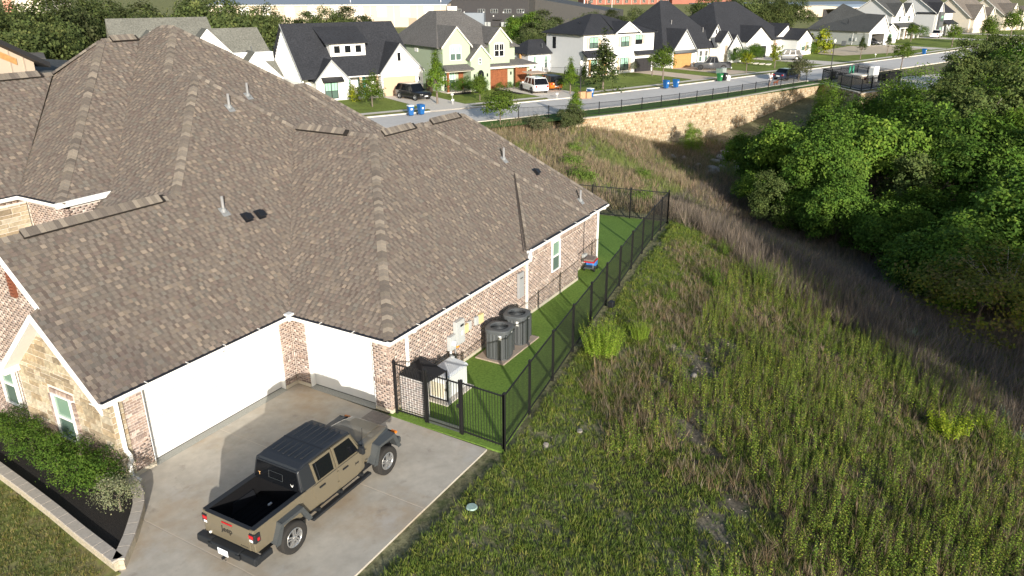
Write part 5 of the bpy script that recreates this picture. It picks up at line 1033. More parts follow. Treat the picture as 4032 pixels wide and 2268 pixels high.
gable(h,-8.3,-4.35,-.3,4,2.4,4.55,M_WSTUC,M_RBLK,M_TRIMG); window(h,-7.35,-.3,.25,1.6,1.85,M_FBLK,M_GLG,1,4)
slab(h,[(-7.7,-1.0,2.25),(-5.1,-1.0,2.25),(-5.1,-.3,2.72),(-7.7,-.3,2.72)],M_METB,.06,'awning')
hbox(h,'porch_floor',M_WALK,-4.3,-.2,-1.0,1.9,0,.12)
for u in (-2.75,-.65): hbox(h,'column_base',M_WSTUC,u-.28,u+.28,-.35,.2,.12,1.0); hbox(h,'column',M_PEACH,u-.14,u+.14,-.2,.06,1.0,2.55)
hbox(h,'porch_beam',M_WSTUC,-4.3,-.15,-.15,.1,2.5,2.62); hbox(h,'front_door',M_TEAL,-2.3,-1.35,1.84,1.91,.1,2.3); window(h,-4.2,1.9,.5,.9,1.7,M_FBLK,M_GLG,0)
hbox(h,'dormer_wall',M_WSTUC,-5.4,-.95,2.2,5.5,4.55,6.35)
for u in (-4.9,-3.55,-2.2): q=hbox(h,'dormer_window',M_GLK,u,u+.72,2.16,2.2,5.15,5.95)
slab(h,[(-6.1,1.85,6.3),(-.55,1.85,6.3),(-.6,5.7,8.0),(-6.1,5.7,8.0)],M_RBLK,.12,'dormer_roof'); spout(h,-5.3,2.2,4.7,6.2,M_TRIMG)
for k in range(3): window(h,3.4+k*.0+.0,0,0,0.01,.01) if False else MB().box((-9.66,2.3+k*.45,.9),(-9.60,2.55+k*.45,1.7)).build('slit_window',M_WHITE,gw)
# ---- H2 sage house
h=thing('sage_green_house','two storey sage green house with grey roof and arched entry','house',(69.2,36.3,0),R(-26))
hbox(h,'wall',M_SAGE,-5.35,6.1,1.5,14,0,5.5); 
slab(h,[(-5.9,.9,5.45),(6.5,.9,5.2),(1.6,8,9.5),(-1.9,8,9.5)],M_RGRY); b=MB(); b.poly([(-5.9,.9,5.45),(-1.9,8,9.5),(-1.9,10,9.5),(-5.9,15,5.45)]); b.poly([(6.5,.9,5.2),(6.5,15,5.2),(1.6,10,9.5),(1.6,8,9.5)]); b.poly([(-1.9,8,9.5),(1.6,8,9.5),(1.6,10,9.5),(-1.9,10,9.5)]); b.poly([(-5.9,15,5.45),(-1.9,10,9.5),(1.6,10,9.5),(6.5,15,5.2)]); b.build('roof',M_RGRY,h)
gable(h,-5.35,-1.4,.45,8,5.65,7.8,M_SAGE,M_RGRY,M_TRIMC,z0=2.9); window(h,-4.35,.45,3.85,1.65,1.75,M_WHITE,M_GLG,1,4,arch=True)
gable(h,1.6,4.7,.6,8,5.9,7.5,M_SAGE,M_RGRY,M_TRIMC,z0=2.9); window(h,2.3,.6,4.0,1.5,1.6,M_WHITE,M_GLK,1,4,low=M_GLK,arch=True)
gable(h,-1.85,1.05,-.4,5,4.05,5.55,M_SAGE,M_RGRY,M_TRIMC,ua=-.4); 
b=MB(); b.prism([(-.85,-.46,0),(.05,-.46,0),(.05,-.46,2.1)]+[(-.4+.45*math.cos(k*math.pi/8),-.46,2.1+.5*math.sin(k*math.pi/8)) for k in range(1,8)]+[(-.85,-.46,2.1)],(0,.03,0)); b.build('arched_entry',M_GLK,h); window(h,-.7,-.4,3.3,.42,.75,M_WHITE,M_GLK,0,2)
for u in (-1.4,.55): lamp(h,u,-.4,1.75)
slab(h,[(-5.6,-.9,2.85),(-1.6,-.9,2.85),(-1.9,1.0,3.6),(-5.6,1.0,3.6)],M_RGRY,.12,'porch_roof'); hbox(h,'porch_beam',M_TRIMC,-5.5,-1.7,-.4,-.2,2.55,2.78); hbox(h,'porch_post',M_WOOD,-5.25,-5.0,-.4,-.15,0,2.55); hbox(h,'porch_floor',M_WALK,-5.4,-1.8,-.5,1.5,0,.15); window(h,-4.8,1.5,.5,1.7,2.0,M_WHITE,M_GLG,1,4); hbox(h,'front_door',M_WOOD,-2.6,-1.9,1.43,1.5,.15,2.4)
for k in range(14): MB().box((-5.1+k*.24,-.35,.15),(-5.08+k*.24,-.33,.85)).build('baluster',M_FBLK,h)
hbox(h,'rail',M_FBLK,-5.1,-1.8,-.36,-.32,.85,.89)
hbox(h,'garage_wall',M_SAGE,1.05,8.2,1.0,2.2,0,2.9); hbox(h,'garage_wall',M_SAGE,6.1,8.2,2.2,9,0,2.9); panel_door(h,1.25,4.6,.96,0,2.35,M_WOOD,4,4); panel_door(h,5.7,7.7,.96,0,2.35,M_WOOD,2,4); lamp(h,5.1,1.0,1.6); lamp(h,8.0,1.0,1.6)
slab(h,[(.95,-.0,2.95),(8.8,-.0,2.95),(6.3,2.2,3.75),(.95,2.2,3.75)],M_RGRY,.14,'garage_roof'); b=MB(); b.poly([(8.8,0,2.95),(8.8,9.5,2.95),(6.1,9.0,3.9),(6.3,2.2,3.75)]); b.build('garage_roof',M_RGRY,h); hbox(h,'garage_beam',M_TRIMC,.95,8.5,.1,.3,2.55,2.8); MB().box((5.35,.1,0),(5.6,.35,2.6)).build('timber_post',M_WOOD,h)
hbox(h,'side_window',M_WHITE,-5.42,-5.34,7.0,7.9,4.6,5.1); spout(h,-5.3,1.25,0,5.4,M_TRIMG)
for (u,w_,z) in ((-3.2,5,7.6),(-3.9,3.6,6.9),(-3.5,3.4,6.9)): pipe(h,u,w_,z,.35)
b=MB(); b.box((-9.3,8.5,0),(-8.3,9.5,8.0)); b.box((-9.4,8.4,8.0),(-8.2,9.6,8.2)); b.build('chimney',M_SAGE,h)
tag(MB().box((0,0,0),(1.25,.08,1.75)).build('iron_gate',mat('lattice_brown',(.07,.05,.035),rough=.7),loc=(63.1,40.6,0)),'dark lattice garden gate between white house and sage house','gate')
# ---- H3 white two storey
h=thing('two_storey_white_house','two storey white house with cedar shutters and black garage door','house',(90.8,32.1,0),R(-25))
hbox(h,'wall',M_WSTUC,0,5.6,0,9,0,5.9); hbox(h,'side_wall',M_GREYSHADE,-.03,.0,.05,9,0,5.85)  # left face of the white house greyed to paint in its shade
hbox(h,'wall',M_WSTUC,5.5,13.7,-.6,9,0,6.0)
slab(h,[(-.6,-.5,5.9),(5.6,-.5,5.9),(7.2,5,8.5),(5.6,5,8.5)],M_RBLK); slab(h,[(-.6,-.5,5.9),(5.6,5,8.5),(5.6,5.6,8.5),(-.6,9.6,5.9)],M_RBLK); slab(h,[(5.6,-.9,5.9),(14.2,-.9,5.9),(10.5,4,7.6),(7.2,5,8.5)],M_RBLK); b=MB(); b.poly([(14.2,-.9,5.95),(14.2,9.6,5.95),(10.5,5,7.6),(10.5,4,7.6)]); b.poly([(-.6,9.6,5.9),(5.6,5.6,8.5),(7.2,5,8.5),(10.5,5,7.6),(14.2,9.6,5.9)]); b.build('roof',M_RBLK,h)
gable(h,5.6,10.4,-.75,4,5.95,7.4,M_WSTUC,M_RBLK,M_WHITE,z0=5.8)
for (u,w_,z,wd,ht,lo,sd) in ((1.05,0,3.85,1.7,1.6,None,3),(6.8,-.6,3.9,1.7,1.5,None,3),(9.75,-.6,4.15,1.45,1.4,M_GLK,2),(6.8,-.6,.45,1.7,1.85,None,3)):
    window(h,u,w_,z,wd,ht,M_FBLK,M_GLG,1,4,low=lo)
    if sd&1: shutter(h,u-.55,w_,z,.42,ht)
    shutter(h,u+wd+.12,w_,z,.42,ht)
window(h,1.0,0,.5,1.7,1.9,M_FBLK,M_GLG,1,4); panel_door(h,9.8,13.4,-.64,0,2.05,M_DKDOOR,4,4); slab(h,[(9.5,-1.5,2.75),(14.6,-1.5,2.75),(14.2,-.6,3.2),(9.5,-.6,3.2)],M_RBLK,.12,'garage_canopy')
slab(h,[(-.7,-1.7,2.8),(5.3,-1.7,2.8),(4.6,0,3.6),(-.4,0,3.6)],M_RBLK,.14,'porch_roof'); hbox(h,'porch_beam',M_WHITE,-.5,5.1,-1.6,-1.4,2.45,2.66); hbox(h,'porch_floor',M_WALK,-.4,5.4,-1.8,0,0,.15)
for u in (0,3.2): hbox(h,'porch_post',M_WOODL,u-.12,u+.12,-1.6,-1.36,.15,2.5)
hbox(h,'front_door',M_WOODL,3.4,4.3,-.06,.0,.15,2.3); spout(h,.1,0,0,5.8,M_WHITE); hbox(h,'side_window',M_GLK,-.06,-.02,6.6,7.4,3.6,5.3); pipe(h,2.5,4,7.3,.3)
hbox(h,'wing_wall',M_GREYSHADE,-4.3,0,8.0,13,0,2.9); slab(h,[(-4.9,7.4,2.9),(.2,7.4,2.9),(.2,10.5,4.8),(-2.4,10.5,4.8)],M_RBLK); b=MB(); b.poly([(-4.9,7.4,2.92),(-2.4,10.5,4.82),(-4.9,13.6,2.92)]); b.poly([(-4.9,13.6,2.92),(-2.4,10.5,4.82),(.2,10.5,4.82),(.2,13.6,2.92)]); b.build('wing_roof',M_RBLK,h); pipe(h,-1.2,8.6,3.7,.6,M_METR)
for u in (-3.4,-1.2): window(h,u,8.0,.6,.6,1.9,M_WHITE,M_GLASSG,0,1)
hbox(h,'shed_post',M_WOODL,-4.75,-4.5,9.5,9.8,0,2.8)
# ---- H4
h=thing('white_gabled_house','white one storey house with steep black hip roof and orange wood garage','house',(116,21,0),R(-22))
hbox(h,'wall',M_WSTUC,-9.2,9.4,1.2,14,0,2.8); hbox(h,'side_wall',M_GREYSHADE,-9.24,-9.2,1.3,14,0,2.7)  # grey skin on the left wall is painted shade
slab(h,[(-10.3,.6,2.75),(5.8,.6,2.75),(-1.6,8,10.2),(-3.6,8,10.2)],M_RBLK); b=MB(); b.poly([(-10.3,.6,2.8),(-3.6,8,10.2),(-10.3,15,2.8)]); b.poly([(5.8,.6,2.8),(9,15,2.8),(-1.6,8,10.2)]); b.poly([(-10.3,15,2.8),(-3.6,8,10.2),(-1.6,8,10.2),(9,15,2.8)]); b.build('roof',M_RBLK,h)
gable(h,-9.1,-3.4,-.3,6,2.75,5.9,M_WSTUC,M_RBLK,M_TRIMG); panel_door(h,-8.75,-4.35,-.34,0,2.35,M_WOODL,4,4); slab(h,[(-9.0,-.9,2.4),(-3.6,-.9,2.4),(-3.6,-.3,2.8),(-9,-.3,2.8)],M_METR,.08,'canopy')
gable(h,2.5,5.6,1.6,7,4.4,6.3,M_WSTUC,M_RBLK,M_TRIMG); hbox(h,'gable_window',M_GLK,3.9,4.2,1.55,1.6,4.8,5.5); slab(h,[(2.3,.4,2.9),(5.4,.4,2.9),(5.0,1.6,4.3),(2.6,1.6,4.3)],M_METR,.08,'metal_awning')
gable(h,3.4,6.2,-.1,5,3.75,5.2,M_WSTUC,M_RBLK,M_TRIMG); gable(h,5.4,9.2,-.2,5,2.5,4.55,M_WSTUC,M_RBLK,M_TRIMG,ua=7.2); hbox(h,'entry_recess',mat('taupe_wood',(.30,.25,.19),rough=.8),4.6,5.3,-.15,-.05,0,3.0); window(h,6.8,-.2,.4,.8,1.9,M_FBLK,M_GLK,0,2)
for u in (-.6,.9): window(h,u,1.2,.5,.8,1.8,M_WHITE,M_GLK,0,2)
hbox(h,'porch_wall',M_CREAM,2.0,3.3,1.1,1.2,0,2.6)
for u in (-1.2,1.9): hbox(h,'porch_column',M_WHITE,u-.1,u+.1,.7,.9,0,2.7)
for (u,w_,z) in ((-4.4,4.4,6.6),(2.2,3,5.3)): pipe(h,u,w_,z,.6,M_PIPE)
# ---- H5
h=thing('white_gabled_house','white house with tall black roof, black garage door and small flag','house',(131.7,17.8,0),R(-20))
hbox(h,'wall',M_WSTUC,-3,16,1.5,14,0,2.9)
slab(h,[(-8.3,.8,3.0),(15.5,.8,3.0),(7.3,9,9.7),(.2,9,9.7)],M_RBLK); b=MB(); b.poly([(-8.3,.8,3.05),(.2,9,9.7),(-8.3,16,3.05)]); b.poly([(15.5,.8,3.05),(17,16,3.05),(7.3,9,9.7)]); b.poly([(-8.3,16,3),(.2,9,9.7),(7.3,9,9.7),(17,16,3)]); b.build('roof',M_RBLK,h)
gable(h,-1.5,6.3,-.3,6,3.1,5.55,M_WSTUC,M_RBLK,M_FBLK); panel_door(h,-.3,4.9,-.34,0,2.1,M_DKDOOR,4,3); hbox(h,'gable_vent',M_TRIMG,2.2,2.5,-.34,-.3,3.9,4.6)
gable(h,10.5,15.5,1.2,7,3.6,5.6,M_WSTUC,M_RBLK,M_FBLK,ua=13.9); hbox(h,'entry_arch',mat('taupe_wood',(.3,.25,.19)),10.0,10.7,1.3,1.5,0,2.7)
gable(h,12.5,17.6,-2.2,5,2.95,4.7,M_WSTUC,M_RBLK,M_FBLK); hbox(h,'wing_side',M_GREYSHADE,12.46,12.5,-2.1,2,0,2.9); window(h,13.9,-2.2,.75,1.3,1.7,M_WHITE,M_GLG,0,2); shutter(h,13.4,-2.2,.75,.4,1.7); shutter(h,15.35,-2.2,.75,.4,1.7); spout(h,12.6,-2.2,0,2.8,M_WHITE)  # wing side coloured grey as the unlit face
b=MB(); b.tube([(8.7,1.4,1.9),(8.9,.2,2.6)],.025,5); fl=b.build('flag_pole',M_WHITE,h)
for k in range(7): MB().poly([(8.85,.45,2.4-k*.09),(9.5,.2,2.25-k*.09),(9.5,.2,2.16-k*.09),(8.85,.45,2.31-k*.09)]).build('flag_stripe',[mat('flag_red',(.5,.06,.07)),M_WHITE][k%2],fl)
# ---- H6 grey with open garage
h=thing('grey_garage_house','grey house with charcoal roof and open garage beside the vacant lot','house',(176.4,2.7,0),R(-27))
W6=15.5
hbox(h,'side_wall',M_GREY2,0,.15,0,W6,0,3.0); hbox(h,'rear_wall',M_GREY2,0,9,W6,W6+.15,0,3.0); gable(h,-.1,7.2,0,8,3.0,6.3,M_WSTUC,M_RMID,M_WHITE,ua=4.6,z0=2.45)  # side wall grey has its shadow tone painted in
hbox(h,'front_wall',M_WSTUC,0,.9,-.05,.1,0,2.45); hbox(h,'front_wall',M_WSTUC,5.7,7.2,-.05,.1,0,2.45); hbox(h,'garage_interior',mat('garage_dark',(.02,.02,.02),rough=.9),.9,5.7,3.2,3.3,0,2.45); hbox(h,'garage_side',mat('garage_side',(.2,.19,.18)),5.72,5.8,.1,3.2,0,2.45)
slab(h,[(-.5,-.3,3.0),(-.5,W6+.6,3.0),(5.5,W6-4,8.6),(4.8,5,6.6),(4.6,-.3,6.4)],M_RMID); b=MB(); b.poly([(5.5,W6-4,8.62),(4.8,5,6.62),(10,5,3.2),(13,W6,3.0)]); b.poly([(-.5,W6+.6,3.0),(5.5,W6-4,8.62),(13,W6+.6,3.0)]); b.build('roof',M_RMID,h)
for w_ in (4.0,10.5): MB().box((-.06,w_-.05,0),(-.005,w_+.05,2.9)).build('downspout',M_WHITE,h)
hbox(h,'wing_wall',M_GREY2,8.2,13.2,1.8,7,0,2.6); gable(h,8.2,13.2,1.7,7,2.6,4.2,M_WSTUC,M_RMID,M_WHITE); window(h,9.8,1.7,.5,1.6,1.7,M_WHITE,M_GLG,1,2); pipe(h,1.2,6.5,4.6,.7); 
for w_ in (3.0,3.8): MB().box((-.25,w_,.9),(-.01,w_+.3,1.6)).build('meter_box',M_METER,h)
tag(MB().box((-.45,-.45,0),(.45,.45,1.0)).build('air_conditioner',M_ACM,loc=(175.2,7.5,.0),bevel=.05),'dark air conditioner against grey house by the vacant lot','air conditioner')
# ---- H7, H8, H9 further right
def far_house(label,O,al,wm,sm,rm,Wd,De,ze,za,parts):
    h=thing('far_house',label,'house',(*O,0),R(al)); hbox(h,'wall',wm,0,Wd,0,De,0,ze); b=MB(); b.prism([(-.04,0,0),(-.04,De,0),(-.04,De,ze),(-.04,De*.5,za),(-.04,0,ze)],(.1,0,0)); b.build('end_wall',sm,h)
    b=MB(); b.prism([(Wd-.06,0,0),(Wd-.06,De,0),(Wd-.06,De,ze),(Wd-.06,De*.5,za),(Wd-.06,0,ze)],(.1,0,0)); b.build('end_wall',sm,h)
    slab(h,[(-.4,-.5,ze-.2),(Wd+.4,-.5,ze-.2),(Wd+.4,De*.5,za+.15),(-.4,De*.5,za+.15)],rm); slab(h,[(-.4,De+.5,ze-.2),(Wd+.4,De+.5,ze-.2),(Wd+.4,De*.5,za+.15),(-.4,De*.5,za+.15)],rm)
    b=MB(); b.prism([(-.45,-.5,ze-.35),(-.45,De*.5,za),(-.45,De*.5,za+.16),(-.45,-.5,ze-.19)],(.06,0,0)); b.prism([(-.45,De+.5,ze-.35),(-.45,De*.5,za),(-.45,De*.5,za+.16),(-.45,De+.5,ze-.19)],(.06,0,0)); b.build('rake_board',M_WHITE,h)
    parts(h); return h
def p7_(h):
    gable(h,.4,4.6,-.5,5,5.6,8.3,M_WSTUC,M_RMID,M_WHITE); gable(h,4.8,9.2,-.5,5,5.6,8.3,M_WSTUC,M_RMID,M_WHITE)
    for u in (2.0,6.4): window(h,u,-.5,4.0,1.1,1.4,M_WHITE,M_GLK,0,2)
    slab(h,[(-.2,-2.6,2.9),(9.8,-2.6,2.9),(9.4,-.5,3.8),(.2,-.5,3.8)],M_RMID,.14,'porch_roof'); hbox(h,'porch_beam',M_WHITE,0,9.6,-2.5,-2.3,2.55,2.75)
    for u in (.2,2.5,5,7.3,9.4): hbox(h,'porch_column',M_WHITE,u-.15,u+.15,-2.5,-2.2,0,2.6)
    hbox(h,'front_door',M_WOOD,5.6,6.9,-.56,-.5,.1,2.4); window(h,.8,-.5,.5,1.1,1.7,M_WHITE,M_GLK,0,2); window(h,3.2,-.5,.5,1.1,1.7,M_WHITE,M_GLK,0,2); hbox(h,'side_window',M_GLK,-.1,-.03,3.2,4.2,3.4,4.4)
far_house('tall two storey white house with grey gable end behind the open garage house',(204,1.0),-24,M_WSTUC,M_GREYSHADE,M_RMID,10,11,5.8,9.4,p7_)  # end walls coloured as if in shade
def p8_(h):
    gable(h,0,2.9,-.6,5,5.8,8.2,M_WSTUC,M_RBLK,M_WHITE); hbox(h,'bay',mat('charcoal_siding',(.10,.105,.11)),.4,2.6,-1.2,-.6,0,6.0); window(h,.9,-1.2,3.6,1.2,1.5,M_FBLK,M_GLG,1,2); window(h,.9,-1.2,.7,1.2,1.5,M_FBLK,M_GLG,1,2); slab(h,[(2.9,-2.2,2.9),(9,-2.2,2.9),(9,-.3,3.9),(2.9,-.3,3.9)],M_RBLK,.14,'porch_roof'); hbox(h,'front_wall',M_GREYSHADE,3,9,-.25,-.1,0,2.9)
    for u in (3.3,5,7,8.7): hbox(h,'porch_column',M_WHITE,u-.15,u+.15,-2.1,-1.85,0,2.85)
    hbox(h,'front_door',M_DKDOOR,5.5,6.4,-.3,-.25,0,2.3)
far_house('two storey white house with charcoal bay window and black roof',(224,-7.5),-24,M_WSTUC,M_GREYSHADE,M_RBLK,9.4,12,5.9,9.8,p8_)  # grey end walls are shade put into the paint
def p9_(h):
    gable(h,.5,7,-1,6,3.8,7.4,M_CREAM,M_RTAN,M_WHITE); window(h,2.8,-1,4.4,.6,1.3,M_WHITE,M_GLK,0,1); gable(h,7.5,11,-1.6,6,4.6,6.6,M_CREAM,M_RTAN,M_WHITE); window(h,8.6,-1.6,3.6,1.0,1.2,M_WHITE,M_GLK,0,1); hbox(h,'front_door',M_DKDOOR,8.6,9.6,-1.66,-1.6,0,2.4)
far_house('cream house with taupe roof at the far right corner',(242,-15.5),-24,M_CREAM,M_CREAM,M_RTAN,13,12,4.2,9.0,p9_)
far_house('second cream house with tan roof at the far right edge',(262,-24),-24,M_CREAM,M_CREAM,M_RTAN,13,12,4.2,8.6,p9_)
# ---- H0 and near neighbours at upper left
h=thing('grey_roof_house','white house with pale grey roof showing behind the highest ridge','house',(48.5,58,0),R(-30))
hbox(h,'wall',M_WSTUC,-11.5,5,1,12,0,5.2); slab(h,[(-12.4,-.4,3.4),(-.6,-.4,3.4),(-1.3,6,9.2),(-12.4,6,9.2)],M_RGRN); slab(h,[(-12.4,12.4,3.4),(-.6,12.4,3.4),(-1.3,6,9.2),(-12.4,6,9.2)],M_RGRN); b=MB(); b.prism([(-12.2,0,0),(-12.2,12,0),(-12.2,12,3.6),(-12.2,6,9.0),(-12.2,0,3.6)],(.1,0,0)); b.build('end_wall',M_WSIDE,h)
slab(h,[(-1.6,-.6,2.4),(5.6,-.6,2.4),(4.2,4.5,7.9),(-1.3,4.5,7.9)],M_RGRN); slab(h,[(-1.6,10,2.4),(5.6,10,2.4),(4.2,4.5,7.9),(-1.3,4.5,7.9)],M_RGRN); gable(h,-5.0,.0,-.4,3,5.2,7.95,M_WSTUC,M_RGRN,M_WHITE,ua=-2.5); gable(h,-.2,4.9,-2,3,2.5,5.3,M_WSTUC,M_RGRN,M_WHITE,ua=2.2); gable(h,-10.6,-6.4,-.4,3,5.6,7.9,M_WSTUC,M_RGRN,M_WHITE); pipe(h,2.6,1.5,5.2,.7,M_METR); hbox(h,'roof_vent',M_BLACK,.3,.8,.6,1.0,4.0,4.3)
h=thing('tan_board_house','tan board house with black sloping eave at upper left edge','house',(5.9,22,0))
b=MB(); b.prism([(-7,0,0),(-.1,0,0),(-.1,0,9.0),(-7,0,13)],(0,7,0)); b.build('wall',mat('tan_board',(.50,.41,.32),rough=.8),h)
for u in np.arange(-6.8,-.2,.62): hbox(h,'batten',mat('tan_board2',(.44,.36,.28),rough=.8),u,u+.05,-.03,0,0,9.0-(u+.1)*.56)
slab(h,[(.35,-.6,8.95),(-7,-.6,13.2),(-7,8,13.2),(.35,8,8.95)],mat('black_fascia_roof',(.02,.02,.022),rough=.7),.24); b=MB(); b.prism([(-.9,-.05,9.2),(-7,-.05,12.6),(-7,-.05,12.2),(-.9,-.05,8.9)],(0,.04,0)); b.build('timber_band',M_WOODL,h)
slab(h,[(-1.1,.1,8.45),(1.15,.5,8.45),(4.7,5,8.5),(4.6,8.7,8.5)],M_RMID); hbox(h,'wing_wall',M_CREAM,0,4.2,1.6,8,0,8.2)
tag(slab(None,[(28.3,63.2,6),(28.6,61.4,6),(45.8,92.5,5),(44.4,95.3,5)],M_RTAN,.2,'neighbour_roof'),'small taupe roof corner left of the big oak','roof')
tag(MB().box((0,0,0),(9,.1,1.9)).build('timber_fence',M_WOODL,loc=(30,74,0)),'orange timber fence glimpsed left below the oaks','fence')
# ================================================================== vehicles
M_TYRE=mat('tyre',(.022,.021,.02),rough=.9); M_ALLOY=mat('alloy',(.55,.56,.57),rough=.3,metal=.85); M_DKALLOY=mat('dark_alloy',(.03,.03,.032),rough=.4,metal=.5); M_CGL=mat('car_glass',(.006,.007,.009),rough=.10,spec=.35); M_RED=mat('tail_red',(.45,.01,.015),rough=.25,coat=.5); M_LAMP=mat('lamp_clear',(.75,.76,.78),rough=.15,coat=.5); M_PLASTIC=mat('grey_plastic',(.055,.062,.066),rough=.45,var=.06,scale=20)
def wheel(parent,x,y,r,wd,side,rim=None,spokes=5,rr=.6,bolt=True):
    """side +1: outer face towards +y"""
    w_=bpy.data.objects.new('wheel',None); COL.objects.link(w_); w_.parent=parent; w_.location=(x,y,r)
    R_=r*rr; h=wd/2
    MB().lathe([(R_*.98,-h*.8),(r*.90,-h),(r*.975,-h*.86),(r,-h*.6),(r,h*.6),(r*.975,h*.86),(r*.90,h),(R_*1.04,h*.92),(R_,h*.80)],axis='y',n=36).build('tyre',M_TYRE,w_,smooth=True)
    rm=rim or M_ALLOY; s=side
    b=MB(); b.lathe([(R_*1.0,s*h*.82),(R_*.95,s*h*.92),(R_*.88,s*h*.80),(R_*.86,s*h*.0)],axis='y',n=36); rim_o=b.build('rim',rm,w_,smooth=True)
    MB().lathe([(0,s*h*.15),(R_*.87,s*h*.15)],axis='y',n=24).build('brake_disc',M_DKALLOY,w_)
    for k in range(spokes):
        a=2*math.pi*k/spokes+.3; d=Vector((math.cos(a),0,math.sin(a))); t=Vector((-d.z,0,d.x)); y0=s*h*.80; y1=s*h*.55
        for q in (-1,1):
            c=t*(q*R_*.11); b=MB(); A=[d*R_*.14+c*.7-t*R_*.075,d*R_*.14+c*.7+t*R_*.075,d*R_*.93+c*1.5+t*R_*.085,d*R_*.93+c*1.5-t*R_*.085]
            V=[p+Vector((0,y0 if i<2 else y0*1.05,0)) for i,p in enumerate(A)]+[p+Vector((0,y1,0)) for p in A]
            b.faces(V,((0,1,2,3),(7,6,5,4),(0,4,5,1),(1,5,6,2),(2,6,7,3),(3,7,4,0))); b.build('spoke',rm,w_)
    MB().lathe([(0,s*h*.92),(R_*.13,s*h*.9),(R_*.22,s*h*.78),(R_*.24,s*h*.5)],axis='y',n=16).build('hub_cap',rm,w_,smooth=True)
    if bolt: 
        for k in range(5): a=2*math.pi*k/5; MB().lathe([(0,s*h*.84),(R_*.045,s*h*.84),(R_*.045,s*h*.6)],c=(math.cos(a)*R_*.17,0,math.sin(a)*R_*.17),axis='y',n=6).build('lug_nut',M_DKALLOY,w_)
    return w_
def rring(x,hw,z0,z1,r,n=4,tuck=0):
    out=[]
    for (cy,cz,a0) in ((hw-r,z1-r,0),(-(hw-r),z1-r,90),(-(hw-r-tuck),z0+r,180),(hw-r-tuck,z0+r,270)):
        for k in range(n): a=R(a0+90*k/(n-1)); out.append((x,cy+r*math.cos(a),cz+r*math.sin(a)))
    return out
# ---------------------------------------------------------------- the tan pickup on the driveway (x forward, origin under rear axle)
M_TAN=mat('tan_paint',(.142,.122,.084),rough=.38,spec=.5,coat=.55); M_TOP=mat('hardtop',(.020,.023,.028),rough=.42,spec=.5); M_LINER=mat('bed_liner',(.008,.008,.009),rough=.95,spec=.1); M_TRIMB=mat('trim_black',(.016,.018,.021),rough=.5)
J=thing('pickup_truck','tan four door pickup truck with black hardtop parked on driveway','pickup',(-6.02,-4.99,0),R(1.2))
HW=.80; ZS=.60; ZB=1.235
def jb(name,a,b_,m,bevel=.012,parent=None): return MB().box(a,b_).build(name,m,parent or J,bevel=bevel)
# body tub: cab lower
b=MB(); b.loft([rring(.62,HW,ZS,ZB,.06),rring(1.6,HW+.005,ZS-.03,ZB,.06),rring(2.55,HW,ZS-.03,ZB,.06),rring(2.72,HW-.02,ZS,ZB-.01,.06)]); b.build('cab_body',M_TAN,J,smooth=False)
# hood and front: narrowing
b=MB(); b.loft([rring(2.70,HW-.02,.72,ZB-.005,.09),rring(3.1,.74,.74,1.215,.10),rring(3.6,.70,.74,1.18,.10),rring(3.93,.665,.74,1.13,.12),rring(4.0,.64,.76,1.08,.12)]); b.build('hood',M_TAN,J)
b=MB(); b.prism([(2.85,-.52,1.228),(3.85,-.40,1.166),(3.85,.40,1.166),(2.85,.52,1.228)],(0,0,.012)); b.build('hood_bulge',M_TAN,J,bevel=.006)
jb('grille',(3.97,-.58,.72),(4.03,.58,1.06),M_TAN)
for k in range(7): MB().box((4.03,-.31+k*.1,.78),(4.035,-.27+k*.1,1.0)).build('grille_slot',M_BLACK,J)
for s in (-1,1): MB().lathe([(0,4.07),(.09,4.06),(.10,4.02)],c=(0,s*.47,.93),axis='x',n=16).build('headlight',M_LAMP,J,smooth=True)
jb('front_bumper',(4.03,-.80,.52),(4.28,.80,.70),M_PLASTIC,.04)
jb('cowl',(2.52,-.70,1.225),(2.80,.70,1.245),M_TRIMB)
# windshield frame and glass
b=MB(); b.prism([(2.66,-.70,1.24),(2.66,.70,1.24),(2.40,.62,1.76),(2.40,-.62,1.76)],(.035,0,.015)); b.build('windshield_frame',M_TAN,J,bevel=.01)
b=MB(); b.prism([(2.672,-.62,1.29),(2.672,.62,1.29),(2.445,.56,1.72),(2.445,-.56,1.72)],(.042,0,.018)); b.build('windshield',M_CGL,J)
for y in (-.25,.3): MB().tube([(2.70,y,1.27),(2.62,y+.32,1.40)],.008,4).build('wiper',M_BLACK,J)
# hard top: roof loft with rounded rear
top=[]
for x,hw,zt in ((.56,.66,1.70),(.62,.665,1.80),(.80,.66,1.845),(1.5,.655,1.865),(2.2,.645,1.85),(2.42,.63,1.81),(2.46,.62,1.77)):
    top.append(rring(x,hw,zt-.09 if x>.6 else 1.62,zt,.045))
b=MB(); b.loft(top); b.build('hardtop_roof',M_TOP,J,smooth=False,bevel=.012)
for x0,x1 in ((.86,1.42),(1.52,2.34)):
    for k in range(6): y=-.45+k*.18; jb('roof_rib',(x0+.02*abs(k-2.5),y-.022,1.838),(x1-.02*abs(k-2.5),y+.022,1.874),M_TOP,.008)
MB().box((1.455,-.63,1.852),(1.475,.63,1.869)).build('roof_seam',M_BLACK,J)
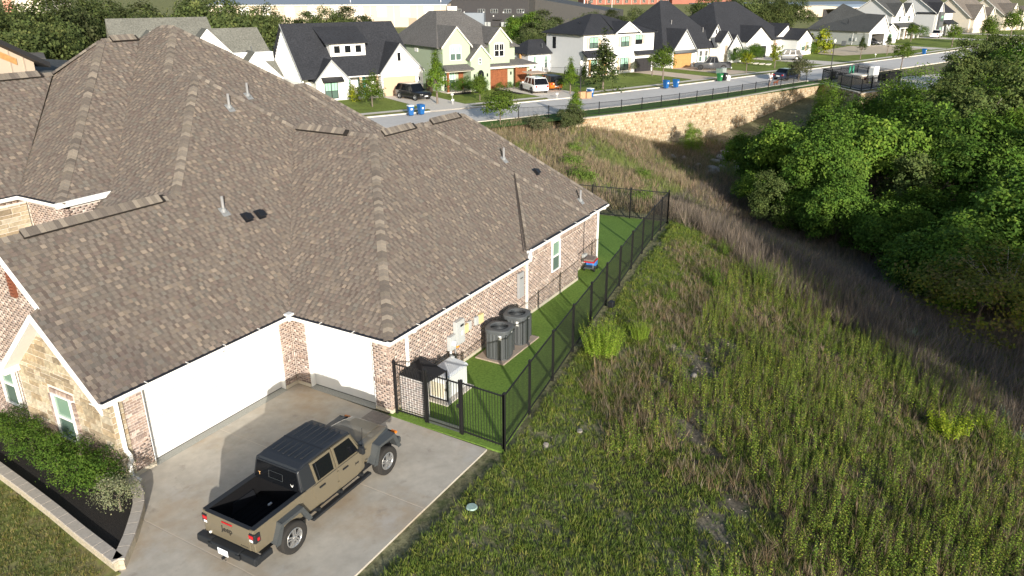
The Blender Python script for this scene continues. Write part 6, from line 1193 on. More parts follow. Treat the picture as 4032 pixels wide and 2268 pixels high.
# rear of cab: corner posts, back panel with glass
for s in (-1,1):
    b=MB(); b.prism([(.55,s*.785,1.235),(.98,s*.785,1.235),(.92,s*.675,1.80),(.575,s*.675,1.79)],(0,-s*.06,0)); b.build('hardtop_side',M_TOP,J,bevel=.012)
    MB().prism([(.50,s*.78,1.235),(.56,s*.785,1.235),(.60,s*.68,1.80),(.545,s*.665,1.74)],(0,-s*.055,0)).build('corner_post',M_TOP,J,bevel=.012)
b=MB(); b.prism([(.50,-.70,1.235),(.50,.70,1.235),(.56,.62,1.75),(.56,-.62,1.75)],(.06,0,0)); b.build('back_panel',M_TOP,J)
b=MB(); b.prism([(.492,-.715,1.255),(.492,.715,1.255),(.552,.63,1.715),(.552,-.63,1.715)],(-.012,0,.001)); rg=b.build('rear_window',M_CGL,J)
b=MB()
for (a,c) in (((.478,-.22,1.40),(.478,.22,1.40)),((.478,.22,1.40),(.497,.22,1.58)),((.497,.22,1.58),(.497,-.22,1.58)),((.497,-.22,1.58),(.478,-.22,1.40))): b.tube([a,c],.004,4)
b.build('slider_frame',M_PLASTIC,rg)
_rl=Matrix(((0,0,-1,0),(-1,0,0,0),(0,1,0,0),(0,0,0,1)))
def onback(y,z,x): M_=_rl.copy(); M_.translation=(x,y,z); return M_
text_mesh('T',.13,mat('sticker_orange',(.75,.45,.20),rough=.6),'sticker',rg,onback(.53,1.40,.484),.002)
b=MB(); b.poly([(.470,-.47,1.44),(.470,-.50,1.38),(.470,-.53,1.35),(.470,-.555,1.38),(.470,-.575,1.45),(.470,-.545,1.41),(.470,-.53,1.39),(.470,-.50,1.41)]); b.build('sticker',M_WHITE,rg)
# sides: upper door frames in body colour with glass
for s in (-1,1):
    yb,yt=s*.795,s*.668
    def Y(z): return yb+(yt-yb)*(z-1.235)/.565
    def side_prism(pts,th,name,m,out=0,bev=.006,parent=None):
        P=[(x,Y(z)+s*out,z) for x,z in pts]; b=MB(); b.prism(P,(0,-s*th,0)); return b.build(name,m,parent or J,bevel=bev)
    for (x0,x1,xa,xb) in ((.98,1.68,.95,1.66),(1.72,2.60,1.70,2.38)):
        side_prism([(x0,1.23),(x1,1.23),(xb,1.77),(xa,1.77)],.05,'door_frame',M_TAN)
        m_=.06
        side_prism([(x0+m_,1.27),(x1-m_-.02,1.27),(xb-m_+.005,1.715),(xa+m_,1.715)],.03,'side_window',M_CGL,.006,0)
    MB().prism([(1.10,Y(1.27)+s*.012,1.27),(1.12,Y(1.27)+s*.012,1.27),(1.10,Y(1.715)+s*.012,1.715),(1.08,Y(1.715)+s*.012,1.715)],(0,-s*.02,0)).build('window_divider',M_TRIMB,J)
    # door panels, slightly proud, with gaps
    for nm,pts in (('door',[(.86,.95),(.98,.70),(1.12,.62),(1.66,.62),(1.68,.70),(1.68,1.225),(.84,1.225)]),('door',[(1.72,.66),(1.78,.61),(2.40,.61),(2.56,.70),(2.60,.85),(2.60,1.225),(1.72,1.225)])):
        b=MB(); b.prism([(x,s*(HW+.004),z) for x,z in pts],(0,s*.016,0)); dr=b.build(nm,M_TAN,J,bevel=.008)
        hx=pts[0][0]+.17 if pts[0][0]<1 else 1.86
        MB().box((hx,min(s*(HW+.02),s*(HW+.055)),1.075),(hx+.20,max(s*(HW+.02),s*(HW+.055)),1.115)).build('door_handle',M_TRIMB,dr,bevel=.01)
        for z in (.80,1.10): MB().box((pts[3][0]+ (.0 if pts[0][0]<1 else .16),min(s*(HW+.02),s*(HW+.035)),z),(pts[3][0]+(.07 if pts[0][0]<1 else .23),max(s*(HW+.02),s*(HW+.035)),z+.05)).build('hinge',M_TAN,dr,bevel=.004)
    # mirrors, flares, steps, lamps
    jb('mirror_arm',(2.46,min(s*.78,s*.92),1.25),(2.52,max(s*.78,s*.92),1.30),M_TRIMB); jb('mirror',(2.42,min(s*.88,s*1.04),1.24),(2.52,max(s*.88,s*1.04),1.44),M_TRIMB,.03)
    # bed side
    MB().loft([[(x,s*y,z) for (y,z) in ((HW-.10,.68),(HW+.0,.66),(HW+.012,.9),(HW+.005,1.20),(HW-.02,1.255),(HW-.11,1.255),(HW-.11,.76))] for x in (-.99,.0,.60)]).build('bed_side',M_TAN,J)
    MB().box((-.99,min(s*(HW-.125),s*(HW+.012)),1.257),(.60,max(s*(HW-.125),s*(HW+.012)),1.272)).build('bed_rail',M_TRIMB,J,bevel=.006)
    MB().box((-.93,min(s*(HW-.112),s*(HW-.135)),.74),(.56,max(s*(HW-.112),s*(HW-.135)),1.256)).build('bed_liner_side',M_LINER,J)
    # fender flares: trapezoid arches
    def flare(xc,zt,w0,w1,thk,front):
        outer=[(xc-w0,.60 if not front else .62),(xc-w1,zt),(xc+w1*.92,zt+.01),(xc+w0*1.02,.62)]; inner=[(xc+w0*.83,.62),(xc+w1*.78,zt-.075),(xc-w1*.80,zt-.075),(xc-w0*.80,.60)]
        o=MB(); P=outer+inner; y0=s*.70; y1=s*.945
        def V(p,k): 
            x,z=p; return (x,(y0,y1)[k],z+(0,-.035)[k])
        n=8; Vs=[V(p,0) for p in P]+[V(p,1) for p in P]
        Fs=[(0,1,6,7),(1,2,5,6),(2,3,4,5),(15,14,9,8),(14,13,10,9),(13,12,11,10)]+[(i,(i+1)%8,(i+1)%8+8,i+8) for i in range(8)]
        o.faces(Vs,Fs); return o.build('fender_flare',M_PLASTIC,J,bevel=.018)
    flare(.0,1.08,.56,.36,.06,False); flare(3.487,1.12,.56,.36,.06,True)
    MB().box((3.05,min(s*.60,s*.72),.72),(3.95,max(s*.60,s*.72),1.06)).build('inner_fender',M_TRIMB,J); MB().box((3.93,min(s*.72,s*.90),1.0),(4.0,max(s*.72,s*.90),1.06)).build('marker_lamp',mat('amber',(.75,.20,.02),rough=.3),J,bevel=.01)
    jb('side_step',(.62,min(s*.81,s*.95),.43),(2.78,max(s*.81,s*.95),.50),M_TRIMB,.02)
    for x in (.9,1.7,2.5): MB().box((x,min(s*.6,s*.86),.46),(x+.07,max(s*.6,s*.86),.58)).build('step_bracket',M_TRIMB,J)
    for k in range(2): MB().box((1.0+k*.85,min(s*.82,s*.945),.501),(1.55+k*.85,max(s*.82,s*.945),.508)).build('step_pad',M_BLACK,J)
    # tail lamps
    b=MB(); b.box((-1.03,min(s*.63,s*.84),.92),(-.86,max(s*.63,s*.84),1.16)); tl=b.build('tail_light',M_TRIMB,J,bevel=.025)
    MB().box((-1.045,min(s*.66,s*.79),1.04),(-1.03,max(s*.66,s*.79),1.13)).build('lens',M_RED,tl,bevel=.01); MB().box((-1.043,min(s*.67,s*.77),.95),(-1.03,max(s*.67,s*.77),1.015)).build('lens',M_LAMP,tl,bevel=.01); MB().box((-.96,min(s*.84,s*.848),.98),(-.90,max(s*.84,s*.848),1.06)).build('side_reflector',M_RED,tl)
    wheel(J,0,s*.815,.405,.26,s,rr=.60); wheel(J,3.487,s*.815,.405,.26,s,rr=.60)
    MB().prism([(-.40,s*.62,.62),(.40,s*.62,.62),(.30,s*.62,1.0),(-.30,s*.62,1.0)],(0,s*.05,0)).build('wheel_well',M_BLACK,J)
# bed floor, front, tailgate
jb('bed_floor',(-.98,-.70,.70),(.60,.70,.735),M_LINER,0); jb('bed_front',(.54,-.69,.735),(.61,.69,1.26),M_LINER,.006); jb('cab_rear_lower',(.57,-HW+.0,.62),(.64,HW,1.235),M_TAN,.01)
for k in range(9): MB().box((-.95,-.62+k*.145,.735),(.52,-.56+k*.145,.747)).build('floor_rib',M_LINER,J)
b=MB(); b.loft([[(-1.03,-.66,.68),(-1.03,.66,.68),(-.965,.66,.68),(-.965,-.66,.68)],[(-1.045,-.66,1.0),(-1.045,.66,1.0),(-.955,.66,1.0),(-.955,-.66,1.0)],[(-1.02,-.66,1.255),(-1.02,.66,1.255),(-.955,.66,1.255),(-.955,-.66,1.255)]]); tg=b.build('tailgate',M_TAN,J,bevel=.012)
MB().box((-1.03,-.69,1.257),(-.93,.69,1.273)).build('tailgate_cap',M_TRIMB,tg,bevel=.006); MB().box((-.954,-.66,.74),(-.935,.66,1.25)).build('tailgate_liner',M_LINER,tg)
MB().box((-1.052,-.16,1.16),(-1.028,.16,1.195)).build('brake_light',M_RED,tg,bevel=.006); MB().box((-1.056,-.155,1.095),(-1.035,.155,1.155)).build('tailgate_handle',M_TAN,tg,bevel=.012)
text_mesh('Jeep',.20,mat('badge_black',(.015,.015,.016),rough=.4),'lettering',tg,onback(.02,1.0,-1.047),.006); text_mesh('GLADIATOR',.042,mat('badge_dark',(.05,.045,.035),rough=.5),'lettering',tg,onback(-.48,.75,-1.038),.003)
for y in (.64,): MB().lathe([(0,-1.06),(.03,-1.06),(.03,-1.03)],c=(0,y-.04,.73),axis='x',n=10).build('lock_cap',M_WHITE,tg)
for s in (-1,1): MB().box((-1.02,min(s*.665,s*.80),.68),(-.90,max(s*.665,s*.80),.915)).build('corner_panel',M_TAN,J,bevel=.02); MB().box((-1.02,min(s*.665,s*.80),1.165),(-.90,max(s*.665,s*.80),1.256)).build('corner_panel',M_TAN,J,bevel=.02)
for s in (-1,1): b=MB(); b.prism([(2.30,s*.815,.92),(2.305,s*.823,.90)],(0,0,0)) if False else None
_sm=Matrix(((1,0,0,2.40),(0,0,-1,-.828),(0,1,0,.98),(0,0,0,1))); text_mesh('Jeep',.085,M_TRIMB,'lettering',J,_sm,.003)
# rear bumper with plate and hitch
b=MB()
for (y0,y1,x0) in ((-.92,-.45,-1.20),(-.45,.45,-1.24),(.45,.92,-1.20)): b.loft([[(x0+.03,y0,.44),(x0+.03,y1,.44),(-1.0,y1,.44),(-1.0,y0,.44)],[(x0,y0,.52),(x0,y1,.52),(-1.0,y1,.52),(-1.0,y0,.52)],[(x0+.02,y0,.66),(x0+.02,y1,.66),(-.98,y1,.66),(-.98,y0,.66)]])
rb=b.build('rear_bumper',M_TRIMB,J,bevel=.03)
for s in (-1,1): MB().box((-1.15,min(s*.84,s*.93),.46),(-.66,max(s*.84,s*.93),.62)).build('bumper_end',M_TRIMB,rb,bevel=.03); MB().box((-1.245,min(s*.36,s*.50),.50),(-1.215,max(s*.36,s*.50),.63)).build('recovery_point',M_TRIMB,rb,bevel=.01)
pl_=MB().box((-1.262,-.16,.47),(-1.25,.16,.64)).build('licence_plate',mat('plate_white',(.72,.77,.82),rough=.4),rb,bevel=.006)
text_mesh('L5t6',.10,mat('plate_blue',(.18,.36,.62),rough=.5),'plate_print',pl_,onback(.01,.555,-1.264),.001)
MB().tube([(-1.1,0,.42),(-1.30,0,.41)],.035,8).build('hitch_receiver',M_BLACK,rb); MB().lathe([(.03,-.006),(.04,0),(.03,.006)],c=(-1.28,-.07,.40),axis='x',n=12).build('hitch_ring',M_BLACK,rb); MB().tube([(2.75,-.72,1.22),(2.80,-.73,1.75)],.006,5).build('antenna',M_BLACK,J)
MB().box((-.80,-.70,.45),(3.95,.70,.64)).build('chassis',M_BLACK,J); MB().tube([(0,-.7,.405),(0,.7,.405)],.06,8).build('rear_axle',M_BLACK,J)
b=MB(); b.box((-.05,-.02,0),(.05,.02,.035)); o=b.build('paper_scrap',M_WHITE,loc=(-5.72,-4.87,.752)); tag(o,'tiny white scrap lying in the truck bed','litter')
# interior seats seen through glass are dark; dashboard omitted by tint
# ---------------------------------------------------------------- street vehicles
def car(name,label,cat,loc,rz,L,W,H,paint,kind='suv',rim=None,zb=.32):
    t=thing(name,label,cat,(loc[0],loc[1],.05),rz); hw=W/2; x0,x1=-L/2,L/2; zbelt=H*.58; r=H*.2
    S_=lambda x,w_,z0,z1: rring(x,w_,z0,z1,.10,4)
    hoodz=H*.56 if kind!='sedan' else H*.60
    if kind in('suv','jeep'): st=[(x0,hw*.86,zb+.15,zbelt*.92),(x0+.12,hw*.96,zb,zbelt),(x0+L*.25,hw,zb-.05,zbelt),(x0+L*.62,hw,zb-.05,zbelt),(x0+L*.70,hw*.99,zb-.05,hoodz),(x1-.25,hw*.94,zb,hoodz*.95),(x1,hw*.82,zb+.1,hoodz*.82)]
    elif kind=='pickup': st=[(x0+L*.33,hw,zb-.05,zbelt),(x0+L*.62,hw,zb-.05,zbelt),(x0+L*.70,hw*.99,zb-.05,hoodz),(x1-.25,hw*.95,zb,hoodz*.96),(x1,hw*.86,zb+.1,hoodz*.85)]
    else: st=[(x0,hw*.84,zb+.1,H*.58),(x0+.2,hw*.95,zb,H*.64),(x0+L*.3,hw,zb-.05,H*.66),(x0+L*.6,hw,zb-.05,H*.62),(x1-.5,hw*.96,zb,H*.55),(x1,hw*.8,zb+.1,H*.42)]
    MB().loft([S_(*q) for q in st]).build('body',paint,t,smooth=True)
    g={'suv':(.03,.12,.60,.70),'jeep':(.02,.05,.56,.64),'pickup':(.33,.38,.60,.70),'sedan':(.10,.26,.55,.72)}[kind]
    xa,xb,xc,xd=[x0+L*k for k in g]; zt=H; iw=hw*.80; bw=hw*.95
    rings=[[(xa,-bw,zbelt-.03),(xd,-bw*.96,hoodz-.03),(xd,bw*.96,hoodz-.03),(xa,bw,zbelt-.03)],[(xb,-iw,zt-.06),(xc,-iw,zt-.06),(xc,iw,zt-.06),(xb,iw,zt-.06)]]
    gb=MB(); gb.loft(rings); cab=gb.build('cabin_glass',M_CGL,t,bevel=.02)
    MB().loft([[(xb-.04,-iw-.02,zt-.09),(xc+.06,-iw-.02,zt-.09),(xc+.06,iw+.02,zt-.09),(xb-.04,iw+.02,zt-.09)],[(xb+.05,-iw+.06,zt),(xc-.05,-iw+.06,zt),(xc-.05,iw-.06,zt),(xb+.05,iw-.06,zt)]]).build('roof',paint if kind!='jeep' else M_TOP,t,bevel=.03)
    for s in (-1,1):
        for k in (0,.33,.66,1):
            p=Vector((xa+(xd-xa)*k,s*bw*(1-.04*k),zbelt-.03)); q=Vector((xb+(xc-xb)*k,s*iw,zt-.07)); d=Vector((.045 if k<1 else .05,0,0)); o=Vector((0,s*.012,0)); MB().prism([p-d+o,p+d+o,q+d+o,q-d+o],(0,-s*.03,0)).build('pillar',paint if kind!='jeep' or k>.5 else M_TOP,t)
        rr_=H*.205 if kind!='sedan' else H*.23
        for xw in (x0+L*.2,x0+L*.81): wheel(t,xw,s*(hw-.10),rr_,.24,s,rim,5,.66,False); MB().lathe([(rr_*1.0,s*.0),(rr_*1.16,s*.0),(rr_*1.16,s*.03),(rr_*1.0,s*.03)],c=(xw,s*(hw-.005),rr_),axis='y',n=20).build('wheel_arch',M_TRIMB,t)
        MB().box((x0-.02,min(s*hw*.60,s*hw*.86),zbelt*.72),(x0+.05,max(s*hw*.60,s*hw*.86),zbelt*.92)).build('tail_light',M_RED,t,bevel=.02); MB().box((x1-.10,min(s*hw*.50,s*hw*.80),hoodz*.66),(x1+.0,max(s*hw*.50,s*hw*.80),hoodz*.80)).build('headlight',M_LAMP,t,bevel=.02)
        MB().box((xd-.15,min(s*hw,s*(hw+.2)),hoodz),(xd-.02,max(s*hw,s*(hw+.2)),hoodz+.16)).build('mirror',paint,t,bevel=.02)
        MB().box((x0+L*.27,min(s*(hw-.01),s*(hw+.02)),zb-.06),(x0+L*.72,max(s*(hw-.01),s*(hw+.02)),zb+.02)).build('sill',M_TRIMB,t)
    MB().box((x0-.03,-.26,zb+.18),(x0-.005,.26,zb+.32)).build('licence_plate',M_WHITE,t); MB().box((x1-.02,-hw*.42,hoodz*.56),(x1+.012,hw*.42,hoodz*.80)).build('grille',M_BLACK,t); MB().box((x1+.0,-.24,zb+.12),(x1+.02,.24,zb+.25)).build('licence_plate',M_WHITE,t)
    if kind=='pickup':
        for s in (-1,1): MB().box((x0,min(s*(hw-.1),s*hw),zb-.02),(x0+L*.335,max(s*(hw-.1),s*hw),zbelt+.03)).build('bed_side',paint,t,bevel=.03)
        MB().box((x0,-hw+.08,zb),(x0+.08,hw-.08,zbelt+.02)).build('tailgate',paint,t,bevel=.02); MB().box((x0+.05,-hw+.1,zb+.1),(x0+L*.34,hw-.1,zb+.2)).build('bed_floor',M_LINER,t); MB().box((x0-.12,-hw*.9,zb-.05),(x0,hw*.9,zb+.15)).build('rear_bumper',M_LAMP,t,bevel=.02)
    if kind=='jeep': MB().lathe([(.1,-.1),(.38,-.12),(.40,0),(.38,.12),(.2,.14)],c=(x0-.14,0,H*.56),axis='x',n=20).build('spare_wheel',M_TYRE,t,smooth=True)
    if kind=='jeep':
        for s in (-1,1):
            for xw in (x0+L*.2,x0+L*.81): MB().box((xw-.5,min(s*hw*.9,s*(hw+.12)),H*.42),(xw+.5,max(s*hw*.9,s*(hw+.12)),H*.48)).build('fender_flare',M_TRIMB,t,bevel=.03)
    return t
def paint(n,c,r=.3): return mat('paint_'+n,c,rough=r,coat=.6,spec=.5)
al1=R(-27)
car('sport_utility','black utility vehicle behind the young tree at the peach garage','car',hpt((58.5,43.9),-27,2.0,-4.4),R(-27-90+12),4.9,1.95,1.78,paint('black',(.008,.008,.009)),'suv')
car('sport_utility','large white utility vehicle on the sage house drive','car',hpt((69.2,36.3),-26,4.4,-5.3),R(-26+78),5.2,2.0,1.88,paint('white',(.72,.72,.72)),'suv',M_DKALLOY)
car('off_roader','orange off roader with black top and rear spare wheel','car',hpt((69.2,36.3),-26,7.5,-4.4),R(-26+80),4.3,1.85,1.85,paint('orange',(.55,.15,.012)),'jeep',M_DKALLOY)
car('pickup_truck','grey pickup parked before the orange wood garage','pickup',hpt((116,21),-22,-5.6,-5.6),R(-22+132),5.8,2.05,1.95,paint('grey',(.055,.058,.065)),'pickup',M_DKALLOY)
car('sport_utility','silver utility vehicle before the black garage door','car',hpt((131.7,17.8),-20,2.2,-6.5),R(-20+136),4.9,1.95,1.8,paint('silver',(.15,.155,.16)),'suv')
car('sedan','dark navy sedan parked on the street by the round bush','car',(100.3,4.6),R(-20),4.8,1.88,1.48,paint('navy',(.018,.022,.045)),'sedan',M_DKALLOY)
car('sedan','dark car inside the open garage of the grey house','car',hpt((176.4,2.7),-27,2.9,1.2),R(-27-90),4.4,1.8,1.5,paint('slate',(.05,.055,.07)),'sedan')
car('pickup_truck','white pickup on the drive of the far grey house','pickup',hpt((204,1),-24,14.5,-4.5),R(-24+15),5.8,2.0,1.9,paint('white',(.72,.72,.72)),'pickup')
b=MB(); b.prism([(-1.4,-.9,0),(1.4,-.9,0),(1.2,-.7,.0),(-1.2,-.7,0)],(0,1.8,.06)); 
t=thing('canopy_awning','tan folding awning over the orange off roader','awning',(*hpt((69.2,36.3),-26,6.6,-2.4),0),R(-26)); slab(t,[(-1.3,-1.0,2.0),(1.3,-1.0,2.0),(1.3,1.0,2.15),(-1.3,1.0,2.15)],mat('awning_tan',(.50,.38,.28),rough=.8),.06,'cloth')
for u in (-1.25,1.25): hbox(t,'leg',M_FBLK,u-.03,u+.03,-.95,-.89,0,2.0)
# ---------------------------------------------------------------- person walking a dog
def skin_body(name,verts,edges,rad,m,parent=None,loc=None,root=0):
    me=bpy.data.meshes.new(name); me.from_pydata(verts,edges,[]); o=obj(name,me,parent,loc); sm=o.modifiers.new('skin','SKIN'); o.modifiers.new('sub','SUBSURF').levels=1; o.modifiers['sub'].render_levels=2
    if not me.skin_vertices: me.attributes  # layer appears with the modifier
    bm=bmesh.new(); bm.from_mesh(me); bm.verts.ensure_lookup_table(); ly=bm.verts.layers.skin.verify()
    for i,v in enumerate(bm.verts): v[ly].radius=(rad[i],rad[i]) if not isinstance(rad[i],tuple) else rad[i]; v[ly].use_root=(i==root)
    bm.to_mesh(me); bm.free(); me.materials.append(m); return o
t=thing('person','person in white shirt and pale shorts walking a dog on the street','person',(90.9,4.9,-.03),R(-20))
M_SKIN=mat('skin',(.45,.27,.19),rough=.6); M_SHIRT=mat('white_shirt',(.78,.78,.80),rough=.8); M_SHORT=mat('pale_shorts',(.62,.60,.62),rough=.8); M_HAIR=mat('dark_hair',(.03,.022,.018),rough=.7)
V=[(0,0,.92),(0,0,1.15),(0,0,1.38),(0,0,1.50),(.01,0,1.60),(.02,0,1.70),(.0,.18,1.40),(.02,.24,1.15),(.16,.22,.98),(.21,.21,.92),(0,-.18,1.40),(-.08,-.24,1.14),(-.02,-.23,.92),(0,-.22,.86),(.02,.09,.88),(.20,.10,.50),(.12,.10,.09),(.24,.10,.04),(-.02,-.09,.88),(-.12,-.10,.50),(-.36,-.10,.14),(-.28,-.10,.05)]
E_=[(0,1),(1,2),(2,3),(3,4),(4,5),(2,6),(6,7),(7,8),(8,9),(2,10),(10,11),(11,12),(12,13),(0,14),(14,15),(15,16),(16,17),(0,18),(18,19),(19,20),(20,21)]
rad=[.14,.125,.13,.05,.085,.09,.055,.043,.033,.035,.055,.043,.033,.035,.085,.058,.04,.035,.085,.058,.04,.035]
skin_body('body',V,E_,rad,M_SKIN,t)
skin_body('shirt',[(0,0,.98),(0,0,1.2),(0,0,1.42),(0,.19,1.41),(.02,.25,1.2),(0,-.19,1.41),(-.07,-.25,1.2)],[(0,1),(1,2),(2,3),(3,4),(2,5),(5,6)],[.165,.15,.14,.075,.066,.075,.066],M_SHIRT,t)
skin_body('shorts',[(0,0,.93),(.03,.1,.84),(.13,.11,.62),(-.03,-.1,.84),(-.09,-.11,.62)],[(0,1),(1,2),(0,3),(3,4)],[.155,.105,.09,.105,.09],M_SHORT,t)
b=MB(); b.lathe([(0,.13),(.07,.115),(.11,.05),(.108,-.02),(.09,-.06)],c=(-.012,0,1.68),n=12); b.build('hair',M_HAIR,t,smooth=True)
MB().tube([(.10,0,1.655),(.125,0,1.64),(.10,0,1.63)],.012,5).build('nose',M_SKIN,t)
for s in (-1,1): MB().lathe([(0,.012),(.012,0),(0,-.012)],c=(.095,s*.035,1.675),n=6).build('eye',M_HAIR,t); MB().box((.0,s*.085-.01,1.63),(.03,s*.085+.012,1.68)).build('ear',M_SKIN,t)
for s,f in ((1,(.24,.10)),(-1,(-.30,-.10))): MB().box((f[0]-.12,f[1]-.045,.0),(f[0]+.14,f[1]+.045,.07)).build('shoe',M_WHITE,t,bevel=.02)
dg=thing('dog','red brown dog on a lead walking ahead of the person','dog',(91.9,4.4,-.03),R(-20))
DV=[(0,0,.48),(.25,0,.47),(.42,0,.50),(.55,0,.64),(.64,0,.70),(.78,0,.67),(-.25,0,.47),(-.35,0,.50),(-.50,0,.60),(.40,.08,.36),(.42,.08,.20),(.44,.08,.03),(.40,-.08,.36),(.36,-.08,.2),(.34,-.08,.03),(-.28,.08,.36),(-.36,.08,.20),(-.30,.08,.03),(-.28,-.08,.36),(-.30,-.08,.2),(-.22,-.08,.03)]
DE=[(0,1),(1,2),(2,3),(3,4),(4,5),(0,6),(6,7),(7,8),(2,9),(9,10),(10,11),(2,12),(12,13),(13,14),(6,15),(15,16),(16,17),(6,18),(18,19),(19,20)]
skin_body('body',DV,DE,[.12,.14,.13,.075,.075,.04,.11,.07,.02,.05,.03,.03,.05,.03,.03,.06,.032,.03,.06,.032,.03],mat('red_fur',(.28,.09,.04),rough=.9),dg)
for s in (-1,1): MB().prism([(.60,s*.05,.75),(.66,s*.07,.74),(.62,s*.075,.64)],(0,s*.015,0)).build('ear',mat('red_fur2',(.2,.06,.03),rough=.9),dg)
# ================================================================== commercial buildings behind
h=thing('tan_warehouse','long tan warehouse with white window panels and blue grey metal roof','warehouse',(195,176,0),R(-66))
M_TANW=mat('tan_metal',(.56,.47,.36),rough=.7,var=.02,scale=.5); M_WPAN=mat('white_panel',(.80,.79,.76),rough=.5); M_BROL=mat('roller_brown',(.36,.28,.21),rough=.7); M_BLUEROOF=mat('blue_grey_roof',(.20,.23,.27),rough=.5)
hbox(h,'wall',M_TANW,-45,39.5,0,40,0,7.4); slab(h,[(-45.5,-.4,7.4),(40,-.4,7.4),(40,20,10.5),(-45.5,20,10.5)],M_BLUEROOF,.3); slab(h,[(-45.5,40.4,7.4),(40,40.4,7.4),(40,20,10.5),(-45.5,20,10.5)],M_BLUEROOF,.3); hbox(h,'eave_trim',M_TRIMC,-45.5,40,-.5,-.41,7.0,7.35)
for k in range(11): 
    u=-42+k*8.2; w_=hbox(h,'window',M_WPAN,u,u+3.3,-.06,-.005,5.2,6.7); hbox(h,'window',M_WPAN,u+.1,u+3.3,-.06,-.005,3.4,4.9); hbox(h,'wall_seam',M_TRIMC,u-2.4,u-2.25,-.04,-.005,0,7.0)
for u in (-36,-14,3,26.3): hbox(h,'roller_door',M_BROL,u,u+2.8,-.06,-.005,0,3.0)
for u in (-43,5,37): MB().tube([(u,4,7.5),(u,4,9.6)],.12,6).build('roof_vent',M_WHITE,h)
hbox(h,'lean_to',M_BLUEROOF,40.1,52,3,30,0,4.5)
h=thing('dark_grey_building','dark charcoal commercial building with strip windows','building',(224,125,0),R(-77))
M_CHAR=mat('charcoal_metal',(.045,.043,.045),rough=.7,var=.05,scale=1); M_CHARL=mat('charcoal_front',(.062,.06,.058),rough=.7,var=.05,scale=1)
hbox(h,'wall',M_CHAR,-21,9,0,45,0,8.9); hbox(h,'return_wall',M_CHARL,9.0,9.15,.1,44,0,8.8); slab(h,[(-21.5,-.4,9.1),(9.6,-.4,9.1),(9.6,46,9.6),(-21.5,46,9.6)],M_CHAR,.3)
b=MB(); b.prism([(9.2,8,0),(9.2,40,0),(9.2,40,8.6),(9.2,8,8.9)],(26,0,-4)); b.build('wing',M_CHARL,h)
for u in (-18,-9.2,-4.5,.3,5.0): window(h,u,0,4.4,2.6,1.25,M_METER,M_GLK,2,3,low=M_GLK)
for k in range(8): hbox(h,'wall_lamp',M_WHITE,-18+k*3.6,-17.7+k*3.6,-.3,-.02,3.2+(k%2)*1.2,3.6+(k%2)*1.2)
for k in range(7):
    u=[-7.4,-6.1,-4.8,.2,1.5,2.8,4.1][k]; tag(MB().box((-.5,-.35,0),(.5,.35,1.45)).build('condenser',M_METER,loc=(*hpt((224,125),-77,u,-1.3),0),bevel=.05),['leftmost','second','third','fourth','fifth','sixth','rightmost'][k]+' grey condenser unit against the dark charcoal building','air conditioner','condensers by the dark building')
hbox(h,'entry_canopy',M_CHAR,-3.2,-.4,-1.2,0,2.2,2.5)
h=thing('red_school','red brick school building beyond the far field','building',(590,232,0),R(-52)); M_REDB=mat('red_brick',(.30,.12,.085),rough=.9,var=.05,scale=.3); M_PINKB=mat('pale_brick',(.44,.26,.20),rough=.9)
hbox(h,'wall',M_REDB,-30,90,0,25,0,9); hbox(h,'stone_band',M_PINKB,-30,90,-.1,0,4.2,4.9)
for k in range(16):
    u=-26+k*7.2; window(h,u,-.05,1.2,2.4,2.6,M_TRIMC,M_GLK,1,2,low=M_GLK); hbox(h,'pilaster',M_PINKB,u-2.2,u-1.4,-.25,0,0,4.2)
hbox(h,'entrance',M_GLK,-29,-25,-.1,0,0,3.2); hbox(h,'upper_wall',M_REDB,40,90,-6,0,0,9)
h=thing('tan_building','pale building corner with coral edge at the top left','building',(124.5,244,0),R(-55)); hbox(h,'wall',M_CREAM,0,9,0,20,0,16); hbox(h,'edge_panel',mat('coral_panel',(.62,.30,.22),rough=.7),-2.6,0,0,20,0,16)
h=thing('far_shed','long low white shed behind the oaks','building',(340,60,0),R(-40)); hbox(h,'wall',M_TANW,-30,60,0,15,0,5); slab(h,[(-31,-.5,5),(61,-.5,5),(61,16,6),(-31,16,6)],M_BLUEROOF,.3)
h=thing('carport','pale steel canopy over parked cars at the upper right','canopy',(318,25,0),R(-30)); slab(h,[(0,0,5),(40,0,5),(40,14,5.6),(0,14,5.6)],mat('canopy_blue',(.45,.52,.58),rough=.5),.3); 
for u in (1,14,27,39): hbox(h,'post',M_WHITE,u-.2,u+.2,1,1.4,0,5)
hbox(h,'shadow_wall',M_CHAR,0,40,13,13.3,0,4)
for i,(x,y) in enumerate(((262,112),(425,170))): 
    t=thing('light_pole',['white light pole between dark building and the red school','tall white pole near the left of the red school'][i],'pole',(x,y,0)); MB().tube([(0,0,0),(0,0,12)],.14,6).build('mast',M_WHITE,t)
# ================================================================== drives, beds
drive((58.5,43.9),-27,-.4,4.9,-14.6,-.2,M_WALK); drive((69.2,36.3),-26,2.4,8.4,-12.0,.8,M_WALK); drive((90.8,32.1),-25,9.3,14.0,-13.8,-.7,M_TANDRIVE); drive((116,21),-22,-9.4,-3.6,-12.2,-.4,M_TANDRIVE); drive((131.7,17.8),-20,-.6,5.2,-16.5,-.4,M_WALK); drive((176.4,2.7),-27,.4,6.2,-14.5,0,M_WALK); drive((204,1),-24,9.5,16,-16,-1,M_WALK); drive((242,-15.5),-24,-6,0,-16,0,M_WALK)
struct(sheet('concrete_apron',[(100.5,-10.2),(104.5,-7.5),(112,-10),(118,-14),(110,-18.5),(97,-15),(93,-9.5)],.02,M_WALK))
struct(sheet('far_meadow',[(118,-16),(150,-22),(230,-45),(230,-75),(150,-55),(112,-34),(108,-22)],.02,M_LAWN))
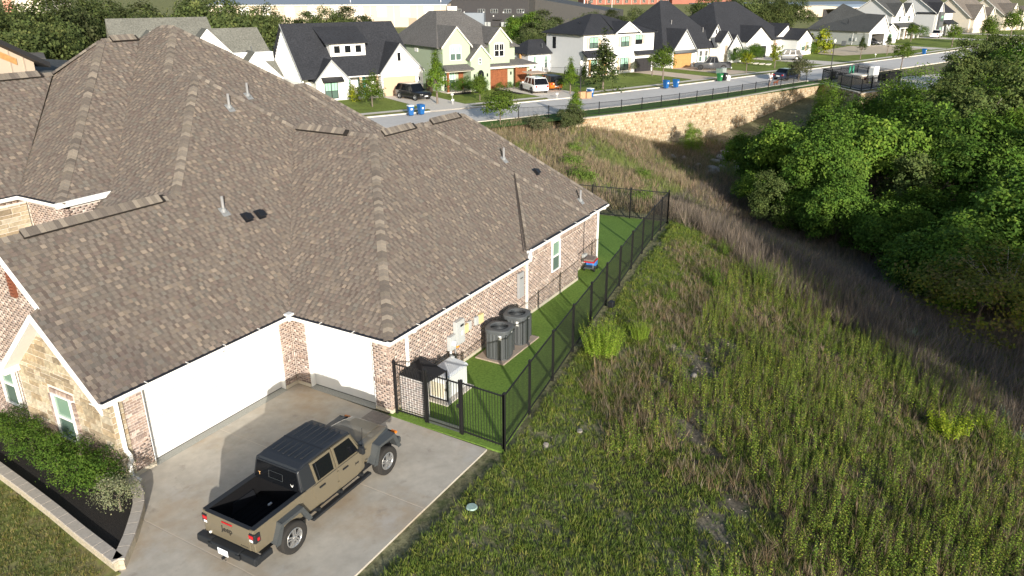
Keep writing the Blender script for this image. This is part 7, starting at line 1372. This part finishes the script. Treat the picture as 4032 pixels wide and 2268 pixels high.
# stepping stones
for k in range(5):
    x,y=hpt((116,21),-22,7.6+k*.15,-2.0-k*1.15); tag(MB().box((-.75,-.32,0),(.75,.32,.16)).build('stepping_slab',M_WALK,loc=(x,y,.03),bevel=.02),'white stepping slab of the front walk, number %s from the door'%['one','two','three','four','five'][k],'slab','stepping slabs')
# ================================================================== street furniture
def bin_(x,y,rz,col,label,lid=None,z=.0,group='wheeled bins at the kerb',tilt=False):
    t=thing('wheeled_bin',label,'bin',(x,y,z),rz,group); m_=mat('bin_%s'%col[0],col[1],rough=.45)
    b=MB(); b.loft([[(-.22,-.26,.06),(.22,-.26,.06),(.22,.24,.06),(-.22,.24,.06)],[(-.30,-.36,.98),(.30,-.36,.98),(.30,.34,.98),(-.30,.34,.98)]]); b.build('body',m_,t,bevel=.03)
    b=MB(); b.loft([[(-.32,-.40,.99),(.32,-.40,.99),(.32,.38,.99),(-.32,.38,.99)],[(-.28,-.34,1.07),(.28,-.34,1.07),(.28,.34,1.09),(-.28,.34,1.09)]]); b.build('lid',m_ if lid is None else lid,t,bevel=.02)
    for s in (-1,1): MB().lathe([(0,-.03),(.1,-.03),(.11,0),(.1,.03),(0,.03)],c=(0,0,0),axis='x',n=12).build('wheel',M_BLACK,t,loc=(s*.27,.30,.11))
    MB().tube([(-.24,.42,.95),(.24,.42,.95)],.02,6).build('handle',m_,t); MB().box((-.09,-.375,.62),(.09,-.345,.80)).build('stamp',M_WHITE,t)
    return t
BLU=('blue',(.012,.10,.30))
bin_(47.9,31.6,R(-35),BLU,'left blue bin of the pair at the near drive, white bag on lid',mat('bag_white',(.7,.74,.78),rough=.5)); bin_(48.95,31.05,R(-20),BLU,'right blue bin of the pair at the near drive'); bin_(69.6,21.2,R(-25),BLU,'blue bin with a white bag beside the cardboard boxes',mat('bag_white',(.7,.74,.78))); bin_(82.0,16.1,R(-25),BLU,'left blue bin of the pair before the tan drive'); bin_(83.5,15.3,R(-15),BLU,'right blue bin of the pair before the tan drive')
bin_(93.4,12.3,R(-25),('green',(.02,.16,.05)),'green wheeled bin at the kerb'); bin_(94.3,11.9,R(-25),('blackbin',(.02,.022,.022)),'black wheeled bin right of the green bin'); bin_(156.3,-9.6,R(-20),BLU,'single blue bin far along the street')
M_CARD=mat('cardboard',(.42,.27,.15),rough=.9,var=.1,scale=5)
for x,y,s,l in ((68.5,21.9,.75,'left cardboard box beside the blue bin'),(69.0,21.3,.7,'right cardboard box against the blue bin')):
    t=thing('cardboard_box',l,'box',(x,y,-.02),R(-25)); MB().box((-s/2,-s/2,0),(s/2,s/2,s)).build('carton',M_CARD,t); MB().poly([(-s/2,-s/2,s+.002),(s/2,-s/2,s+.002),(s/2,-s/2-.2,s+.12),(-s/2,-s/2-.2,s+.12)]).build('flap',M_CARD,t)
tag(MB().loft([[(-.2,-.2,0),(.2,-.2,0),(.2,.2,0),(-.2,.2,0)],[(-.26,-.24,.5),(.24,-.26,.55),(.26,.22,.5),(-.22,.26,.48)],[(-.08,-.08,.75),(.1,-.08,.7),(.08,.1,.78),(-.1,.08,.72)]]).build('refuse_bag',M_WHITE,loc=(95.0,11.5,0),bevel=.04),'white refuse bag leaning right of the black bin','bag')
def street_lamp(x,y,label,hh=3.6):
    t=thing('street_lamp',label,'street lamp',(x,y,0)); MB().lathe([(.16,0),(.15,.3),(.07,.5),(.055,hh-.4),(.10,hh-.3),(.10,hh-.25)],n=10).build('post',M_FBLK,t,smooth=True); MB().lathe([(.08,hh-.25),(.24,hh-.0),(.24,hh+.2),(.10,hh+.42),(0,hh+.46)],n=12).build('globe',mat('lamp_glass',(.55,.57,.52),rough=.15),t,smooth=True); MB().lathe([(.1,hh+.44),(.05,hh+.52),(0,hh+.6)],n=8).build('finial',M_FBLK,t)
street_lamp(71.9,23.6,'black street lamp with round globe by the dark spreading tree'); street_lamp(118,1.4,'street lamp with round globe behind the pump enclosure',4.2)
def garden_sign(x,y,label,col): t=thing('garden_light',label,'garden light',(x,y,.02)); MB().tube([(0,0,0),(0,0,.5)],.02,5).build('stake',M_WHITE,t); MB().box((-.12,-.12,.42),(.12,.12,.62)).build('head',col,t,bevel=.02)
garden_sign(60.5,35.0,'white ornament on the sage house lawn',M_WHITE); garden_sign(66.9,24.3,'left white path light by the drive',M_WHITE); garden_sign(71.4,22.4,'right white path light by the cardboard boxes',M_WHITE); garden_sign(56.5,32.2,'white topped marker post at the near drive',M_WHITE); garden_sign(145,-2.2,'small dark and white box on the vacant lot verge',M_WHITE)
for x,y,l,c in ((103.4,15.2,'left grey green utility pedestal on the lawn strip',(.12,.17,.14)),(104.6,14.9,'right grey green utility pedestal on lawn strip',(.30,.34,.32))): tag(MB().box((-.45,-.4,0),(.45,.4,.75)).build('utility_pedestal',mat('pedestal%d'%int(x),c,rough=.6),loc=(x,y,.02),bevel=.05),l,'utility box','utility pedestals')
picket_fence('side_fence','black iron fence beside the two storey white house',[(88.2,29.6),(86.5,33.0),(85.2,36.0)],1.6,.14,single=False); picket_fence('side_fence','black iron fence in front of the grey side wall',[(81.5,30.6),(84.8,30.2),(88.2,29.6)],1.6,.14,single=False)
tag(MB().box((0,0,0),(2.4,.1,1.6)).build('wood_gate',M_WOOD,loc=(79.6,36.0,0)),'brown timber gate beside the sage house garage','gate')
# garden shrubs along the houses
def gshrub(x,y,s,k,l): tree('garden_shrub',k,l,x,y,.55*s*1.2,s,'shrub',.03,group='garden shrubs',tr=.04)
gs=[(53.4,43.8,1.1,'yellow','yellow green shrub by white house porch'),(54.6,42.8,.7,'shrub','low green shrub by white house porch steps'),(56.0,42.0,.8,'shrub','round green shrub before white house porch'),(64.8,37.4,1.4,'shrub','left shrub of the sage house bed'),(65.9,36.8,1.7,'shrub','tall shrub of the sage house bed'),(67.0,36.2,1.3,'shrub','right shrub of sage house bed'),(68.0,35.6,1.5,'shrub','shrub beside the arched entry'),
 (69.8,34.0,.9,'shrub','first box shrub of the row by white car'),(70.9,33.2,.9,'shrub','second box shrub of row by white car'),(72.0,32.4,.9,'shrub','third box shrub of row by white car'),(73.1,31.6,.9,'shrub','fourth box shrub of row by white car'),(98.6,27.2,1.5,'sage','grey shrub beside the black garage door'),(119.5,16.8,2.4,'shrub','hedge shrub left of the front walk'),(121.2,16.0,2.0,'shrub','hedge shrub near the front walk'),(126,15.8,2.6,'shrub','wide hedge right of the front walk'),(127.6,15.4,2.4,'shrub','hedge beside black garage door'),(146,10.8,2,'shrub','dark shrub under the shuttered window'),(148,9.8,1.8,'shrub','second shrub under shuttered window'),(150.8,8.4,2.6,'yellow','yellow shrub at the end of the white wing'),(206,-4,2.6,'shrub','shrub before the tall two storey house'),(210,-6,2.6,'shrub','second shrub before the tall two storey house'),(236,-21,3,'shrub','shrub near far cream house')]
for q in gs: gshrub(*q)
struct(sheet('garden_bed',[hpt((69.2,36.3),-26,-5.6,-.5),hpt((69.2,36.3),-26,-5.3,-2.2),hpt((69.2,36.3),-26,-1,-2.2),hpt((69.2,36.3),-26,-.2,-.6)],.05,M_MULCH)); struct(sheet('garden_bed_strip',[hpt((69.2,36.3),-26,1.2,-.6),hpt((69.2,36.3),-26,2.2,-.6),hpt((69.2,36.3),-26,2.3,-6.5),hpt((69.2,36.3),-26,1.5,-6.5)],.052,M_MULCH))
# ================================================================== pump enclosure
EN=[(99.3,-.3),(91.2,-6.3),(100.4,-9.9),(108.6,-3.6),(99.3,-.3)]
M_PEN=M_FENCE
t=thing('enclosure_fence','tall black curved top security fence around pump equipment','fence',(99.3,-.3,0)); O=Vector((99.3,-.3,0))
for a,c in zip(EN,EN[1:]):
    A=Vector((*a,0))-O; B=Vector((*c,0))-O; d=B-A; L=d.length; e=d.normalized(); n=Vector((-e.y,e.x,0)); k=max(2,int(L/2.4))
    for i in range(k): p=A+d*(i/k); MB().box((p.x-.06,p.y-.06,0),(p.x+.06,p.y+.06,1.62)).build('post',M_PEN,t)
    for z in (.2,1.35): b=MB(); b.prism([A+n*.03+Vector((0,0,z)),A-n*.03+Vector((0,0,z)),A-n*.03+Vector((0,0,z+.06)),A+n*.03+Vector((0,0,z+.06))],d); b.build('rail',M_PEN,t)
    J=MB(); m_=int(L/.18); cen=Vector((100,-5,0))-O
    for i in range(m_):
        p=A+d*((i+.5)/m_); o_=(p-cen); o_.z=0; o_=o_.normalized(); 
        J.box((p.x-.028,p.y-.028,.1),(p.x+.028,p.y+.028,1.58)); J.tube([p+Vector((0,0,1.56)),p+Vector((0,0,1.68))+o_*.06,p+Vector((0,0,1.76))+o_*.2],.03,4,caps=False)
    stuff(J.build('pickets',M_PEN,t))
struct(sheet('enclosure_slab',EN[:-1],.03,M_WALK))
tag(MB().box((-2.6,-1.1,0),(2.6,1.1,1.1)).build('pump_vault',M_CREAM,loc=(99.6,-4.4,.03),bevel=.05),'long low cream vault inside the security fence','utility box').rotation_euler=(0,0,R(-20))
t=thing('control_cabinet','tall white control cabinet inside the security fence','cabinet',(100.6,-6.6,.03),R(-25)); MB().box((-.55,-.35,.2),(.55,.35,2.2)).build('cabinet',M_WHITE,t,bevel=.03); MB().box((-.75,-.3,.2),(-.57,.3,2.0)).build('side_box',M_METER,t)
for x,y,l in ((103.0,-3.2,'green pipe stand inside the security fence'),(103.9,-3.5,'second green pipe stand inside the security fence')): tag(MB().tube([(0,0,0),(0,0,1.6),(.3,0,1.8),(.6,0,1.6),(.6,0,.4)],.1,8).build('pipe_stand',mat('pipe_green',(.03,.22,.13),rough=.5),loc=(x,y,.03)),l,'pipe')
tag(MB().box((0,-.01,0),(.4,.01,.35)).build('warning_sign',mat('sign_red',(.5,.05,.06),rough=.5),loc=(92.2,-6.35,1.2)),'small red and white warning sign on the security fence','sign').rotation_euler=(0,0,R(-22))
tag(MB().tube([(0,0,0),(0,0,1.1)],.05,6).build('bollard',M_FBLK,loc=(104,-16.5,.02)),'small black bollard on the concrete apron','bollard')
